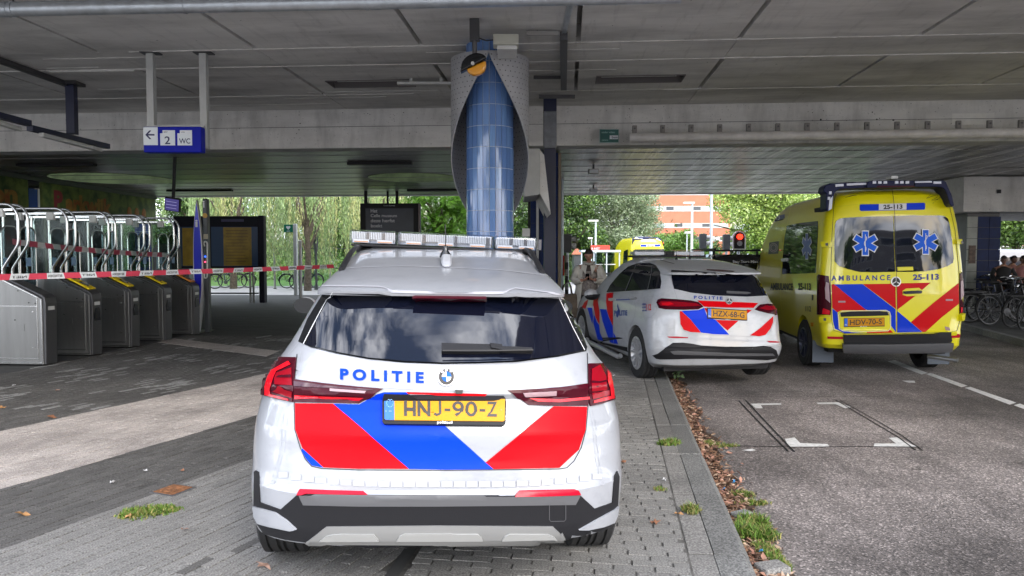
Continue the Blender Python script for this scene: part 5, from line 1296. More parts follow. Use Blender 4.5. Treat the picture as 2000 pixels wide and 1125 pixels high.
# livery
P1.patch('red_stripe', [(577.4,787.5),(651,788.5),(725,852),(798.6,915.8),(700,915.6),(633,913),(591.5,874.8),(578,839)], dec_red, .0045)
P1.patch('blue_stripe', [(651.6,788.5),(702,790),(736,770.2),(750,766),(793,766),(870,833),(910,868),(963.0,916.3),(870,917),(799.4,915.9)], dec_blue, .0045)
P1.patch('blue_stripe', [(591.2,875.6),(632,913.2),(610,909),(599,896),(590,880)], dec_blue, .0045)
P1.patch('red_stripe', [(793,765.5),(951,769.5),(946,773.5),(797,769.5)], dec_red, .0045)
P1.patch('red_stripe', [(1080.4,793.8),(1145.6,794.5),(1142.2,839),(1130,878),(1091.8,913.8),(1020,915.2),(964.2,916.2),(948,903.3),(1010,852)], dec_red, .0045)
P1.text('lettering', 'POLITIE', (664.9,740.3), (827.9,747.5), 20.5, dec_blue, .005, .045, spaced=1)
# emblem
P1.patch('badge', ring(872,737,17,17.5,28), silver_trim, .012, 6, skirt=True); P1.patch('badge_ring', ring(872,737,15,15.5,28), ink, .014, 6)
for k in range(4):
    P1.patch('badge_quarter', [(872,737)] + ring(872,737,9,9.3,6,PI/2*k,PI/2*(k+1)), white_print if k % 2 == 0 else M('badge_blue', (.004,.10,.50), .4, ior=1.25), .016, 0)
for ch, x_, y_ in (('B',861.5,729.8),('M',869,726.6),('W',877.5,729.6)): P1.text('lettering', ch, (x_,y_), (x_+5,y_), 4, white_print, .0165, .02)
# plate
P1.patch('plate_holder', [(752,770),(983,773),(987,777),(986,830),(982,833.5),(752,831),(748.5,827),(748.5,774)], black_plastic, .030, 16, skirt=True)
P1.patch('number_plate', [(756,775),(981,777.2),(984,780),(983.5,825),(980,827),(756,824.5),(753,822),(753,778)], plate_yel, .036, 16, skirt=True)
P1.patch('country_band', [(756,775),(772,775.2),(772,824.7),(756,824.5),(753,822),(753,778)], plate_blue, .0375, 16)
P1.text('plate_text', 'HN', (790,815.4), (841,816.2), 32.5, ink, .038, .032); P1.line('plate_text', [(859.5,783.5),(860,807),(858,813),(853.5,814.8),(848.5,812)], 4.6, ink, .038, step=0)
P1.line('plate_text', [(868,801),(879,801.2)], 5, ink, .038, step=0); P1.text('plate_text', '90', (883,816.6), (931,817.2), 32.5, ink, .038, .010); P1.line('plate_text', [(935.5,802),(945.5,802.2)], 5, ink, .038, step=0); P1.text('plate_text', 'Z', (949,817.4), (968.5,817.8), 32.5, ink, .038, .012)
P1.text('plate_text', 'NL', (755.5,812), (770.5,812.2), 9, white_print, .0385, .02)
for k in range(12): a = 2*PI*k/12; P1.patch('star', ring(764+6.5*math.cos(a), 788+7.5*math.sin(a), .9, .9, 5), M('star_pale', (.25,.5,.8), .5), .0385, 0)
P1.text('plate_text', 'politie.nl', (854,831.2), (883,831.5), 5, white_print, .037, .03)
P1.patch('plate_screw', ring(976.5,801,2,2,8), M('screw_brown', (.4,.25,.02), .4), .0385, 0)
P1.patch('camera', [(889,761.5),(904,762),(903,769),(890,769)], ink, .02, 8, skirt=True)
P1.line('lid_edge', [(750,757),(800,760),(870,762),(940,763),(990,762)], 1.6, seam_soft, .004)
# bumper
P1.patch('bumper_cladding', tz(zB, [(50,60),(56,50),(72,60),(79,218),(186,256),(272,179),(600,182),(1000,184),(1400,184),(1762,179),(1840,252),(1932,220),(1942,80),(1956,54),(1967,84),(1958,240),(1962,300),(1925,345),(1840,382),(1712,417),(1706,462),(1000,470),(322,462),(316,424),(210,410),(100,382),(64,330),(48,240)]), black_plastic, .007, 9, skirt=True)  # black runs on below the skid plate, painting shadow under the bumper
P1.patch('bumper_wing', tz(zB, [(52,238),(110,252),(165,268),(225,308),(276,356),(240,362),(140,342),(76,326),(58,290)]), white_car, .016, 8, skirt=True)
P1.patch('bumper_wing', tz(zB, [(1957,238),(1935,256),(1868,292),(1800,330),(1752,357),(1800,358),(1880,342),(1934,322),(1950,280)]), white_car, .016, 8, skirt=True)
P1.patch('bumper_ledge', tz(zB, [(286,180),(600,186),(1000,188),(1400,186),(1762,179),(1736,228),(1400,232),(1000,236),(600,236),(308,230)]), grey_plastic, .011, 8, skirt=True)  # grey patch paints in the light on the upward-facing ledge
P1.line('towing_flap', tz(zB, [(1605,215),(1672,213),(1683,225),(1683,303),(1675,312),(1605,313),(1598,303),(1598,225)]), 1.0, grey_plastic, .013, closed=True)
P1.patch('skid_plate', tz(zB, [(322,425),(430,342),(1000,337),(1618,341),(1692,412),(1684,429),(1000,434),(330,430)]), alu, .014, 10, skirt=True)
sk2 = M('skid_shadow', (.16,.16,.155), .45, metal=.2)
for pts in ([(395,415),(430,385),(470,376),(680,378),(700,398),(705,412),(410,414)], [(795,412),(812,385),(840,374),(1225,374),(1245,392),(1250,410)], [(1350,410),(1365,386),(1390,374),(1590,376),(1620,388),(1640,404)]):
    P1.patch('skid_recess', tz(zB, pts), M('skid_pale', (.32,.32,.31), .4, metal=.2), .021, 10, skirt=True)
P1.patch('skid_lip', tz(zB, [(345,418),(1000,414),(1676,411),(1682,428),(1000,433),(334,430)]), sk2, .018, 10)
P1.patch('reflector', tz(zB, [(292,153),(450,159),(622,164),(645,184),(450,182),(275,176)]), ref_red, .012, 10, skirt=True)
P1.patch('reflector', tz(zB, [(1440,161),(1600,157),(1752,154),(1764,176),(1600,182),(1420,185)]), ref_red, .012, 10, skirt=True)
for (x, y, r_) in ((692,157,4.5),(1376,157,4.5),(145,112,3.8),(1880,117,3.8)):
    cx_, cy_ = zB(x, y); P1.line('parking_sensor', ring(cx_, cy_, r_, r_, 16), .9, seam_soft, .004, closed=True, step=0)
# pale reflective squares round the bumper
for k in range(26):
    x = 172 + k*66.2 + (4 if k < 3 else 0); t = (x-1010)/850.0; y = 122 - 32*t*t*t*t - (14*max(0, t)**3) - (20*max(0, -t)**3)
    w_ = 58 - 10*abs(t)**3
    q = tz(zB, [(x-8*0,y-15),(x+w_,y-15),(x+w_,y+15),(x,y+15)])
    P1.patch('reflective_mark', q, dec_mark, .004, 0); P1.line('mark_outline', q, .7, dec_markl, .0052, closed=True, step=0)
for pts in ([(258,380),(284,388),(275,440),(250,432)], [(225,455),(252,460),(245,528),(220,520)], [(213,552),(238,556),(236,626),(212,620)], [(212,638),(236,644),(228,718),(204,708)], [(200,726),(216,734),(196,806),(178,796)], [(168,816),(190,822),(180,890),(150,884)], [(345,25),(357,28),(350,96),(338,92)], [(326,112),(344,116),(336,186),(318,182)]):
    P1.line('mark_outline', tz(zL, pts), .8, dec_markl, .004, closed=True, step=0)
for pts in ([(1062,430),(1080,428),(1086,470),(1066,474)], [(1075,490),(1096,488),(1104,560),(1084,562)], [(1085,590),(1104,588),(1108,640),(1088,642)], [(1090,655),(1108,654),(1118,720),(1098,724)], [(1096,740),(1116,740),(1130,808),(1110,812)], [(1118,825),(1138,823),(1140,896),(1122,900)], [(1018,92),(1030,90),(1030,160),(1016,162)]):
    P1.line('mark_outline', tz(zR, pts), .8, dec_markl, .004, closed=True, step=0)
P1.line('wing_seam', tz(zA, [(75,745),(40,790),(10,820)]), 1.0, seam_soft, .003)
# light bar
LBY = 1.62; lb = bpy.data.objects.new('light_bar', None); COL.objects.link(lb); lb.parent = car1
bpy.context.view_layer.update(); inv1 = car1.matrix_world.inverted()
def onplane(px, py, yl):                           # local point of the car where the ray meets local y = yl
    o = inv1 @ CAMP; d = (inv1.to_3x3() @ ray(px, py)); return o + d*((yl-o.y)/d.y)
L0, L1, L2, L3 = onplane(682,448,LBY), onplane(682,474,LBY), onplane(1050,465,LBY), onplane(1050,488,LBY)
xw = (L2.x-L0.x); zc = (L0.z+L1.z+L2.z+L3.z)/4; tilt = math.atan2(((L0.z+L1.z)-(L2.z+L3.z))/2, xw); hb = (L0.z-L1.z)*1.02
lb.location = ((L0.x+L2.x)/2, LBY, zc); lb.rotation_euler = (0, tilt, 0)
hw_ = xw/2
MB().box(-hw_+.01, hw_-.01, .02, .30, -hb/2-.018, -hb/2-.002).build('base_plate', black_plastic, lb, bevel=.006)
for s_ in (-1, 1): MB().box(s_*hw_*.86-.05, s_*hw_*.86+.05, .1, .22, -hb/2-.09, -hb/2-.019).build('mount', black_plastic, lb, bevel=.01)
segs_ = [(-hw_, -hw_+.495*hw_), (-hw_+.505*hw_, hw_-.475*hw_), (hw_-.465*hw_, hw_)]
led = M('led_silver', (.42,.44,.48), .3, metal=.2); ledd = M('led_dark', (.05,.05,.06), .4); leda = M('led_amber', (.42,.20,.10), .3)
for (a, b) in segs_:
    MB().box(a, b, 0, .32, -hb/2, hb/2).build('lens', lens, lb, bevel=.018, segs=3)
    MB().box(a+.012, b-.012, .05, .28, -hb/2+.004, hb/2-.02).build('inner_body', M('lightbar_inner', (.26,.28,.33), .35, metal=.4), lb)
    n_ = max(4, int((b-a)/.0115)); mb = MB(); mb2 = MB()
    for k in range(n_):
        x = a + .012 + (b-a-.024)*(k+.5)/n_; mb.box(x-.0032, x+.0032, .022, .046, -hb/2+.028, hb/2-.012)
    mb.build('reflector_ribs', led, lb)
    for k in range(2 if b-a < .45 else 3):
        x = a + (b-a)*((k+.5)/(2 if b-a < .45 else 3)); MB().box(x-.05, x+.05, .012, .02, -hb/2+.006, -hb/2+.026).build('led_module', led, lb)
        MB().box(x-.045, x+.045, .0105, .0118, -hb/2+.008, -hb/2+.015).build('led_strip', leda, lb)
    for k in range(3): x = a + (b-a)*(k+.5)/3; MB().box(x+.055, x+.075, .018, .03, -hb/2+.004, hb/2-.014).build('led_divider', ledd, lb)
# aerial
f0, fn = P1.cast(872, 517, 0); ax_ = f0
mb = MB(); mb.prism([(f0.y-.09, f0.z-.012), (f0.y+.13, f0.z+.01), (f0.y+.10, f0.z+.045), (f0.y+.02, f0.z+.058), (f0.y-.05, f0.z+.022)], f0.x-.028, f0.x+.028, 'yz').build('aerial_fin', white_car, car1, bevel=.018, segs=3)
g0_ = onplane(870,496,1.05); MB().lathe([(.034,-.01),(.030,.01),(.016,.03),(.014,.055),(0.001,.06)], (g0_.x, 1.05, g0_.z-.01), n=16).build('aerial_base', black_gloss, car1, smooth=40)
MB().cyl((g0_.x, 1.05, g0_.z+.03), (g0_.x-.002, 1.13, g0_.z+.17), .003, n=6).build('aerial_mast', ink, car1)
# door mirrors
for s_, (px, py) in ((-1, (596, 596)), (1, (1150, 600))):
    c = onplane(px, py, 2.55); c.x = s_*abs(c.x) if s_ > 0 else c.x
    if s_ > 0: c.x = .93
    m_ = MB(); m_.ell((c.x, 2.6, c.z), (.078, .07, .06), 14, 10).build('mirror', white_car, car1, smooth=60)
    MB().add([(c.x+.078*math.cos(a), 2.515, c.z+.060*math.sin(a)) for a in [2*PI*k/18 for k in range(18)]], [tuple(range(18))]).build('mirror_glass', black_gloss, car1)
    MB().bar((c.x-s_*.02, 2.6, c.z-.04), (s_*.80, 2.62, c.z-.06), .05, .03).build('mirror_arm', black_plastic, car1)
# side glass, for anyone stepping aside
for s_ in (-1, 1):
    for pts in ([(.95,1.12),(1.45,1.08),(1.95,1.07),(1.95,1.47),(1.5,1.475),(1.15,1.38)], [(2.0,1.07),(2.9,1.06),(2.75,1.18),(2.3,1.47),(2.0,1.47)]):
        vs = []
        for (y, z) in pts:
            h, n, i, _ = P1.bvh.ray_cast(Vector((s_*3, y, z)), Vector((-s_, 0, 0))); vs.append(h + Vector((s_*.006, 0, .003)) if h else Vector((s_*.6, y, z)))
        MB().add(vs, [tuple(range(len(vs)))]).build('side_window', car_glass, car1)

# ================================================================== SECOND POLICE CAR (estate, at the kerb)
car2 = thing('police_car', 'white police car with striped doors parked half on the kerb, number plate HZX-68-G', 'car', (2.63, 9.02, -.03), (R(1.2), 0, R(10.2)))
B2 = [(.20,.80,.30,.30,4.1,.6,3.0),(.27,.85,.10,.38,4.2,.7,3.0),(.36,.875,.03,.44,4.26,.8,3.0),(.44,.885,.0,.46,4.3,.8,3.0),(.48,.888,-.005,.48,4.3,.8,3.0),(.50,.888,.018,.48,4.3,.8,3.0),(.62,.888,.03,.5,4.28,.85,2.8),
 (.74,.884,.045,.5,4.24,.9,2.8),(.84,.874,.055,.5,4.1,.95,2.8),(.92,.860,.07,.5,3.9,.95,2.8),(.98,.835,.09,.5,3.5,.8,2.8),(1.02,.80,.12,.5,3.35,.7,2.9),(1.10,.77,.17,.48,3.2,.6,3.0),(1.20,.725,.235,.45,3.0,.5,3.2),(1.30,.68,.31,.42,2.8,.5,3.4),(1.36,.65,.36,.38,2.68,.45,3.5),
 (1.375,.625,.25,.25,2.62,.42,4),(1.395,.62,.25,.24,2.58,.42,4),(1.43,.61,.38,.3,2.5,.4,4),(1.47,.585,.68,.35,2.35,.4,4),(1.505,.545,1.0,.35,2.25,.35,3.8),(1.53,.45,1.25,.3,2.1,.3,3.4),(1.54,.25,1.45,.15,1.9,.1,2.8)]
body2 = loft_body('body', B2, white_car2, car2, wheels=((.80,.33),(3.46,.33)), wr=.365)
P2 = Proj(car2, [body2])
for (x, y) in ((-.78,.80),(.78,.80),(-.78,3.46),(.78,3.46)): wheel(car2, x, y, .33, .215, 1 if x > 0 else -1, 11, silver_trim, rubber)
MB().box(-.7,.7,.3,4.0,.17,.32).build('underbody', black_plastic, car2)
def z6(x, y): return (1110+x/4.018, 470+y/4.018)
P2.patch('rear_window', tz(z6, [(808,232),(880,236),(1100,250),(1300,262),(1440,270),(1480,300),(1535,368),(1572,418),(1560,432),(1400,440),(1150,430),(960,408),(830,378),(812,300)]), car_glass, .006, 5, skirt=True)
P2.patch('side_glass', tz(z6, [(300,408),(330,350),(400,265),(470,205),(540,180),(640,178),(690,195),(718,240),(730,320),(722,378),(640,386),(460,398)]), car_glass, .006, 5, skirt=True, label='dark band of side windows')
for pts in ([(540,182),(500,280),(452,398)], [(665,195),(650,290),(628,386)]): P2.line('window_pillar', tz(z6, pts), 1.6, grey_plastic, .012)
P2.line('window_trim', tz(z6, [(300,410),(460,400),(640,388),(722,380)]), 1.0, silver_trim, .01)
P2.patch('tail_lamp', tz(z6, [(694,490),(705,465),(735,455),(850,462),(960,472),(1020,485),(1058,520),(1020,540),(900,544),(760,540),(712,530)]), lamp_dark, .012, 5, skirt=True, label='left rear lamp')
P2.patch('lamp_element', tz(z6, [(712,500),(730,478),(850,482),(1000,496),(1040,516),(950,520),(850,522),(730,518)]), lamp_mid, .015, 5)
P2.patch('lamp_element', tz(z6, [(735,492),(800,486),(830,505),(780,515),(740,510)]), lamp_red, .017, 5)
P2.patch('tail_lamp', tz(z6, [(1460,540),(1500,505),(1560,498),(1640,502),(1652,530),(1665,578),(1640,584),(1560,570),(1490,552)]), lamp_dark, .012, 5, skirt=True, label='right rear lamp')
P2.patch('lamp_element', tz(z6, [(1490,532),(1540,515),(1630,515),(1640,540),(1560,548)]), lamp_mid, .015, 5)
P2.patch('red_stripe', tz(z6, [(1010,470),(1300,482),(1490,490),(1452,528),(1250,526),(1065,520),(1045,500)]), dec_red, .004, 5)
P2.patch('blue_stripe', tz(z6, [(888,552),(1020,545),(1066,528),(1090,600),(1155,622),(1262,738),(1150,735),(1042,722),(960,620)]), dec_blue, .004, 5)
P2.patch('red_stripe', tz(z6, [(874,554),(888,554),(960,622),(1040,722),(960,718),(905,700),(880,655)]), dec_red, .004, 5)
P2.patch('red_stripe', tz(z6, [(1156,622),(1335,628),(1248,706),(1200,664)]), dec_red, .004, 5)
P2.patch('red_stripe', tz(z6, [(1066,528),(1090,530),(1088,572)]), dec_red, .004, 5); P2.patch('red_stripe', tz(z6, [(1398,540),(1440,545),(1400,575)]), dec_red, .004, 5)
P2.patch('red_stripe', tz(z6, [(1608,590),(1605,640),(1585,690),(1545,740),(1500,750),(1424,744),(1500,690)]), dec_red, .004, 5)
P2.line('tailgate_gap', tz(z6, [(812,232),(806,300),(830,384),(850,440),(868,552),(874,620),(884,680),(910,708),(960,724),(1150,742),(1400,752),(1520,752),(1580,715),(1612,640),(1622,590)]), .9, seam_soft, .003, step=6)
P2.text('lettering', 'POLITIE', z6(984,456), z6(1210,464), 5.9, M('livery_navy', (.02,.05,.28), .4), .005, .05, spaced=1)
P2.patch('badge', ring(*z6(1260,476), 7, 6.4, 20), silver_trim, .012, 4, skirt=True); P2.patch('badge_field', ring(*z6(1260,476), 5.6, 5, 20), grey_plastic, .0135, 0)
for a in (-90, 30, 150): c = Vector(z6(1260,476)); P2.line('badge_spoke', [tuple(c), (c.x+5.6*math.cos(R(a)), c.y+5*math.sin(R(a)))], 1.3, white_print, .015, step=0)
P2.patch('plate_holder', tz(z6, [(1088,528),(1398,548),(1400,628),(1088,612)]), black_plastic, .014, 8, skirt=True)
P2.patch('number_plate', tz(z6, [(1092,536),(1395,554),(1395,620),(1092,604)]), plate_yel, .018, 8, skirt=True)
P2.patch('country_band', tz(z6, [(1092,536),(1116,537.5),(1116,605),(1092,604)]), plate_blue, .019, 8)
P2.text('plate_text', 'HZX-68-G', z6(1132,592), z6(1376,606), 10.6, ink, .0195, .012); P2.text('plate_text', 'NL', z6(1095,598), z6(1113,599), 3, white_print, .0195, .02)
P2.text('plate_text', 'politie.nl', z6(1225,619), z6(1265,621), 1.4, white_print, .019, .02)
P2.patch('bumper_cladding', tz(z6, [(662,900),(700,888),(760,845),(820,802),(900,800),(970,808),(1040,822),(1300,836),(1460,836),(1530,828),(1590,836),(1630,858),(1650,920),(1560,935),(1300,925),(1000,925),(720,930),(690,925)]), black_plastic, .008, 6, skirt=True)
P2.patch('bumper_ledge', tz(z6, [(800,870),(860,862),(1300,880),(1600,884),(1615,900),(1300,902),(830,890)]), grey_plastic, .016, 8, skirt=True)
P2.patch('reflector', tz(z6, [(776,752),(860,752),(942,758),(935,766),(850,766),(790,762)]), ref_red, .008, 6); P2.patch('reflector', tz(z6, [(1552,786),(1620,788),(1668,796),(1640,802),(1575,800)]), ref_red, .008, 6)
P2.patch('reflective_mark', tz(z6, [(960,758),(1130,764),(1300,774),(1540,784),(1540,796),(1300,788),(1130,778),(960,770)]), dec_mark, .005, 6)
for (x, y) in ((806,784),(1115,768),(1406,784)): P2.line('parking_sensor', ring(*z6(x, y), 2, 2, 10), .5, seam_soft, .006, closed=True, step=0)
# flank livery
P2.patch('blue_stripe', tz(z6, [(150,525),(188,526),(196,600),(190,655),(170,590)]), dec_blue, .004, 5)
P2.patch('red_stripe', tz(z6, [(200,440),(216,428),(248,424),(232,470),(246,560),(246,660),(215,600),(196,500)]), dec_red, .004, 5)
P2.patch('blue_stripe', tz(z6, [(204,580),(226,640),(244,662),(250,720),(280,788),(232,776),(212,700),(198,640)]), dec_blue, .004, 5)
P2.patch('red_stripe', tz(z6, [(300,414),(354,408),(350,470),(352,560),(352,668),(330,620),(308,560),(298,480)]), dec_red, .004, 5)
P2.patch('blue_stripe', tz(z6, [(250,536),(300,540),(318,600),(350,668),(356,806),(330,798),(300,720),(270,630)]), dec_blue, .004, 5)
P2.patch('blue_stripe', tz(z6, [(356,722),(372,750),(392,810),(358,806)]), dec_blue, .004, 5)
P2.patch('red_stripe', tz(z6, [(108,520),(130,480),(156,462),(150,500),(135,535),(112,560)]), dec_red, .004, 5)
nav = M('livery_navy', (.02,.05,.28), .4)
P2.text('lettering', 'POLITIE', z6(362,588), z6(466,586), 10, nav, .005, .03)
P2.patch('flame_emblem', tz(z6, [(388,606),(378,590),(380,560),(392,540),(384,515),(390,492),(396,520),(404,545),(400,580)]), nav, .006, 4)
P2.text('lettering', '112', z6(612,548), z6(652,545), 12, M('livery_red', (.6,.03,.03), .4), .005, .03)
for k, w_ in enumerate((34, 36, 40)): P2.text('lettering', ('GEEN', 'SPOED', '0900-8844')[k], z6(580,508+k*24), z6(580+w_,506+k*24), 3, nav, .005, .03)
P2.line('door_seam', tz(z6, [(352,412),(352,600),(356,780),(380,830)]), .8, seam_soft, .003, step=6); P2.line('door_seam', tz(z6, [(500,400),(530,520),(520,600),(492,660),(492,840)]), .8, seam_soft, .003, step=6)
P2.line('door_seam', tz(z6, [(245,424),(244,560),(250,700),(280,800)]), .8, seam_soft, .003, step=6)
P2.line('fuel_flap', tz(z6, [(600,440),(670,440),(700,480),(690,560),(650,600),(600,610),(585,560)]), .7, seam_soft, .003, closed=True, step=6)
for (x, y) in ((348,464),(512,458)): P2.patch('door_handle', tz(z6, [(x-24,y-8),(x+22,y-12),(x+26,y+2),(x-10,y+12),(x-26,y+6)]), silver_trim, .02, 5, skirt=True)
P2.line('rubbing_mark', tz(z6, [(376,466),(490,462)]), 1.6, nav, .005, step=6)
q = [P2.cast(*z6(*p), .03)[0] for p in ((178,800),(300,815),(400,860),(470,895))]
for p in q: p.z -= .02
MB().tube([Vector((-.93, 2.95, .22)), Vector((-.95, 2.9, .2)), Vector((-.95, 1.32, .2)), Vector((-.93, 1.28, .22))], .035, n=12).build('side_step', silver_trim, car2, smooth=60)
P2.patch('sill', tz(z6, [(180,780),(280,800),(400,822),(492,840),(495,862),(470,872),(300,815),(190,800)]), black_plastic, .01, 6)
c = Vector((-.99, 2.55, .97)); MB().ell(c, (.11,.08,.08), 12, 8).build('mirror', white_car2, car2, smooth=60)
MB().ell((c.x+.01, c.y-.01, c.z-.03), (.112,.085,.06), 12, 8).build('mirror_cover', black_plastic, car2, smooth=60); MB().bar((c.x, c.y, c.z-.05), (-.8, 2.6, .96), .05, .03).build('mirror_arm', black_plastic, car2)
# roof gear
e = bpy.data.objects.new('light_bar', None); COL.objects.link(e); e.parent = car2; e.location = (0, 2.0, 1.575)
MB().box(-.55,-.06,-.13,.13,.0,.075).build('lens', lens, e, bevel=.015); MB().box(.06,.55,-.13,.13,.0,.075).build('lens', lens, e, bevel=.015); MB().box(-.055,.055,-.12,.12,0,.06).build('centre_block', black_plastic, e)
for a, b in ((-.53,-.08),(.08,.53)): MB().box(a, b, -.1, .1, .008, .055).build('inner_body', led, e)
MB().box(-.56,.56,-.12,.12,-.03,-.002).build('base_plate', black_plastic, e)
for (x, y) in ((-.12,1.35),(.12,1.45)): MB().lathe([(.03,0),(.012,.03),(.004,.08),(.001,.14)], (x, y, 1.525), n=10).build('aerial', black_plastic, car2, smooth=50)
P2.line('roof_slot', tz(z6, [(720,152),(832,184)]), 1.2, ink, .004)
P2.patch('brake_light', tz(z6, [(1082,230),(1200,234),(1308,244),(1290,250),(1180,244),(1090,238)]), lamp_dark, .01, 6)
P2.patch('wiper', tz(z6, [(1236,400),(1400,408),(1428,416),(1400,424),(1240,418)]), grey_plastic, .022, 6, skirt=True)
# ================================================================== AMBULANCE 25-113
def amb_slices(): return [
 (.38,.90,.10,.20,5.3,.6,4),(.44,.93,.04,.22,5.45,.6,4),(.62,.945,.02,.24,5.6,.7,4),(.66,.952,.04,.24,5.6,.7,4),(.90,.968,.03,.24,5.6,.8,4),(1.15,.975,.03,.24,5.5,.9,4),(1.30,.972,.035,.25,5.1,.9,4),(1.36,.968,.04,.25,4.95,.7,4),
 (1.60,.950,.05,.26,4.75,.6,4),(1.90,.925,.07,.27,4.5,.6,4),(2.15,.895,.09,.28,4.2,.55,4),(2.35,.865,.11,.30,3.9,.6,3.8),(2.48,.83,.13,.34,3.6,.6,3.4),(2.56,.78,.16,.36,3.4,.6,3.2),(2.62,.68,.24,.4,3.2,.6,3.0),(2.65,.45,.4,.3,3.0,.5,2.8)]
amb = thing('ambulance', 'yellow ambulance with red and blue chevrons, callsign 25-113, plate HDV-70-S, nearest of the two ambulances', 'ambulance', (5.36, 10.35, -.12), (0, 0, R(-6.5)))
body3 = loft_body('body', amb_slices(), amb_yel, amb, nrear=16, wheels=((1.05,.36),(4.7,.36)), wr=.42, wide=1.3)
P3 = Proj(amb, [body3])
for (x, y) in ((-.84,1.05),(.84,1.05),(-.84,4.7),(.84,4.7)): wheel(amb, x, y, .355, .24, 1 if x > 0 else -1, 6, M('rim_dark', (.05,.055,.09), .4, metal=.4), rubber)
MB().box(-.8,.8,.3,5.2,.30,.5).build('underbody', black_plastic, amb)
def z7(x, y): return (1460+x/2.961, 340+y/2.961)
def zW(x, y): return (1550+x/5.626, 340+y/5.626)
gl7 = car_glass
P3.patch('door_window', tz(zW, [(455,560),(470,515),(510,490),(560,482),(800,468),(1092,462),(1098,700),(1112,1074),(900,1080),(720,1075),(600,1045),(500,1010),(452,960),(448,800)]), gl7, .010, 8, skirt=True, fit=True, label='left rear door window')
P3.patch('door_window', tz(zW, [(1102,462),(1300,454),(1600,455),(1650,462),(1690,490),(1710,560),(1740,760),(1755,930),(1745,975),(1690,1010),(1590,1045),(1440,1068),(1300,1074),(1122,1074),(1108,800)]), gl7, .010, 8, skirt=True, fit=True, label='right rear door window')
P3.patch('stripe_red', tz(z7, [(486,638),(500,636),(680,782),(690,788),(540,788),(520,800),(490,772)]), amb_red, .004, 6)
P3.patch('stripe_blue', tz(z7, [(500,638),(664,636),(856,782),(858,918),(790,820),(680,782)]), amb_blue, .004, 6)
P3.patch('stripe_red', tz(z7, [(666,636),(855,634),(858,780),(760,706)]), amb_red, .004, 6)
P3.patch('stripe_blue', tz(z7, [(490,776),(520,800),(526,860),(540,900),(600,915),(690,918),(560,920),(505,895),(494,850)]), amb_blue, .004, 6)
P3.patch('stripe_red', tz(z7, [(690,912),(800,908),(820,896),(842,918),(690,919)]), amb_red, .004, 6)
P3.patch('stripe_red', tz(z7, [(864,632),(1058,628),(960,712),(866,784)]), amb_red, .004, 6)
P3.patch('stripe_blue', tz(z7, [(864,790),(940,854),(1010,914),(864,917)]), amb_blue, .004, 6)
P3.patch('stripe_red', tz(z7, [(1220,630),(1222,750),(1120,830),(1028,914),(1012,914),(944,856),(1080,740)]), amb_red, .004, 6)
P3.line('door_gap', tz(z7, [(832,80),(842,170),(848,250),(852,400),(857,570),(860,760),(862,918)]), 1.0, seam, .0285, step=6)
P3.line('door_outline', tz(z7, [(512,100),(560,88),(830,82),(1100,80),(1140,110),(1170,200),(1200,330),(1222,560),(1226,850),(1210,905),(1170,916),(860,922),(560,922),(500,905),(486,850),(480,620),(490,330),(500,180)]), .9, seam, .0035, closed=True, step=6)
P3.line('upper_crease', tz(z7, [(506,190),(700,168),(840,164),(1000,160),(1130,164)]), 1.1, M('yellow_edge', (.62,.58,.01), .4), .004, step=6)
P3.patch('number_band', tz(z7, [(652,176),(1020,166),(1026,172),(1026,200),(1020,206),(655,214),(649,208),(649,182)]), amb_blue, .006, 6, skirt=True)
P3.patch('number_field', tz(z7, [(758,173),(918,170),(918,206),(758,209)]), white_print, .009, 6)
P3.text('lettering', '25-113', z7(784,203), z7(895,200), 8.3, ink, .010, .045)
P3.text('lettering', 'AMBULANCE', z7(484,616), z7(826,613), 10.0, text_navy, .005, .03, spaced=1)
P3.text('lettering', '25-113', z7(956,612), z7(1106,609), 11, text_navy, .005, .04)
def star_of_life(cx, cy, r_, sx=1.0):
    def poly(rw, rl):
        out = []
        for k in range(6):
            a = PI/2 + k*PI/3; d = Vector((math.cos(a), -math.sin(a))); n = Vector((-d.y, d.x))
            k2 = a + PI/6; inner = rw/math.sin(PI/6)*.5*1.0
            out += [d*rl - n*rw/2*-1, d*rl + n*rw/2*-1]
            e = Vector((math.cos(k2), -math.sin(k2))) * (rw/2/math.sin(R(30)))
            out.append(e)
        return [(cx + q.x*sx, cy + q.y) for q in out]
    return poly(r_*.56, r_), poly(r_*.44, r_*.92)
for (cx_, cy_) in ((780,762),(1440,748)):
    c = zW(cx_, cy_); a, b = star_of_life(c[0], c[1], 25)
    P3.patch('star_rim', a, white_print, .030, 6); P3.patch('star_field', b, M('star_blue', (.006,.10,.60), .35, ior=1.25), .0315, 6)
    P3.line('staff', [(c[0], c[1]-17), (c[0], c[1]+17)], 1.2, white_print, .033, step=0)
    P3.line('serpent', [(c[0]+3*math.sin(t*.9+.6)*(1-t*.07), c[1]-13+t*3.0) for t in range(10)], 1.5, white_print, .0332, step=0)
P3.patch('handle_plate', tz(zW, [(1132,1022),(1302,1018),(1306,1058),(1136,1062)]), amb_yel, .032, 8, skirt=True)
P3.patch('door_handle_rim', tz(z7, [(895,676),(915,662),(990,658),(1008,672),(1006,692),(985,704),(920,706),(897,698)]), amb_yel, .012, 6, skirt=True)
P3.patch('door_handle', tz(z7, [(898,678),(950,674),(1000,673),(1006,680),(1000,690),(910,694),(898,690)]), black_gloss, .03, 6, skirt=True)
P3.patch('badge', ring(*z7(857,622), 9.8, 9.8, 22), silver_trim, .014, 5, skirt=True); P3.patch('badge_field', ring(*z7(857,622), 7.8, 7.8, 22), ink, .016, 0)
for a in (-90, 30, 150): c = Vector(z7(857,622)); P3.line('badge_spoke', [tuple(c), (c.x+7.6*math.cos(R(a)), c.y+7.6*math.sin(R(a)))], 1.6, white_print, .0175, step=0)
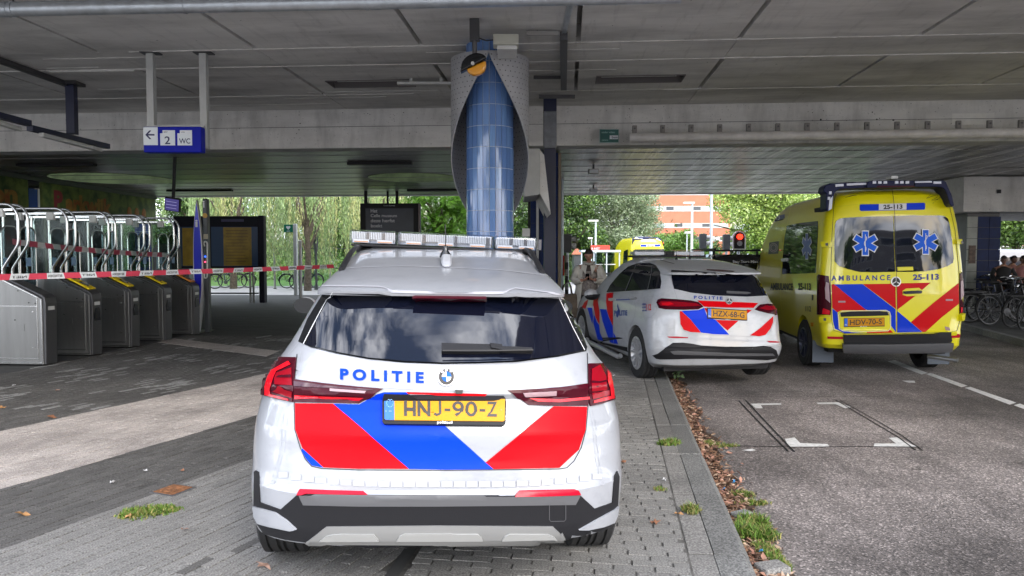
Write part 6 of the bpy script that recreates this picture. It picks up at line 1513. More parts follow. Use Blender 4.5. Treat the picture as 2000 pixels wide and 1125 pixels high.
P3.line('plate_recess_rim', tz(z7, [(545,792),(800,788),(820,798),(826,820),(826,890),(812,908),(690,912),(550,908),(530,894),(526,815)]), 1.6, M('pale_yellow', (.8,.78,.4), .35), .01, closed=True, step=6)
P3.patch('plate_recess', tz(z7, [(548,796),(798,792),(816,802),(822,822),(822,888),(808,904),(690,908),(552,904),(534,890),(530,818)]), amb_yel, .008, 6)
P3.patch('light_strip', tz(z7, [(536,800),(600,794),(760,792),(806,796),(816,816),(700,820),(540,824)]), black_plastic, .02, 6, skirt=True)
P3.patch('plate_holder', tz(z7, [(556,832),(790,829),(791,880),(557,884)]), ink, .016, 8, skirt=True); P3.patch('number_plate', tz(z7, [(558,835),(788,832),(789,875),(559,880)]), plate_yel, .019, 8, skirt=True)
P3.patch('country_band', tz(z7, [(558,835),(577,834.7),(577,879.6),(559,880)]), plate_blue, .020, 8); P3.text('plate_text', 'HDV-70-S', z7(590,872), z7(774,866), 10.2, ink, .0205, .014); P3.text('plate_text', 'NL', z7(562,874), z7(574,874), 3, white_print, .021, .02)
P3.text('plate_text', 'RAV', z7(650,883), z7(690,882), 1.8, sign_white, .018, .02)
for (x, y) in ((545,738),(1165,728)): P3.patch('marker_lamp', tz(z7, [(x-20,y-5),(x+20,y-5),(x+20,y+5),(x-20,y+5)]), lamp_pale, .01, 6, skirt=True)
P3.patch('bumper', tz(z7, [(552,928),(860,926),(1166,920),(1170,960),(1166,968),(860,976),(556,976)]), black_plastic, .05, 8, skirt=True)
P3.patch('bumper_step', tz(z7, [(545,978),(860,978),(1168,970),(1168,1000),(1100,1006),(860,1010),(560,1010),(548,1000)]), grey_plastic, .09, 8, skirt=True)
P3.patch('tail_lamp', tz(z7, [(405,590),(415,580),(470,590),(478,640),(484,700),(486,760),(480,815),(405,812)]), lamp_dark, .012, 6, skirt=True, label='tall left tail lamp')
P3.patch('lamp_element', tz(z7, [(455,625),(470,630),(478,745),(452,720),(450,660)]), lamp_pale, .016, 6); P3.patch('lamp_element', tz(z7, [(440,775),(478,790),(475,812),(435,808)]), lamp_red, .016, 6)
P3.patch('tail_lamp', tz(z7, [(1226,575),(1252,565),(1256,640),(1254,800),(1224,806),(1226,700)]), lamp_dark, .012, 6, skirt=True, label='tall right tail lamp')
P3.patch('lamp_element', tz(z7, [(1228,620),(1240,612),(1246,700),(1228,730)]), lamp_pale, .016, 6); P3.patch('lamp_element', tz(z7, [(1228,770),(1250,768),(1250,798),(1228,802)]), lamp_red, .016, 6)
for pts in ([(440,393),(490,393),(493,422),(442,424)], [(1194,380),(1238,378),(1240,404),(1196,408)], [(428,822),(480,820),(488,856),(430,858)], [(1222,810),(1272,806),(1276,845),(1224,848)]):
    P3.patch('hinge', tz(z7, pts), amb_yel, .05, 8, skirt=True); P3.patch('hinge_pin', tz(z7, [(pts[0][0]+20,pts[0][1]+8),(pts[0][0]+32,pts[0][1]+8),(pts[0][0]+32,pts[0][1]+24),(pts[0][0]+20,pts[0][1]+24)]), grey_plastic, .054, 0)
P3.patch('reflector', tz(z7, [(462,938),(552,940),(552,954),(464,952)]), ref_red, .012, 6); P3.patch('reflector', tz(z7, [(1168,934),(1244,930),(1240,944),(1168,948)]), ref_red, .012, 6)
P3.patch('union_sticker', tz(z7, [(1138,880),(1165,886),(1172,906),(1146,904)]), lamp_pale, .007, 0)
# flank of the ambulance
P3.patch('side_window', tz(z7, [(228,300),(300,284),(408,272),(410,300),(404,420),(396,572),(300,576),(202,578),(206,480),(214,380)]), gl7, .006, 6, skirt=True)
c = z7(348, 418); a, b = star_of_life(c[0], c[1], 26, .38); P3.patch('star_rim', a, white_print, .014, 6); P3.patch('star_field', b, M('star_navy', (.01,.03,.3), .3), .0155, 6)
P3.text('lettering', 'AMBULANCE', z7(134,668), z7(264,670), 13, ink, .006, .035); P3.text('lettering', '25-113', z7(294,668), z7(368,670), 13, ink, .006, .04)
P3.text('lettering', '112', z7(338,792), z7(370,794), 10, ink, .006, .02)
P3.line('door_seam', tz(z7, [(262,150),(238,260),(228,300),(205,420),(195,580),(192,700),(200,800)]), .9, M('yellow_edge', (.62,.58,.01), .4), .004, step=6)
P3.line('rear_pillar', tz(z7, [(460,200),(440,300),(415,440),(404,580)]), 1.0, M('yellow_edge', (.62,.58,.01), .4), .004, step=6)
P3.line('sliding_door_edge', tz(z7, [(150,330),(104,340),(95,380),(85,500),(84,572),(92,582),(200,580)]), 1.6, amb_yel, .012, step=6)
P3.patch('side_band', tz(z7, [(140,252),(217,232),(216,256),(138,280)]), amb_navy, .006, 6); P3.text('lettering', '113', z7(155,270), z7(190,261), 6, white_print, .008, .03)
P3.patch('logo_field', tz(z7, [(128,396),(184,388),(180,460),(122,464)]), grey_plastic, .007, 6)
for r_ in (8.5, 5.5): P3.line('logo_ring', ring(*z7(153,426), r_*.9, r_, 16), 1.2, lamp_pale, .0085, closed=True, step=0)
P3.patch('side_vent', tz(z7, [(390,200),(438,190),(440,206),(428,220),(392,222)]), black_plastic, .012, 6, skirt=True)
P3.patch('handle', tz(z7, [(203,490),(236,486),(232,504),(205,508)]), light_paint, .03, 6, skirt=True)
P3.patch('marker_lamp', tz(z7, [(368,858),(386,858),(384,880),(370,880)]), M('amber', (.85,.36,.02)), .01, 6); P3.patch('fuel_lock', tz(z7, [(374,698),(383,698),(382,730),(374,730)]), ink, .006, 6)
P3.patch('cab_glass', tz(z7, [(20,420),(60,352),(84,340),(80,420),(70,540),(30,550),(10,500)]), gl7, .008, 6); P3.patch('windscreen_edge', tz(z7, [(44,330),(80,250),(150,190),(110,190),(70,240),(36,310)]), black_gloss, .006, 6)
P3.patch('mudflap', tz(z7, [(330,985),(434,985),(436,1060),(352,1064),(334,1045)]), grey_plastic, .0, 10) if False else MB().box(-.96,-.66,.52,.535,.12,.45).build('mudflap', M('mudflap', (.10,.12,.15), .6), amb)
MB().box(.66,.96,.52,.535,.12,.45).build('mudflap', M('mudflap', (.10,.12,.15), .6), amb)
MB().cyl((.55,.25,.27),(.84,.0,.25),.032,n=14).build('exhaust_pipe', steel, amb, smooth=50)
# blue roof light housing round the rear edge
def lp3(px, py, yl):
    inv = P3.inv; o = inv @ CAMP; d = inv.to_3x3() @ ray(px, py); return o + d*((yl-o.y)/d.y)
navyb = M('lightbar_navy', (.006,.009,.045), .4, ior=1.3); ledw = M('led_white', (.62,.64,.72), .3)
def hb(pts, y0, y1, nm, mt, bev=.0): v = [lp3(*zW(*p), y0) for p in pts]; MB().prism([(q.x, q.z) for q in v], y0, y1, 'xz').build(nm, mt, amb, bevel=bev)
hb([(330,190),(345,130),(400,100),(820,82),(815,140),(800,152),(500,168),(455,200),(430,330),(400,400),(375,408),(358,380),(362,215)], .0, .30, 'roof_housing', navyb, .012)
hb([(800,152),(822,80),(870,70),(1320,68),(1330,142),(1080,150)], -.05, .3, 'roof_housing', navyb, .012)
hb([(1332,70),(1660,70),(1680,90),(1700,140),(1742,230),(1768,345),(1745,362),(1718,330),(1680,200),(1640,150),(1600,142),(1332,142)], .0, .30, 'roof_housing', navyb, .012)
for pts in ([(460,112),(550,106),(550,134),(462,138)], [(585,104),(800,94),(800,116),(586,126)], [(1335,80),(1520,76),(1520,92),(1336,96)], [(1538,80),(1622,80),(1624,106),(1540,106)], [(392,190),(418,190),(416,222),(390,222)], [(378,250),(406,250),(402,282),(376,282)]):
    hb(pts, -.012, .02, 'beacon_window', ledw)
for x in (870,930,990,1115,1172,1232): hb([(x,78),(x+38,76),(x+38,104),(x,106)], -.062, -.04, 'beacon_window', ledw)
hb([(395,285),(432,240),(420,380),(385,400)], -.01, .01, 'beacon_window', ledw)
hb([(920,128),(1330,126),(1325,142),(918,146)], -.06, -.051, 'brake_light', lamp_dark)
hb([(1075,20),(1145,20),(1145,48),(1070,50)], .1, .3, 'roof_lamp', light_paint)
# ---- far ambulance, same kind of body
amb2 = thing('ambulance', 'distant yellow ambulance showing only its upper half above the second police car', 'ambulance', (7.35, 40.0, -.12), (0,0,R(5)))
b_ = bpy.data.objects.new('body', body3.data); COL.objects.link(b_); b_.parent = amb2
P4 = Proj(amb2, [b_])
for (x, y) in ((-.84,1.05),(.84,1.05),(-.84,4.7),(.84,4.7)): wheel(amb2, x, y, .355, .24, 1 if x > 0 else -1, 6, silver_trim, rubber)
def z5(x, y): return (1090+x/4.348, 370+y/4.348)
P4.patch('rear_opening', tz(z5, [(628,640),(634,530),(650,508),(900,506),(935,510),(950,524),(955,560),(960,640)]), black_gloss, .02, 6)
P4.patch('number_band', tz(z5, [(700,470),(866,466),(866,484),(700,486)]), amb_blue, .02, 6); P4.patch('number_field', tz(z5, [(748,470),(820,469),(820,484),(748,485)]), white_print, .03, 0)
P4.text('lettering', '25-121', z5(756,483), z5(812,482), 2.4, ink, .04, .03)
P4.patch('side_window', tz(z5, [(560,525),(596,508),(590,620),(552,640)]), gl7, .02, 6)
P4.patch('roof_edge', tz(z5, [(636,412),(780,402),(920,402),(950,440),(952,470),(935,440),(915,420),(780,420),(650,432),(630,470)]), navyb, .05, 6, skirt=True)
for pts in ([(660,412),(720,408),(720,420),(660,424)], [(840,408),(910,408),(910,418),(840,420)]): P4.patch('beacon_window', tz(z5, pts), ledw, .06, 0)
P4.patch('beacon_window', tz(z5, [(915,430),(930,435),(940,465),(925,460)]), M('beacon_red', (.8,.1,.03), .3, emit=(1,.15,.03), estr=.6), .06, 0)
# ---- dark van with roof rack behind the second police car
van = thing('black_van', 'black van with a roof rack and small white lettering, behind the second police car', 'van', (4.95, 15.2, -.12), (0,0,R(-2)))
V = [(.3,.82,.1,.25,4.2,.5,4),(.6,.88,.0,.28,4.4,.6,4),(1.0,.88,.02,.28,4.3,.7,4),(1.1,.86,.04,.28,3.7,.6,4),(1.5,.80,.14,.28,3.2,.5,4),(1.66,.76,.2,.3,3.0,.5,4),(1.72,.66,.3,.3,2.9,.4,3.5)]
vb = loft_body('body', V, M('van_black', (.012,.013,.016), .25, coat=.7), van, wheels=((.85,.33),(3.5,.33)), wr=.36, wide=1.2)
P5 = Proj(van, [vb])
for (x, y) in ((-.76,.85),(.76,.85),(-.76,3.5),(.76,3.5)): wheel(van, x, y, .325, .2, 1 if x > 0 else -1, 8, silver_trim, rubber)
vx0, vx1 = -.75, .75
MB().prism([(-.7,1.15),(.7,1.15),(.66,1.52),(-.66,1.52)], .06, .10, 'xz').build('rear_window', gl7, van)
for y in (.4, .9, 1.4, 1.9, 2.4): MB().box(-.72,.72,y-.02,y+.02,1.79,1.82).build('rack_bar', black_plastic, van)
for x in (-.72,.72): MB().box(x-.02,x+.02,.3,2.6,1.80,1.85).build('rack_rail', black_plastic, van)
for x in (-.7,.7):
    for y in (.5,2.2): MB().box(x-.02,x+.02,y-.03,y+.03,1.70,1.80).build('rack_foot', black_plastic, van)
MB().box(-.8,-.72,.5,.9,1.56,1.66).build('pale_strip', light_paint, van) if False else None
flat_text('lettering', 'Stay Start-Mission', white_print, van, (-.42, .055, 1.55), (1,0,0), (0,0,1), .62, .05, .012, .02)
# ================================================================== BEYOND THE VIADUCT
def leaf_mat(name, c, isl=.45):
    m = bpy.data.materials.new(name); m.use_nodes = True; _mats[name] = m
    t = m.node_tree; t.nodes.clear(); N = t.nodes.new; K = t.links.new
    o = N('ShaderNodeOutputMaterial'); d = N('ShaderNodeBsdfDiffuse'); tr = N('ShaderNodeBsdfTranslucent'); mix = N('ShaderNodeMixShader'); gl = N('ShaderNodeBsdfGlossy'); mix2 = N('ShaderNodeMixShader')
    g = N('ShaderNodeNewGeometry'); mr = N('ShaderNodeMapRange'); mr.inputs['To Min'].default_value = 1-isl; mr.inputs['To Max'].default_value = 1+isl*1.4
    K(g.outputs['Random Per Island'], mr.inputs['Value']); h = N('ShaderNodeHueSaturation'); h.inputs['Color'].default_value = (*c, 1); K(mr.outputs[0], h.inputs['Value'])
    K(h.outputs[0], d.inputs[0]); K(h.outputs[0], tr.inputs[0]); mix.inputs[0].default_value = .3; K(d.outputs[0], mix.inputs[1]); K(tr.outputs[0], mix.inputs[2])
    gl.inputs['Roughness'].default_value = .45; mix2.inputs[0].default_value = .07; K(mix.outputs[0], mix2.inputs[1]); K(gl.outputs[0], mix2.inputs[2]); K(mix2.outputs[0], o.inputs[0])
    return m
bark = M('bark', (.10,.08,.06), .9, var=.4, vscale=9, bump=.5, bscale=12)
def quads_at(P, D, U, l, w):
    """leaf quads: centres P, long axis D, cross axis U"""
    n = len(P); l = l.reshape(-1,1); w = w.reshape(-1,1)
    v = np.stack([P - D*l, P + U*w, P + D*l, P - U*w], axis=1).reshape(-1, 3)
    f = np.arange(n*4).reshape(-1, 4); return v, f
def unit(a): return a/np.maximum(np.linalg.norm(a, axis=1, keepdims=True), 1e-6)
def crown(name, clumps, n, size, mat, parent, aspect=.5, flat=.3):
    cs = np.array([c[0] for c in clumps]); rs = np.array([c[1] for c in clumps]); w = rs.prod(axis=1)**.67; idx = RNG.choice(len(cs), n, p=w/w.sum())
    d = unit(RNG.normal(size=(n,3))); rad = RNG.random(n)**.28
    P = cs[idx] + d*rs[idx]*rad[:,None] + RNG.normal(size=(n,3))*size*.8
    D = unit(RNG.normal(size=(n,3))*[1,1,.7] + d*.4); U = unit(np.cross(D, d + RNG.normal(size=(n,3))*.6))
    l = size*RNG.uniform(.6,1.4,n); v, f = quads_at(P, D, U, l, l*aspect); return raw_mesh(name, v, f, mat, parent)
def blobs(c, R_, k, rmin, rmax, seed):
    rg = np.random.default_rng(seed); out = []
    for i in range(k):
        d = unit(rg.normal(size=(1,3)))[0]; p = np.array(c) + d*np.array(R_)*rg.random()**.4*.85; r = rg.uniform(rmin, rmax); out.append((p, np.array([r, r, r*rg.uniform(.6,.9)])))
    return out
def trunk(t, h, r, crown_c, crown_R, limbs, seed):
    rg = random.Random(seed); mb = MB(); top = Vector((0,0,h)); mb.tube([(0,0,-.3),(.05,.02,h*.5),(0,.05,h)], r, n=10, rs=[r*1.25, r*.85, r*.6])
    for i in range(limbs):
        a = 2*PI*i/limbs + rg.random(); s_ = Vector((0,0,h*rg.uniform(.55,1))); e = Vector((math.cos(a)*crown_R*rg.uniform(.5,.9), math.sin(a)*crown_R*rg.uniform(.5,.9), h + (crown_c-h)*rg.uniform(.4,1.6)))
        m = s_.lerp(e, .5) + Vector((0,0,.3)); mb.tube([s_, m, e], r*.4, n=6, rs=[r*.5, r*.3, r*.1])
    mb.build('trunk', bark, t, smooth=50)
def tree(label, px, Y, half, zc, rz, n, size, mat, th=2.2, tr_=.25, seed=1, k=26, name='tree', aspect=.5, ground=0.0, extra=None):
    x = (px-1000)/FPX*Y; t = thing(name, label, 'tree', (x, Y, ground))
    trunk(t, th, tr_, zc, half, 8, seed)
    cl = blobs((0,0,zc), (half, half*.8, rz), k, half*.22, half*.42, seed); crown('crown', cl, n, size, mat, t, aspect)
    if extra: crown('crown_second_green', cl, n//3, size, extra, t, aspect)  # more leaves of a second green, mixed through the crown
    return t
lf_dark = leaf_mat('leaf_dark', (.06,.115,.03)); lf_mid = leaf_mat('leaf_mid', (.15,.26,.045)); lf_silver = leaf_mat('leaf_silver', (.33,.40,.26), .5); lf_sil2 = leaf_mat('leaf_silver_green', (.16,.24,.11))
lf_yel = leaf_mat('leaf_yellowgreen', (.34,.44,.11)); lf_yel2 = leaf_mat('leaf_lime_dark', (.17,.28,.05)); lf_will = leaf_mat('leaf_willow', (.27,.37,.15)); lf_will2 = leaf_mat('leaf_willow_yellow', (.38,.40,.16)); lf_fern = leaf_mat('leaf_fern', (.17,.35,.04))

def willow(label, px, Y, half, top, n_str, seed, mats=(lf_will, lf_will2)):
    x = (px-1000)/FPX*Y; t = thing('weeping_willow', label, 'tree', (x, Y, 0)); trunk(t, 3.0, .15, top-1, half*.8, 9, seed)
    rg = np.random.default_rng(seed)
    for mi, mt in enumerate(mats):
        ns = int(n_str*(.72 if mi == 0 else .28)); Ps = []; Ds = []
        # strands hang in tresses
        ntr = 24; tc_ = unit(rg.normal(size=(ntr,3)))*[half*.9, half*.7, 1.0]*(rg.random((ntr,1))**.3); tz_ = rg.uniform(top*.55, top, ntr)
        for s_ in range(ns):
            j = rg.integers(ntr); base = np.array([tc_[j,0] + rg.normal()*.11, tc_[j,1] + rg.normal()*.11, tz_[j] + rg.normal()*.2]); L_ = min(base[2]-.7, rg.uniform(1.4, 4.2))
            m = int(L_/.075); q = np.arange(m)/m; sw = rg.normal(size=2)*.10
            p = np.stack([base[0] + sw[0]*q + rg.normal()*.02*np.sin(q*9), base[1] + sw[1]*q, base[2] - L_*q + .25*np.sin(q*PI)*0], axis=1); Ps.append(p + rg.normal(size=(m,3))*[.03,.03,.02]); Ds.append(np.tile([0,0,-1.0], (m,1)))
        P = np.concatenate(Ps); D = unit(np.concatenate(Ds) + rg.normal(size=(len(P),3))*[.24,.24,.12]); U = unit(np.cross(D, rg.normal(size=(len(P),3))))
        l = rg.uniform(.06,.12,len(P)); v, f = quads_at(P, D, U, l, l*.2); raw_mesh('foliage' if mi == 0 else 'yellow_foliage', v, f, mt, t)
    return t
willow('large weeping willow with long yellow-green tresses behind the glass screen', 600, 33, 3.0, 6.4, 560, 3)
willow('yellowish weeping willow to the left, partly behind the timetable cabinet', 455, 35, 2.7, 6.2, 400, 5)
willow('weeping willow just behind the hanging advertising screen', 745, 37, 2.6, 6.4, 400, 7)
willow('greener weeping willow seen between the ticket gates', 205, 36, 3.4, 6.0, 300, 9)
# fern-leaved tree right of the screen
def fern_tree(label, px, Y, half, zc, n, seed):
    x = (px-1000)/FPX*Y; t = thing('locust_tree', label, 'tree', (x, Y, 0)); trunk(t, 2.6, .2, zc, half, 8, seed); rg = np.random.default_rng(seed)
    cl = blobs((0,0,zc), (half, half*.7, 2.6), 26, .5, .95, seed); cs = np.array([c[0] for c in cl]); rs = np.array([c[1] for c in cl])
    idx = rg.integers(len(cl), size=n); d = unit(rg.normal(size=(n,3))); base = cs[idx] + d*rs[idx]*(rg.random((n,1))**.3)
    out = unit(d*[1,1,.25] + rg.normal(size=(n,3))*.3 + [0,0,-.35]); side = unit(np.cross(out, [0,0,1.0])); P = []; D = []; U = []
    for j in range(9):
        for s_ in (-1,1):
            P.append(base + out*(.045*j) + side*s_*.035); D.append(unit(side*s_ + out*.35)); U.append(unit(out))
    P = np.concatenate(P); D = np.concatenate(D); U = np.concatenate(U); l = np.full(len(P), .042); v, f = quads_at(P, D, U, l, l*.42); raw_mesh('crown', v, f, lf_fern, t); return t
fern_tree('feathery bright green tree between the advertising screen and the blue column', 862, 31, 2.0, 3.6, 5200, 21)
tree('dark green bushy tree behind the pale pole, left of the silver tree', 1115, 47, 2.7, 4.6, 4.2, 30000, .085, lf_dark, seed=31, k=34, extra=lf_mid)
tree('broad silvery grey-green tree above the bus shelter', 1208, 50, 3.0, 4.9, 4.3, 46000, .075, lf_silver, seed=33, k=46, name='silver_tree', extra=lf_sil2, aspect=.35)
tree('low bright green tree in front of the brick building', 1330, 58, 2.3, 2.1, 1.5, 17000, .085, lf_mid, seed=35, k=24, th=1.4, tr_=.15, extra=lf_fern)
tree('large light green tree left of the nearest ambulance', 1493, 49, 3.7, 4.9, 4.6, 42000, .095, lf_yel, seed=37, k=44, name='plane_tree', extra=lf_yel2)
tree('light green tree behind the roof of the nearest ambulance', 1640, 54, 3.6, 4.6, 4.0, 20000, .10, lf_yel, seed=39, k=30, name='plane_tree', extra=lf_mid)
tree('leafy tree seen between the pier and the right picture edge', 1985, 42, 2.6, 4.3, 2.6, 20000, .085, lf_mid, seed=41, k=30, extra=lf_dark)
tree('tree glimpsed in the gap between ambulance and pier', 1868, 44, 2.6, 3.6, 3.0, 14000, .085, lf_mid, seed=43, k=26, extra=lf_dark)
tree('dark tree behind the timetable cabinet', 405, 46, 3.6, 4.2, 4.0, 24000, .10, lf_dark, seed=45, k=34, extra=lf_mid)
tree('tall green tree filling the view behind the willow', 690, 48, 4.6, 4.4, 4.4, 30000, .10, lf_dark, seed=47, k=40, extra=lf_mid)
tree('dark green tree in the distance behind the blue column', 960, 50, 4.0, 4.4, 4.4, 24000, .10, lf_dark, seed=49, k=34, extra=lf_mid)
tree('green tree seen behind the first ticket gates', 60, 44, 4.0, 4.0, 4.0, 20000, .11, lf_mid, seed=51, k=34, extra=lf_dark)
# far wood that closes the view
def far_wood():
    cl = []
    for i in range(110):
        x = -95 + 190*i/109.0; y = 95 + random.uniform(-4, 6); h = random.uniform(2.5, 9.5)
        cl.append((np.array([x, y, h*.5]), np.array([2.4, 2.4, h*.55]))); cl.append((np.array([x+random.uniform(-1,1), y-1, 1.5]), np.array([1.8,1.8,1.8])))
    o = crown('far_wood', cl, 110000, .24, lf_dark, None); tag(o, 'distant belt of dark trees closing the view under the viaduct', 'trees', kind='stuff')
    crown('lighter_foliage', cl, 40000, .24, lf_mid, o)['kind'] = 'stuff'
far_wood()
def hedge(label, x0, x1, y, h, n, mt, name='hedge'):
    cl = [(np.array([x, y, h*.5]), np.array([.55,.6,h*.5])) for x in np.arange(x0, x1, .5)]
    o = crown(name, cl, n, .055, mt, None); return tag(o, label, 'hedge', kind='stuff')
hedge('green hedge beyond the lawn behind the willow', -28, 1, 43, 1.5, 26000, lf_mid); hedge('clipped dark hedge behind the bus shelter', 3.5, 12, 46, 1.5, 14000, lf_dark)

# brick building on the right
bd = thing('brick_building', 'orange-red brick building with a ribbon of windows, between the two light green trees', 'building', (0, 92, 0))
brick_r = M('facade_brick', (.50,.17,.10), .8, var=.08, vscale=1)
def bx(px0, py0, px1, py1, d0=0): a, b = at(px0, py0, 92), at(px1, py1, 92); return a.x, b.x, b.z, a.z
x0, x1, z0, z1 = bx(1262, 300, 1425, 497)
MB().box(x0, x1, 0.0, 14, -1, 16).build('wall', brick_r, bd)
for (pa_, pb_) in ((402.5, 411.5), (374, 380), (436, 444), (462, 470)):
    _, _, za, zb2 = bx(1262, pa_, 1425, pb_); MB().box(x0+.1, x1-.1, -.06, .0, za-.08, za).build('sill', light_paint, bd)
    n_ = 9; w_ = (x1-x0-.4)/n_
    for k in range(n_):
        a = x0+.2+k*w_; mt = [M('pane_sky', (.30,.36,.38), .1), M('pane_dark', (.05,.06,.07), .1), M('pane_blind', (.55,.56,.54), .5)][(k*5+int(pa_)) % 3]
        f = MB().box(a+.03, a+w_-.03, -.05, -.0, za, zb2).build('window', light_paint, bd); MB().box(a+.10, a+w_-.10, -.07, -.052, za+.06, zb2-.06).build('pane', mt, f)
bd2 = thing('brick_building', 'salmon brick building with pale balconies at the far right, beyond the pier', 'building', (0, 60, 0))
a, b = at(1940, 420, 60), at(2150, 500, 60); MB().box(a.x, b.x, 0, 8, -1, 9).build('wall', M('facade_salmon', (.55,.27,.20), .8, var=.1, vscale=1), bd2)
for r_ in range(3):
    for k in range(5): q = a.x + .6 + k*1.7; f = MB().box(q, q+1.1, -.04, 0, .9+r_*2.7, 2.3+r_*2.7).build('window', light_paint, bd2); MB().box(q+.08, q+1.02, -.06, -.041, .98+r_*2.7, 2.22+r_*2.7).build('pane', M('pane_dark', (.05,.06,.07), .1), f)

# poles, lamps, signals
def pole_thing(label, px, Y, ytop, r, name='lamp_post', head=None, col=galv, ground=-.12, cat='lamp post'):
    x = (px-1000)/FPX*Y; zt3 = at(px, ytop, Y).z; t = thing(name, label, cat, (x, Y, ground)); MB().cyl((0,0,0), (0,0,zt3-ground), r, r*.75, n=12).build('mast', col, t, smooth=50); MB().cyl((0,0,0),(0,0,.5), r*1.5, r*1.4, n=12).build('foot', col, t, smooth=50)
    if head: MB().box(head[0], head[1], -.12, .12, zt3-ground-.06, zt3-ground+.04).build('lamp_head', light_paint, t, bevel=.02)
    return t, zt3-ground
pm = M('pole_pale', (.46,.52,.56), .4, metal=.2)
pole_thing('tall pale blue-grey pole left of the woman, reaching the viaduct', 1098, 21, 330, .05, name='signal_pole', col=pm, cat='pole')
pole_thing('lamp post with a flat head in front of the silver tree', 1163, 44, 431, .075, head=(-.45,.15), col=pm)
pole_thing('tall lamp post with a flat head before the brick building', 1350.5, 42, 396, .085, head=(-.5,.12), col=pm)
pole_thing('thickest bare pale pole in front of the light green tree', 1388, 34, 330, .075, name='mast', col=pm, cat='pole')
pole_thing('short thin lamp post behind the roof of the black van', 1341, 40, 454, .04, head=(-.12,.2), col=pm)
pole_thing('thin post beside the bus shelter sign', 1155, 42, 465, .04, head=(-.2,.05), col=pm)
# red signal
sg = thing('traffic_light', 'lit red traffic light with a white rounded backboard, above the black van', 'traffic light', ((1443-1000)/FPX*27, 27, -.12))
zc2 = at(1443, 469, 27).z + .12
def arch(w, h, r, c): return [(-w, c-h), (w, c-h)] + [(w*math.cos(R(a)), c+h-w + w*math.sin(R(a))) for a in range(0, 181, 15)]
MB().cyl((0,.08,0),(0,.08,zc2+.2), .055, n=12).build('mast', pm, sg, smooth=50)
MB().prism(arch(.24,.34,.2,zc2), 0, .04, 'xz').build('backboard', white_print, sg); MB().prism(arch(.19,.30,.2,zc2-.01), -.02, -.002, 'xz').build('inner_board', black_plastic, sg)
MB().cyl((0,-.12,zc2+.12),(0,-.021,zc2+.12), .10, n=18).build('red_lamp', M('signal_red', (.9,.08,.02), .3, emit=(1,.02,.005), estr=1.6), sg); MB().cyl((0,-.06,zc2-.12),(0,-.021,zc2-.12), .10, n=18).build('dark_lamp', black_gloss, sg)
MB().prism([(.10*math.cos(R(a)), zc2+.12+.10*math.sin(R(a))) for a in range(0, 181, 20)] + [(-.12, zc2+.12), (-.12, zc2+.24), (.12, zc2+.24), (.12, zc2+.12)][:0], -.2, -.02, 'xz').build('visor', black_plastic, sg) if False else None
for i, (px, py, Y, lab) in enumerate(((1372, 470, 30, 'dark back of a traffic light just left of the pale mast'), (1108, 474, 24, 'cluster of dark signal heads on the left pole near the woman'), (1418, 472, 29, 'small grey signal cabinet head left of the red light'))):
    x = (px-1000)/FPX*Y; z = at(px, py, Y).z; t = thing('traffic_light', lab, 'traffic light', (x, Y, -.12))
    MB().cyl((0,0,0),(0,0,z), .05, n=10).build('mast', pm, t, smooth=50); MB().box(-.13,.13,-.1,.12,z-.2,z+.40).build('signal_head', dark_paint, t, bevel=.02)
    for s_ in (.25, .02, -.1)[:2]: MB().cyl((.13,0,z+s_),(.28,0,z+s_), .08, .09, n=12).build('hood', grey_paint, t, smooth=50)
    if i == 1: MB().box(-.42,-.16,-.08,.12,z-.15,z+.38).build('side_head', dark_paint, t, bevel=.02)
# banded marker post
mkp = thing('marker_post', 'black and white banded post behind the car, left of the woman', 'post', ((1106.5-1000)/FPX*18.5, 18.5, -.12)); hp_ = at(1106, 499, 18.5).z + .12
for k in range(10): MB().cyl((0,0,hp_*k/10),(0,0,hp_*(k+1)/10), .045, n=12).build('black_band' if k % 2 == 0 else 'white_band', ink if k % 2 == 0 else white_print, mkp, smooth=50)
MB().box(-.09,-.05,-.02,.02,hp_-.5,hp_+.0).build('red_edge', dec_red, mkp)
# bus shelter
bs = thing('bus_shelter', 'glass bus shelter with a red R-NET sign on its roof, behind the woman', 'bus shelter', (0, 38, 0))
def sx_(px, py): q = at(px, py, 38); return q.x, q.z
a = sx_(1135, 490.5); b = sx_(1212, 494); MB().box(a[0], b[0], -.1, 1.4, a[1]-.05, a[1]+.06).build('roof', pm, bs)
for px in (1136, 1160, 1185, 1210): q = sx_(px, 500); MB().box(q[0]-.03, q[0]+.03, 0, .06, -.05, a[1]-.05).build('post', pm, bs)
for (p, q) in ((1137,1159),(1161,1184),(1186,1209)): u, v = sx_(p, 500)[0], sx_(q, 500)[0]; MB().box(u+.05, v-.05, 1.3, 1.32, .3, a[1]-.1).build('glass_pane', smoke_glass, bs); MB().box(u, v, 1.28, 1.30, 1.05, 1.1).build('rail', light_paint, bs)
MB().box(a[0]+.3, b[0]-.4, .9, 1.2, .42, .48).build('bench', light_paint, bs)
c, d = sx_(1154, 479), sx_(1190.5, 491); MB().box(c[0], d[0], -.06, .02, d[1], c[1]).build('sign_board', M('rnet_red', (.80,.06,.04), .4), bs); flat_text('lettering', 'R-NET', white_print, bs, (sx_(1157.5,0)[0], -.061, sx_(0,487.3)[1]), (1,0,0), (0,0,1), .42, .10, .02)
sh2 = thing('orange_roofed_kiosk', 'low orange-roofed kiosk by the hedge left of the shelter', 'kiosk', (0, 41, 0))
u, v = at(1120, 489, 41), at(1137, 497, 41); MB().prism([(u.x, v.z), (v.x, v.z), ((u.x+v.x)/2, u.z+.1)], 0, 1.6, 'xz').build('roof', brick_r, sh2); MB().box(u.x+.05, v.x-.05, .1, 1.5, 0, v.z-.01).build('wall', dark_paint, sh2)
bench = thing('bench', 'dark slatted bench by the road beyond the woman', 'bench', ((1197-1000)/FPX*30, 30, -.05))
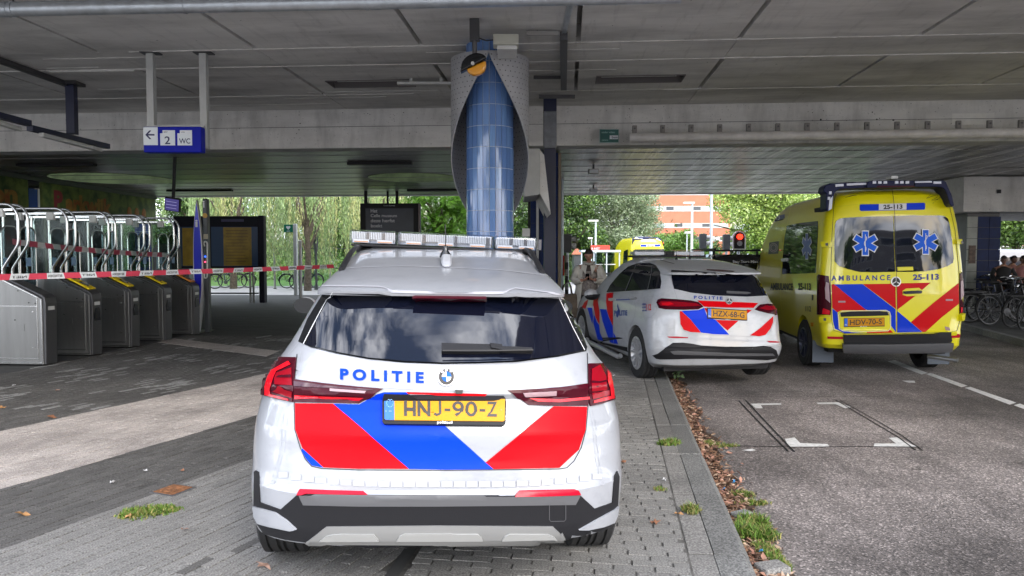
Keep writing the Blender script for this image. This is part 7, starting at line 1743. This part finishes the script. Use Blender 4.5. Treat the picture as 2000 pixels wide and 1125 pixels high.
for x in (-.6,.6):
    for y in (0,.4): MB().box(x-.03,x+.03,y,y+.05,0,.45).build('leg', dark_paint, bench)
for k in range(4): MB().box(-.75,.75,.02+k*.11,.10+k*.11,.45,.49).build('seat_slat', dark_paint, bench)
for k in range(3): MB().box(-.75,.75,.46,.49,.58+k*.12,.66+k*.12).build('back_slat', dark_paint, bench)
for x in (-.6,.6): MB().box(x-.025,x+.025,.495,.53,.42,.92).build('back_post', dark_paint, bench)
bus = thing('white_coach', 'white coach with a tinted window band at the far right, behind the bicycles', 'bus', (0, 33, 0))
a, b = at(1949, 487, 33), at(2180, 530, 33)
MB().box(a.x, b.x, 0, 2.3, .35, a.z).build('body', white_car, bus, bevel=.12, segs=4)
for k in range(4): q = a.x + .25 + k*1.3; MB().box(q, q+1.2, -.012, -.002, b.z+.25, a.z-.35).build('window', car_glass, bus)
for q in (a.x+1, b.x-1): MB().lathe([(.25,-.12),(.45,-.12),(.45,.12),(.25,.12),(.02,.05),(.02,-.1)], (q, .1, .45), axis='y', n=20).build('wheel', rubber, bus)

# ------------------------------------------------------------------ bicycles
def bike(label, loc, rz, frame_col, basket=False, crate=False, lean=.08, group=None):
    t = thing('bicycle', label, 'bicycle', loc, (0, lean, rz), group); fm = M('bike_'+frame_col[0], frame_col[1], .35, metal=.3)
    for y in (0, 1.08):
        w = MB(); w.tube([(0, y+.33*math.cos(a), .34+.33*math.sin(a)) for a in [2*PI*k/28 for k in range(28)]], .018, n=6, closed=True); o = w.build('wheel', rubber, t, smooth=60)
        s = MB(); s.tube([(0, y+.305*math.cos(a), .34+.305*math.sin(a)) for a in [2*PI*k/28 for k in range(28)]], .009, n=5, closed=True)
        for k in range(14): a = 2*PI*k/14; s.cyl((0, y, .34), (0, y+.3*math.cos(a), .34+.3*math.sin(a)), .0022, n=4, caps=False)
        s.cyl((-.05,y,.34),(.05,y,.34),.022,n=8); r_ = s.build('rim', M('rim_grey', (.16,.16,.165), .35, metal=.6), o)
        m_ = MB(); pts = [(0, y+.365*math.cos(R(a)), .34+.365*math.sin(R(a))) for a in (range(20, 181, 16) if y < .5 else range(0, 161, 16))]; m_.tube(pts, .022, n=5); m_.build('mudguard', black_plastic, t)
    f = MB(); bb = (0,.47,.30); st_ = (0,.36,.82); hd = (0,.90,.86); hb_ = (0,.95,.62)
    for a, b, r_ in ((bb, st_, .016), (bb, hb_, .018), ((0,.40,.62), hd, .016), ((0,0,.34), bb, .011), ((0,0,.34), (0,.38,.72), .010), (hd, hb_, .02), (hb_, (0,1.08,.34), .014), (st_, (0,.335,.93), .013), (hd, (0,.875,1.02), .014)): f.cyl(a, b, r_, n=8)
    f.build('frame', fm, t, smooth=50)
    MB().tube([(-.28,.70,1.03),(-.26,.82,1.06),(-.12,.875,1.04),(.12,.875,1.04),(.26,.82,1.06),(.28,.70,1.03)], .012, n=6).build('handlebar', steel_bright, t, smooth=50)
    for s_ in (-.28,.28): MB().cyl((s_,.62,1.02),(s_*1.0,.74,1.035),.018,n=8).build('grip', black_plastic, t)
    MB().prism([(-.09,.20),(.09,.20),(.07,.36),(.025,.48),(-.025,.48),(-.07,.36)], .93, .97, 'xy').build('saddle', black_plastic, t, bevel=.012)
    MB().cyl((-.02,.47,.30),(.02,.47,.30),.09,n=16).build('chainring', steel_dark, t); MB().bar((.05,.47,.30),(.05,.56,.16),.02,.015).bar((.03,.56,.15),(.14,.56,.15),.06,.02).build('crank', steel_dark, t)
    MB().box(-.06,.06,-.22,.26,.70,.715).bar((.05,-.15,.70),(.05,0,.36),.01,.01).bar((-.05,-.15,.70),(-.05,0,.36),.01,.01).build('carrier', steel_dark, t)
    MB().ell((0,.96,.86),(.035,.045,.04),10,6).build('headlamp', steel_bright, t)
    if basket:
        b = MB(); 
        for z in (.82,.92,1.02): b.tube([(x, y, z) for x, y in ((-.17,.95),(.17,.95),(.15,1.22),(-.15,1.22))], .006, n=4, closed=True)
        for k in range(9): x = -.16+.04*k; b.cyl((x*.9,1.22,.80),(x,1.22,1.03),.004,n=4).cyl((x,.95,.80),(x,.95,1.03),.004,n=4)
        b.build('basket', dark_paint, t)
    if crate:
        b = MB(); b.box(-.2,.2,.98,1.30,.82,.84)
        for (x0_, x1_, y0_, y1_) in ((-.2,.2,.98,1.0),(-.2,.2,1.28,1.30),(-.2,-.18,1.0,1.28),(.18,.2,1.0,1.28)):
            for z in (.86,.94,1.02): b.box(x0_, x1_, y0_, y1_, z, z+.05)
        b.build('crate', black_plastic, t)
    return t
bk = ('black', (.015,.015,.018)); bb_ = ('navy', (.02,.035,.09)); bg_ = ('grey', (.12,.13,.14)); bgn = ('green', (.03,.10,.05))
def gpos(px, py, z=0): q = G(px, py, z); return (q.x, q.y, z)
bl = [('black bicycle at the right edge with its big rear wheel side-on', (1933, 636), -78, bk, False, False), ('bicycle with a front crate just behind the side-on bicycle', (1900, 624), -60, bk, False, True),
      ('black bicycle closest to the ambulance bumper, front wheel showing', (1893, 630), -100, bk, False, False), ('dark bicycle with a wire basket among the bicycles under the pier', (1925, 618), -50, bb_, True, False),
      ('grey bicycle cut off by the right picture edge', (1975, 640), -70, bg_, False, False), ('bicycle with bright headlamp behind the grey one', (1960, 618), -40, bk, True, False), ('navy bicycle at the back of the row by the pier', (1890, 606), -75, bb_, False, False), ('bicycle half hidden behind the seated riders at the right edge', (1992, 620), -30, bk, False, True)]
for lab, p, rz, c, ba, cr_ in bl: bike(lab, gpos(*p), R(rz), c, ba, cr_, random.uniform(-.12,.12))
bl2 = [('dark bicycle wedged between ambulance and pier', (1886, 616), -95, bk, True, False), ('bicycle with a high handlebar in the middle of the parked row', (1945, 628), -62, bk, False, False), ('green-framed bicycle in the second row under the pier', (1938, 610), -85, bgn, False, True), ('dark bicycle behind the two side-on wheels', (1912, 628), -84, bb_, False, False), ('bicycle with wire basket at the lower right edge', (1998, 644), -58, bk, True, False)]
for lab, p, rz, c, ba, cr_ in bl2: bike(lab, gpos(*p), R(rz), c, ba, cr_, random.uniform(-.15,.15))
for lab, p, rz, c in (('bicycle with bright rims parked under the timetable cabinet', (440, 562), -82, bk), ('dark bicycle left of the bright-rimmed one under the cabinet', (420, 564), -60, bb_), ('bicycle leaning by the glass screen behind the tape', (560, 563), -75, bk), ('child-sized bicycle beside the leaning one', (578, 565), -45, bb_)): bike(lab, gpos(*p), R(rz), c, False, False, .06)
scr = bike('bicycle behind the ticket gates', gpos(190, 590), R(-80), bk, False, False, .05); bike('bicycle with basket behind the third gate', gpos(140, 592), R(-70), bg_, True, False, .05)

# ------------------------------------------------------------------ people
hairm = M('hair_dark', (.02,.012,.010), .6, var=.3, vscale=40)
def skinned(name, verts, edges, rad, mat, parent, sub=2):
    me = bpy.data.meshes.new(name); me.from_pydata([Vector(v) for v in verts], edges, []); o = bpy.data.objects.new(name, me); COL.objects.link(o)
    sk = o.modifiers.new('skin', 'SKIN'); sk.use_smooth_shade = True
    for i, r_ in enumerate(rad):
        rr_ = r_ if isinstance(r_, tuple) else (r_, r_); me.skin_vertices[0].data[i].radius = rr_
    me.skin_vertices[0].data[0].use_root = True
    ss = o.modifiers.new('sub', 'SUBSURF'); ss.levels = sub; ss.render_levels = sub
    bpy.context.view_layer.update(); dg = bpy.context.evaluated_depsgraph_get(); m2 = bpy.data.meshes.new_from_object(o.evaluated_get(dg)); m2.name = name
    o.modifiers.clear(); o.data = m2; m2.materials.clear(); m2.materials.append(mat); m2.polygons.foreach_set('use_smooth', [True]*len(m2.polygons)); o.parent = parent; return o
def hand(parent, wrist, dirv, palm_n, side, curl, mat, s_=1.0):
    """palm and five fingers, as one skinned piece"""
    d = Vector(dirv).normalized(); n = Vector(palm_n).normalized(); u = d.cross(n).normalized()*side; w = Vector(wrist)
    V_ = [w, w+d*.045*s_, w+d*.085*s_]; E_ = [(0,1),(1,2)]; Rr = [(.026,.018),(.036,.016),(.036,.014)]
    for k, (off, ln) in enumerate(((-.030,.066),(-.010,.076),(.010,.072),(.029,.056))):
        p = w + d*.085*s_ + u*off*s_; a = len(V_); q1 = p + (d*math.cos(curl*.4) + n*math.sin(curl*.4))*ln*.42*s_; q2 = q1 + (d*math.cos(curl*1.2) + n*math.sin(curl*1.2))*ln*.34*s_; q3 = q2 + (d*math.cos(curl*1.9) + n*math.sin(curl*1.9))*ln*.28*s_
        V_ += [p, q1, q2, q3]; E_ += [(2,a),(a,a+1),(a+1,a+2),(a+2,a+3)]; Rr += [.0095,.0088,.0080,.0068]
    a = len(V_); p = w + d*.03*s_ - u*.034*s_; V_ += [p, p + (d*.6 - u*.6 + n*.4).normalized()*.034*s_, p + (d*.6 - u*.6 + n*.4).normalized()*.034*s_ + (d*.9 + n*.5).normalized()*.03*s_]; E_ += [(1,a),(a,a+1),(a+1,a+2)]; Rr += [.011,.0105,.008]
    return skinned('hand', V_, E_, Rr, mat, parent, 1)
def head(parent, c, fwd, tilt, s_, mat, hair=True):
    """head with eyes, nose, mouth and ears; c = centre, fwd = facing angle about z"""
    m = Matrix.Rotation(fwd, 3, 'Z') @ Matrix.Rotation(tilt, 3, 'X'); c = Vector(c)
    mb = MB(); nu, nv = 20, 16; vs = []
    for j in range(nv+1):
        b = PI*j/nv; z = math.cos(b)
        for i in range(nu):
            a = 2*PI*i/nu; x, y = math.sin(b)*math.cos(a), math.sin(b)*math.sin(a)
            w = 1.0 if z > -.1 else 1.0 - .28*(-z-.1)**1.1; px_, py_, pz_ = x*.074*w, y*.092*(w if y > 0 else 1) , z*.115
            if y < 0 and z < 0: py_ *= 1.0
            face = max(0, -y)                                      # face looks along -y
            nose = math.exp(-((x/.16)**2) - ((z+.12)/.2)**2)*face*.020; brow = math.exp(-((z-.16)/.10)**2)*face*.004; eye = (math.exp(-(((abs(x)-.38)/.16)**2) - ((z-.03)/.09)**2))*face*-.008
            chin = math.exp(-((x/.4)**2) - ((z+.8)/.2)**2)*face*.008; lip = math.exp(-((x/.28)**2) - ((z+.42)/.07)**2)*face*.005
            vs.append(c + m @ (Vector((px_, py_ - nose - brow - eye - chin - lip, pz_))*s_))
    fs = [(j*nu+i, (j+1)*nu+i, (j+1)*nu+(i+1) % nu, j*nu+(i+1) % nu) for j in range(nv) for i in range(nu)]
    mb.add(vs, fs); mb.build('head', mat, parent, smooth=80)
    def loc(x, y, z): return c + m @ (Vector((x, y, z))*s_)
    for sx2 in (-1, 1):
        MB().ell(loc(sx2*.029, -.078, .006), (.012*s_, .007*s_, .006*s_), 8, 6).build('eye', M('eye_dark', (.03,.02,.02), .2), parent)
        MB().cbox(loc(sx2*.029, -.086, .024), (.026*s_, .006*s_, .004*s_), m).build('eyebrow', hairm, parent)
        MB().ell(loc(sx2*.076, .004, -.004), (.010*s_, .018*s_, .028*s_), 8, 6, m).build('ear', mat, parent)
    MB().cbox(loc(0, -.092, -.049), (.042*s_, .006*s_, .008*s_), m).build('mouth', M('lips', (.30,.08,.07), .4), parent, bevel=.002)
    if hair:
        vs = []; nu2, nv2 = 20, 10
        for j in range(nv2+1):
            for i in range(nu2):
                a = 2*PI*i/nu2; y = math.sin(a); lim = 1.15 if y < -.3 else (1.5 if y < .2 else 2.05); b = lim*j/nv2
                vs.append(loc(math.sin(b)*math.cos(a)*.085, math.sin(b)*y*.103 + .008, math.cos(b)*.124 + .004))
        MB().add(vs, [(j*nu2+i, (j+1)*nu2+i, (j+1)*nu2+(i+1) % nu2, j*nu2+(i+1) % nu2) for j in range(nv2) for i in range(nu2)]).build('hair', hairm, parent, smooth=80)
        MB().ell(loc(0, .10, .03), (.05*s_, .05*s_, .05*s_), 10, 8).build('hair_bun', hairm, parent, smooth=80)
def ringed(name, mat, parent, rings, n=18, closed_top=False, folds=0.0, front_gap=0):
    vs = []; m = len(rings)
    for (c, rx, ry) in rings:
        for i in range(n):
            a = 2*PI*i/n; k = 1 + folds*math.sin(a*5 + c[2]*9); vs.append((c[0]+rx*k*math.cos(a), c[1]+ry*k*math.sin(a), c[2]))
    fs = [(j*n+i, j*n+(i+1) % n, (j+1)*n+(i+1) % n, (j+1)*n+i) for j in range(m-1) for i in range(n)]
    if front_gap: fs = [f for f in fs if not any(abs((f[0] % n) - int(n*.75)) <= front_gap-1 and True for _ in (0,))]
    o = MB().add(vs, fs).build(name, mat, parent, smooth=80)
    sd_m = o.modifiers.new('s', 'SOLIDIFY'); sd_m.thickness = .012; return o
wx = at(1150, 560, 14.0).x
wo = thing('person', 'woman in a pale beige coat looking down at her phone, behind the second police car', 'person', (wx, 14.0, 0), (0,0,R(-8)))
skm = M('skin_woman', (.42,.22,.16), .5); coat = M('coat_beige', (.55,.53,.49), .8, var=.12, vscale=6, bump=.3, bscale=14); blouse = M('blouse_print', (.12,.10,.10), .8, col2=(.34,.30,.27), vscale=22, var=.3); trs = M('trousers_dark', (.02,.02,.025), .8)
# one continuous body
bv = [(0,0,.90),(0,0,1.08),(0,.0,1.24),(0,.01,1.36),(0,0,1.43),(0,-.015,1.50), (-.17,0,1.35),(-.25,-.02,1.12),(-.10,-.24,1.12), (.17,0,1.35),(.25,-.02,1.12),(.10,-.24,1.13), (-.10,0,.84),(-.10,-.01,.48),(-.10,.01,.09), (.10,0,.84),(.10,-.01,.48),(.11,.01,.09), (-.10,-.13,.04),(.12,-.13,.04)]
be_ = [(0,1),(1,2),(2,3),(3,4),(4,5),(3,6),(6,7),(7,8),(3,9),(9,10),(10,11),(0,12),(12,13),(13,14),(0,15),(15,16),(16,17),(14,18),(17,19)]
br = [(.15,.11),(.13,.10),(.15,.11),(.13,.09),.06,.05,.062,.048,.032,.062,.048,.032,.095,.062,.045,.095,.062,.045,.04,.04]
skinned('body', bv, be_, br, skm, wo, 2)
ringed('trousers', trs, wo, [((0,0,.93),.175,.135),((0,0,.8),.20,.15),((0,0,.62),.18,.14)], folds=.01)
for s_ in (-1, 1): ringed('trouser_leg', trs, wo, [((s_*.10,0,.80),.10,.11),((s_*.10,-.01,.48),.08,.085),((s_*.105,0,.10),.068,.075)]); MB().ell((s_*.11,-.05,.045),(.05,.13,.05),12,8).build('shoe', ink, wo, smooth=60)
ringed('blouse', blouse, wo, [((0,0,1.34),.15,.105),((0,-.01,1.2),.17,.125),((0,-.01,1.0),.18,.14),((0,0,.84),.20,.155)], folds=.02)
ringed('coat', coat, wo, [((0,.01,1.42),.10,.085),((0,.01,1.385),.185,.11),((0,.01,1.30),.225,.135),((0,.01,1.12),.235,.155),((0,.01,.95),.26,.175),((0,.01,.72),.30,.20),((0,.01,.60),.31,.21)], n=24, folds=.025, front_gap=3)
for s_ in (-1, 1):
    sl_ = [Vector((s_*.17,.0,1.37)), Vector((s_*.235,-.0,1.27)), Vector((s_*.28,-.02,1.13)), Vector((s_*.23,-.10,1.09)), Vector((s_*.13,-.20,1.115))]
    MB().tube(sl_, .06, n=14, rs=[.07,.075,.078,.070,.052]).build('sleeve', coat, wo, smooth=80)
    MB().prism([(s_*.03,1.40),(s_*.14,1.395),(s_*.10,1.30),(s_*.06,1.22)], -.135, -.115, 'xz').build('lapel', coat, wo)
MB().tube([(-.0,-.12,1.42),(-.09,-.06,1.44),(-.10,.05,1.45),(0,.09,1.46),(.10,.05,1.45),(.09,-.06,1.44),(0,-.12,1.42)], .022, n=8).build('collar', coat, wo, smooth=80)
ringed('neck_scarf', M('scarf_dark', (.06,.045,.04), .9), wo, [((0,-.01,1.44),.075,.07),((0,-.03,1.37),.10,.095),((0,-.055,1.29),.085,.08)], folds=.05)
head(wo, (0,-.04,1.585), 0, R(20), 1.0, skm)
hand(wo, (-.10,-.235,1.12), (.75,-.35,.35), (.3,.2,1), 1, .9, skm); hand(wo, (.10,-.235,1.13), (-.75,-.35,.3), (-.3,.2,1), -1, .9, skm)
ph = MB().cbox((-.015,-.295,1.19), (.072,.010,.145), Euler((R(38),0,0)).to_matrix()).build('smartphone', black_gloss, bevel=.004); ph.matrix_world = Matrix.Translation((wx, 14.0, 0)) @ Matrix.Rotation(R(-8), 4, 'Z'); tag(ph, 'black smartphone in the hands of the woman in the beige coat', 'phone')
bag = thing('tote_bag', 'tall beige-brown tote bag hanging from the woman\'s arm', 'bag', (wx-.34, 13.93, 0), (0, R(-5), R(8)))
bgm = M('bag_canvas', (.20,.155,.115), .85, var=.25, vscale=9, bump=.3, bscale=20)
MB().prism([(-.17,.42),(.16,.40),(.19,.62),(.17,.86),(-.15,.86),(-.19,.62)], -.06, .07, 'xz').build('bag_body', bgm, bag, bevel=.03, segs=3)
for y in (-.05,.05): MB().tube([(-.10,y,.85),(-.06,y*.6,1.02),(.04,y*.3,1.12),(.08,y*.6,1.0),(.09,y,.85)], .010, n=6).build('strap', M('strap_dark', (.05,.04,.035), .7), bag)
# riders resting by the bicycles
def sitter(label, px, py, Y, top, hairc, rz):
    q = at(px, py, Y); t = thing('person', label, 'person', (q.x, Y, 0), (0,0,R(rz)))
    bv = [(0,0,.78),(0,0,.98),(0,-.02,1.14),(0,-.03,1.24),(0,-.05,1.33),(0,-.06,1.38),(-.17,-.02,1.22),(-.22,-.12,1.0),(-.14,-.34,.95),(.17,-.02,1.22),(.22,-.12,1.0),(.14,-.34,.95),(-.11,-.05,.78),(-.12,-.38,.74),(-.12,-.40,.32),(.11,-.05,.78),(.12,-.38,.74),(.12,-.40,.32),(-.12,-.5,.28),(.12,-.5,.28)]
    skinned('body', bv, be_, br, M('skin'), t, 1)
    ringed('jacket', M('top_'+label[:9], top, .8, var=.15, vscale=8), t, [((0,-.03,1.30),.09,.08),((0,-.03,1.24),.19,.115),((0,-.01,1.05),.20,.15),((0,0,.80),.20,.16)], folds=.03)
    for s_ in (-1, 1):
        MB().tube([(s_*.17,-.02,1.23),(s_*.235,-.08,1.08),(s_*.22,-.16,.98),(s_*.15,-.32,.95)], .05, n=10, rs=[.065,.065,.06,.045]).build('sleeve', M('top_'+label[:9]), t, smooth=80)
        MB().tube([(s_*.11,-.02,.80),(s_*.12,-.38,.76),(s_*.12,-.40,.34)], .07, n=10, rs=[.10,.075,.055]).build('trouser_leg', trs, t, smooth=80); MB().ell((s_*.12,-.47,.29),(.05,.12,.045),10,6).build('shoe', ink, t, smooth=80)
        hand(t, (s_*.14,-.34,.95), (0,-1,.0), (0,0,-1), s_, .7, M('skin'))
    head(t, (0,-.09,1.46), 0, R(10), .92, M('skin_dim', (.20,.11,.08), .55)); return t
sitter('dark-haired person in black leaning forward on a bicycle near the pier', 1958, 560, 18.6, (.02,.02,.022), 0, -25)
sitter('person in a pinkish top among the bicycles at the right edge', 1974, 550, 20.5, (.36,.16,.15), 0, 10)
sitter('person in a grey and white top at the extreme right edge', 1994, 550, 19.4, (.34,.34,.36), 0, -10)
# a tower block and trees stand behind the camera, across the road
tb_ = thing('apartment_block', 'grey apartment block behind the photographer, outside the picture', 'building', (14, -46, 0))
MB().box(-9, 9, -8, 0, -.2, 13).build('wall', M('block_grey', (.20,.19,.18), .8), tb_)
for r_ in range(4):
    for k in range(8): f = MB().box(-8.2+k*2.1, -6.9+k*2.1, .0, .05, 1.2+r_*2.9, 2.8+r_*2.9).build('window', light_paint, tb_); MB().box(-8.1+k*2.1, -7.0+k*2.1, .051, .07, 1.3+r_*2.9, 2.7+r_*2.9).build('pane', car_glass, f)
for i, (x, y, h_) in enumerate(((4, -22, 4.4), (-9, -27, 4.8), (22, -24, 5.2))):
    t = thing('street_tree', ['leafy street tree straight behind the photographer', 'leafy street tree behind the photographer to the left', 'leafy street tree behind the photographer to the right'][i], 'tree', (x, y, 0))
    trunk(t, 2.6, .25, h_+1.4, 2.4, 7, 60+i); crown('crown', blobs((0,0,h_+1.4), (2.8,2.8,3.2), 26, .7, 1.3, 60+i), 9000, .14, lf_mid, t)
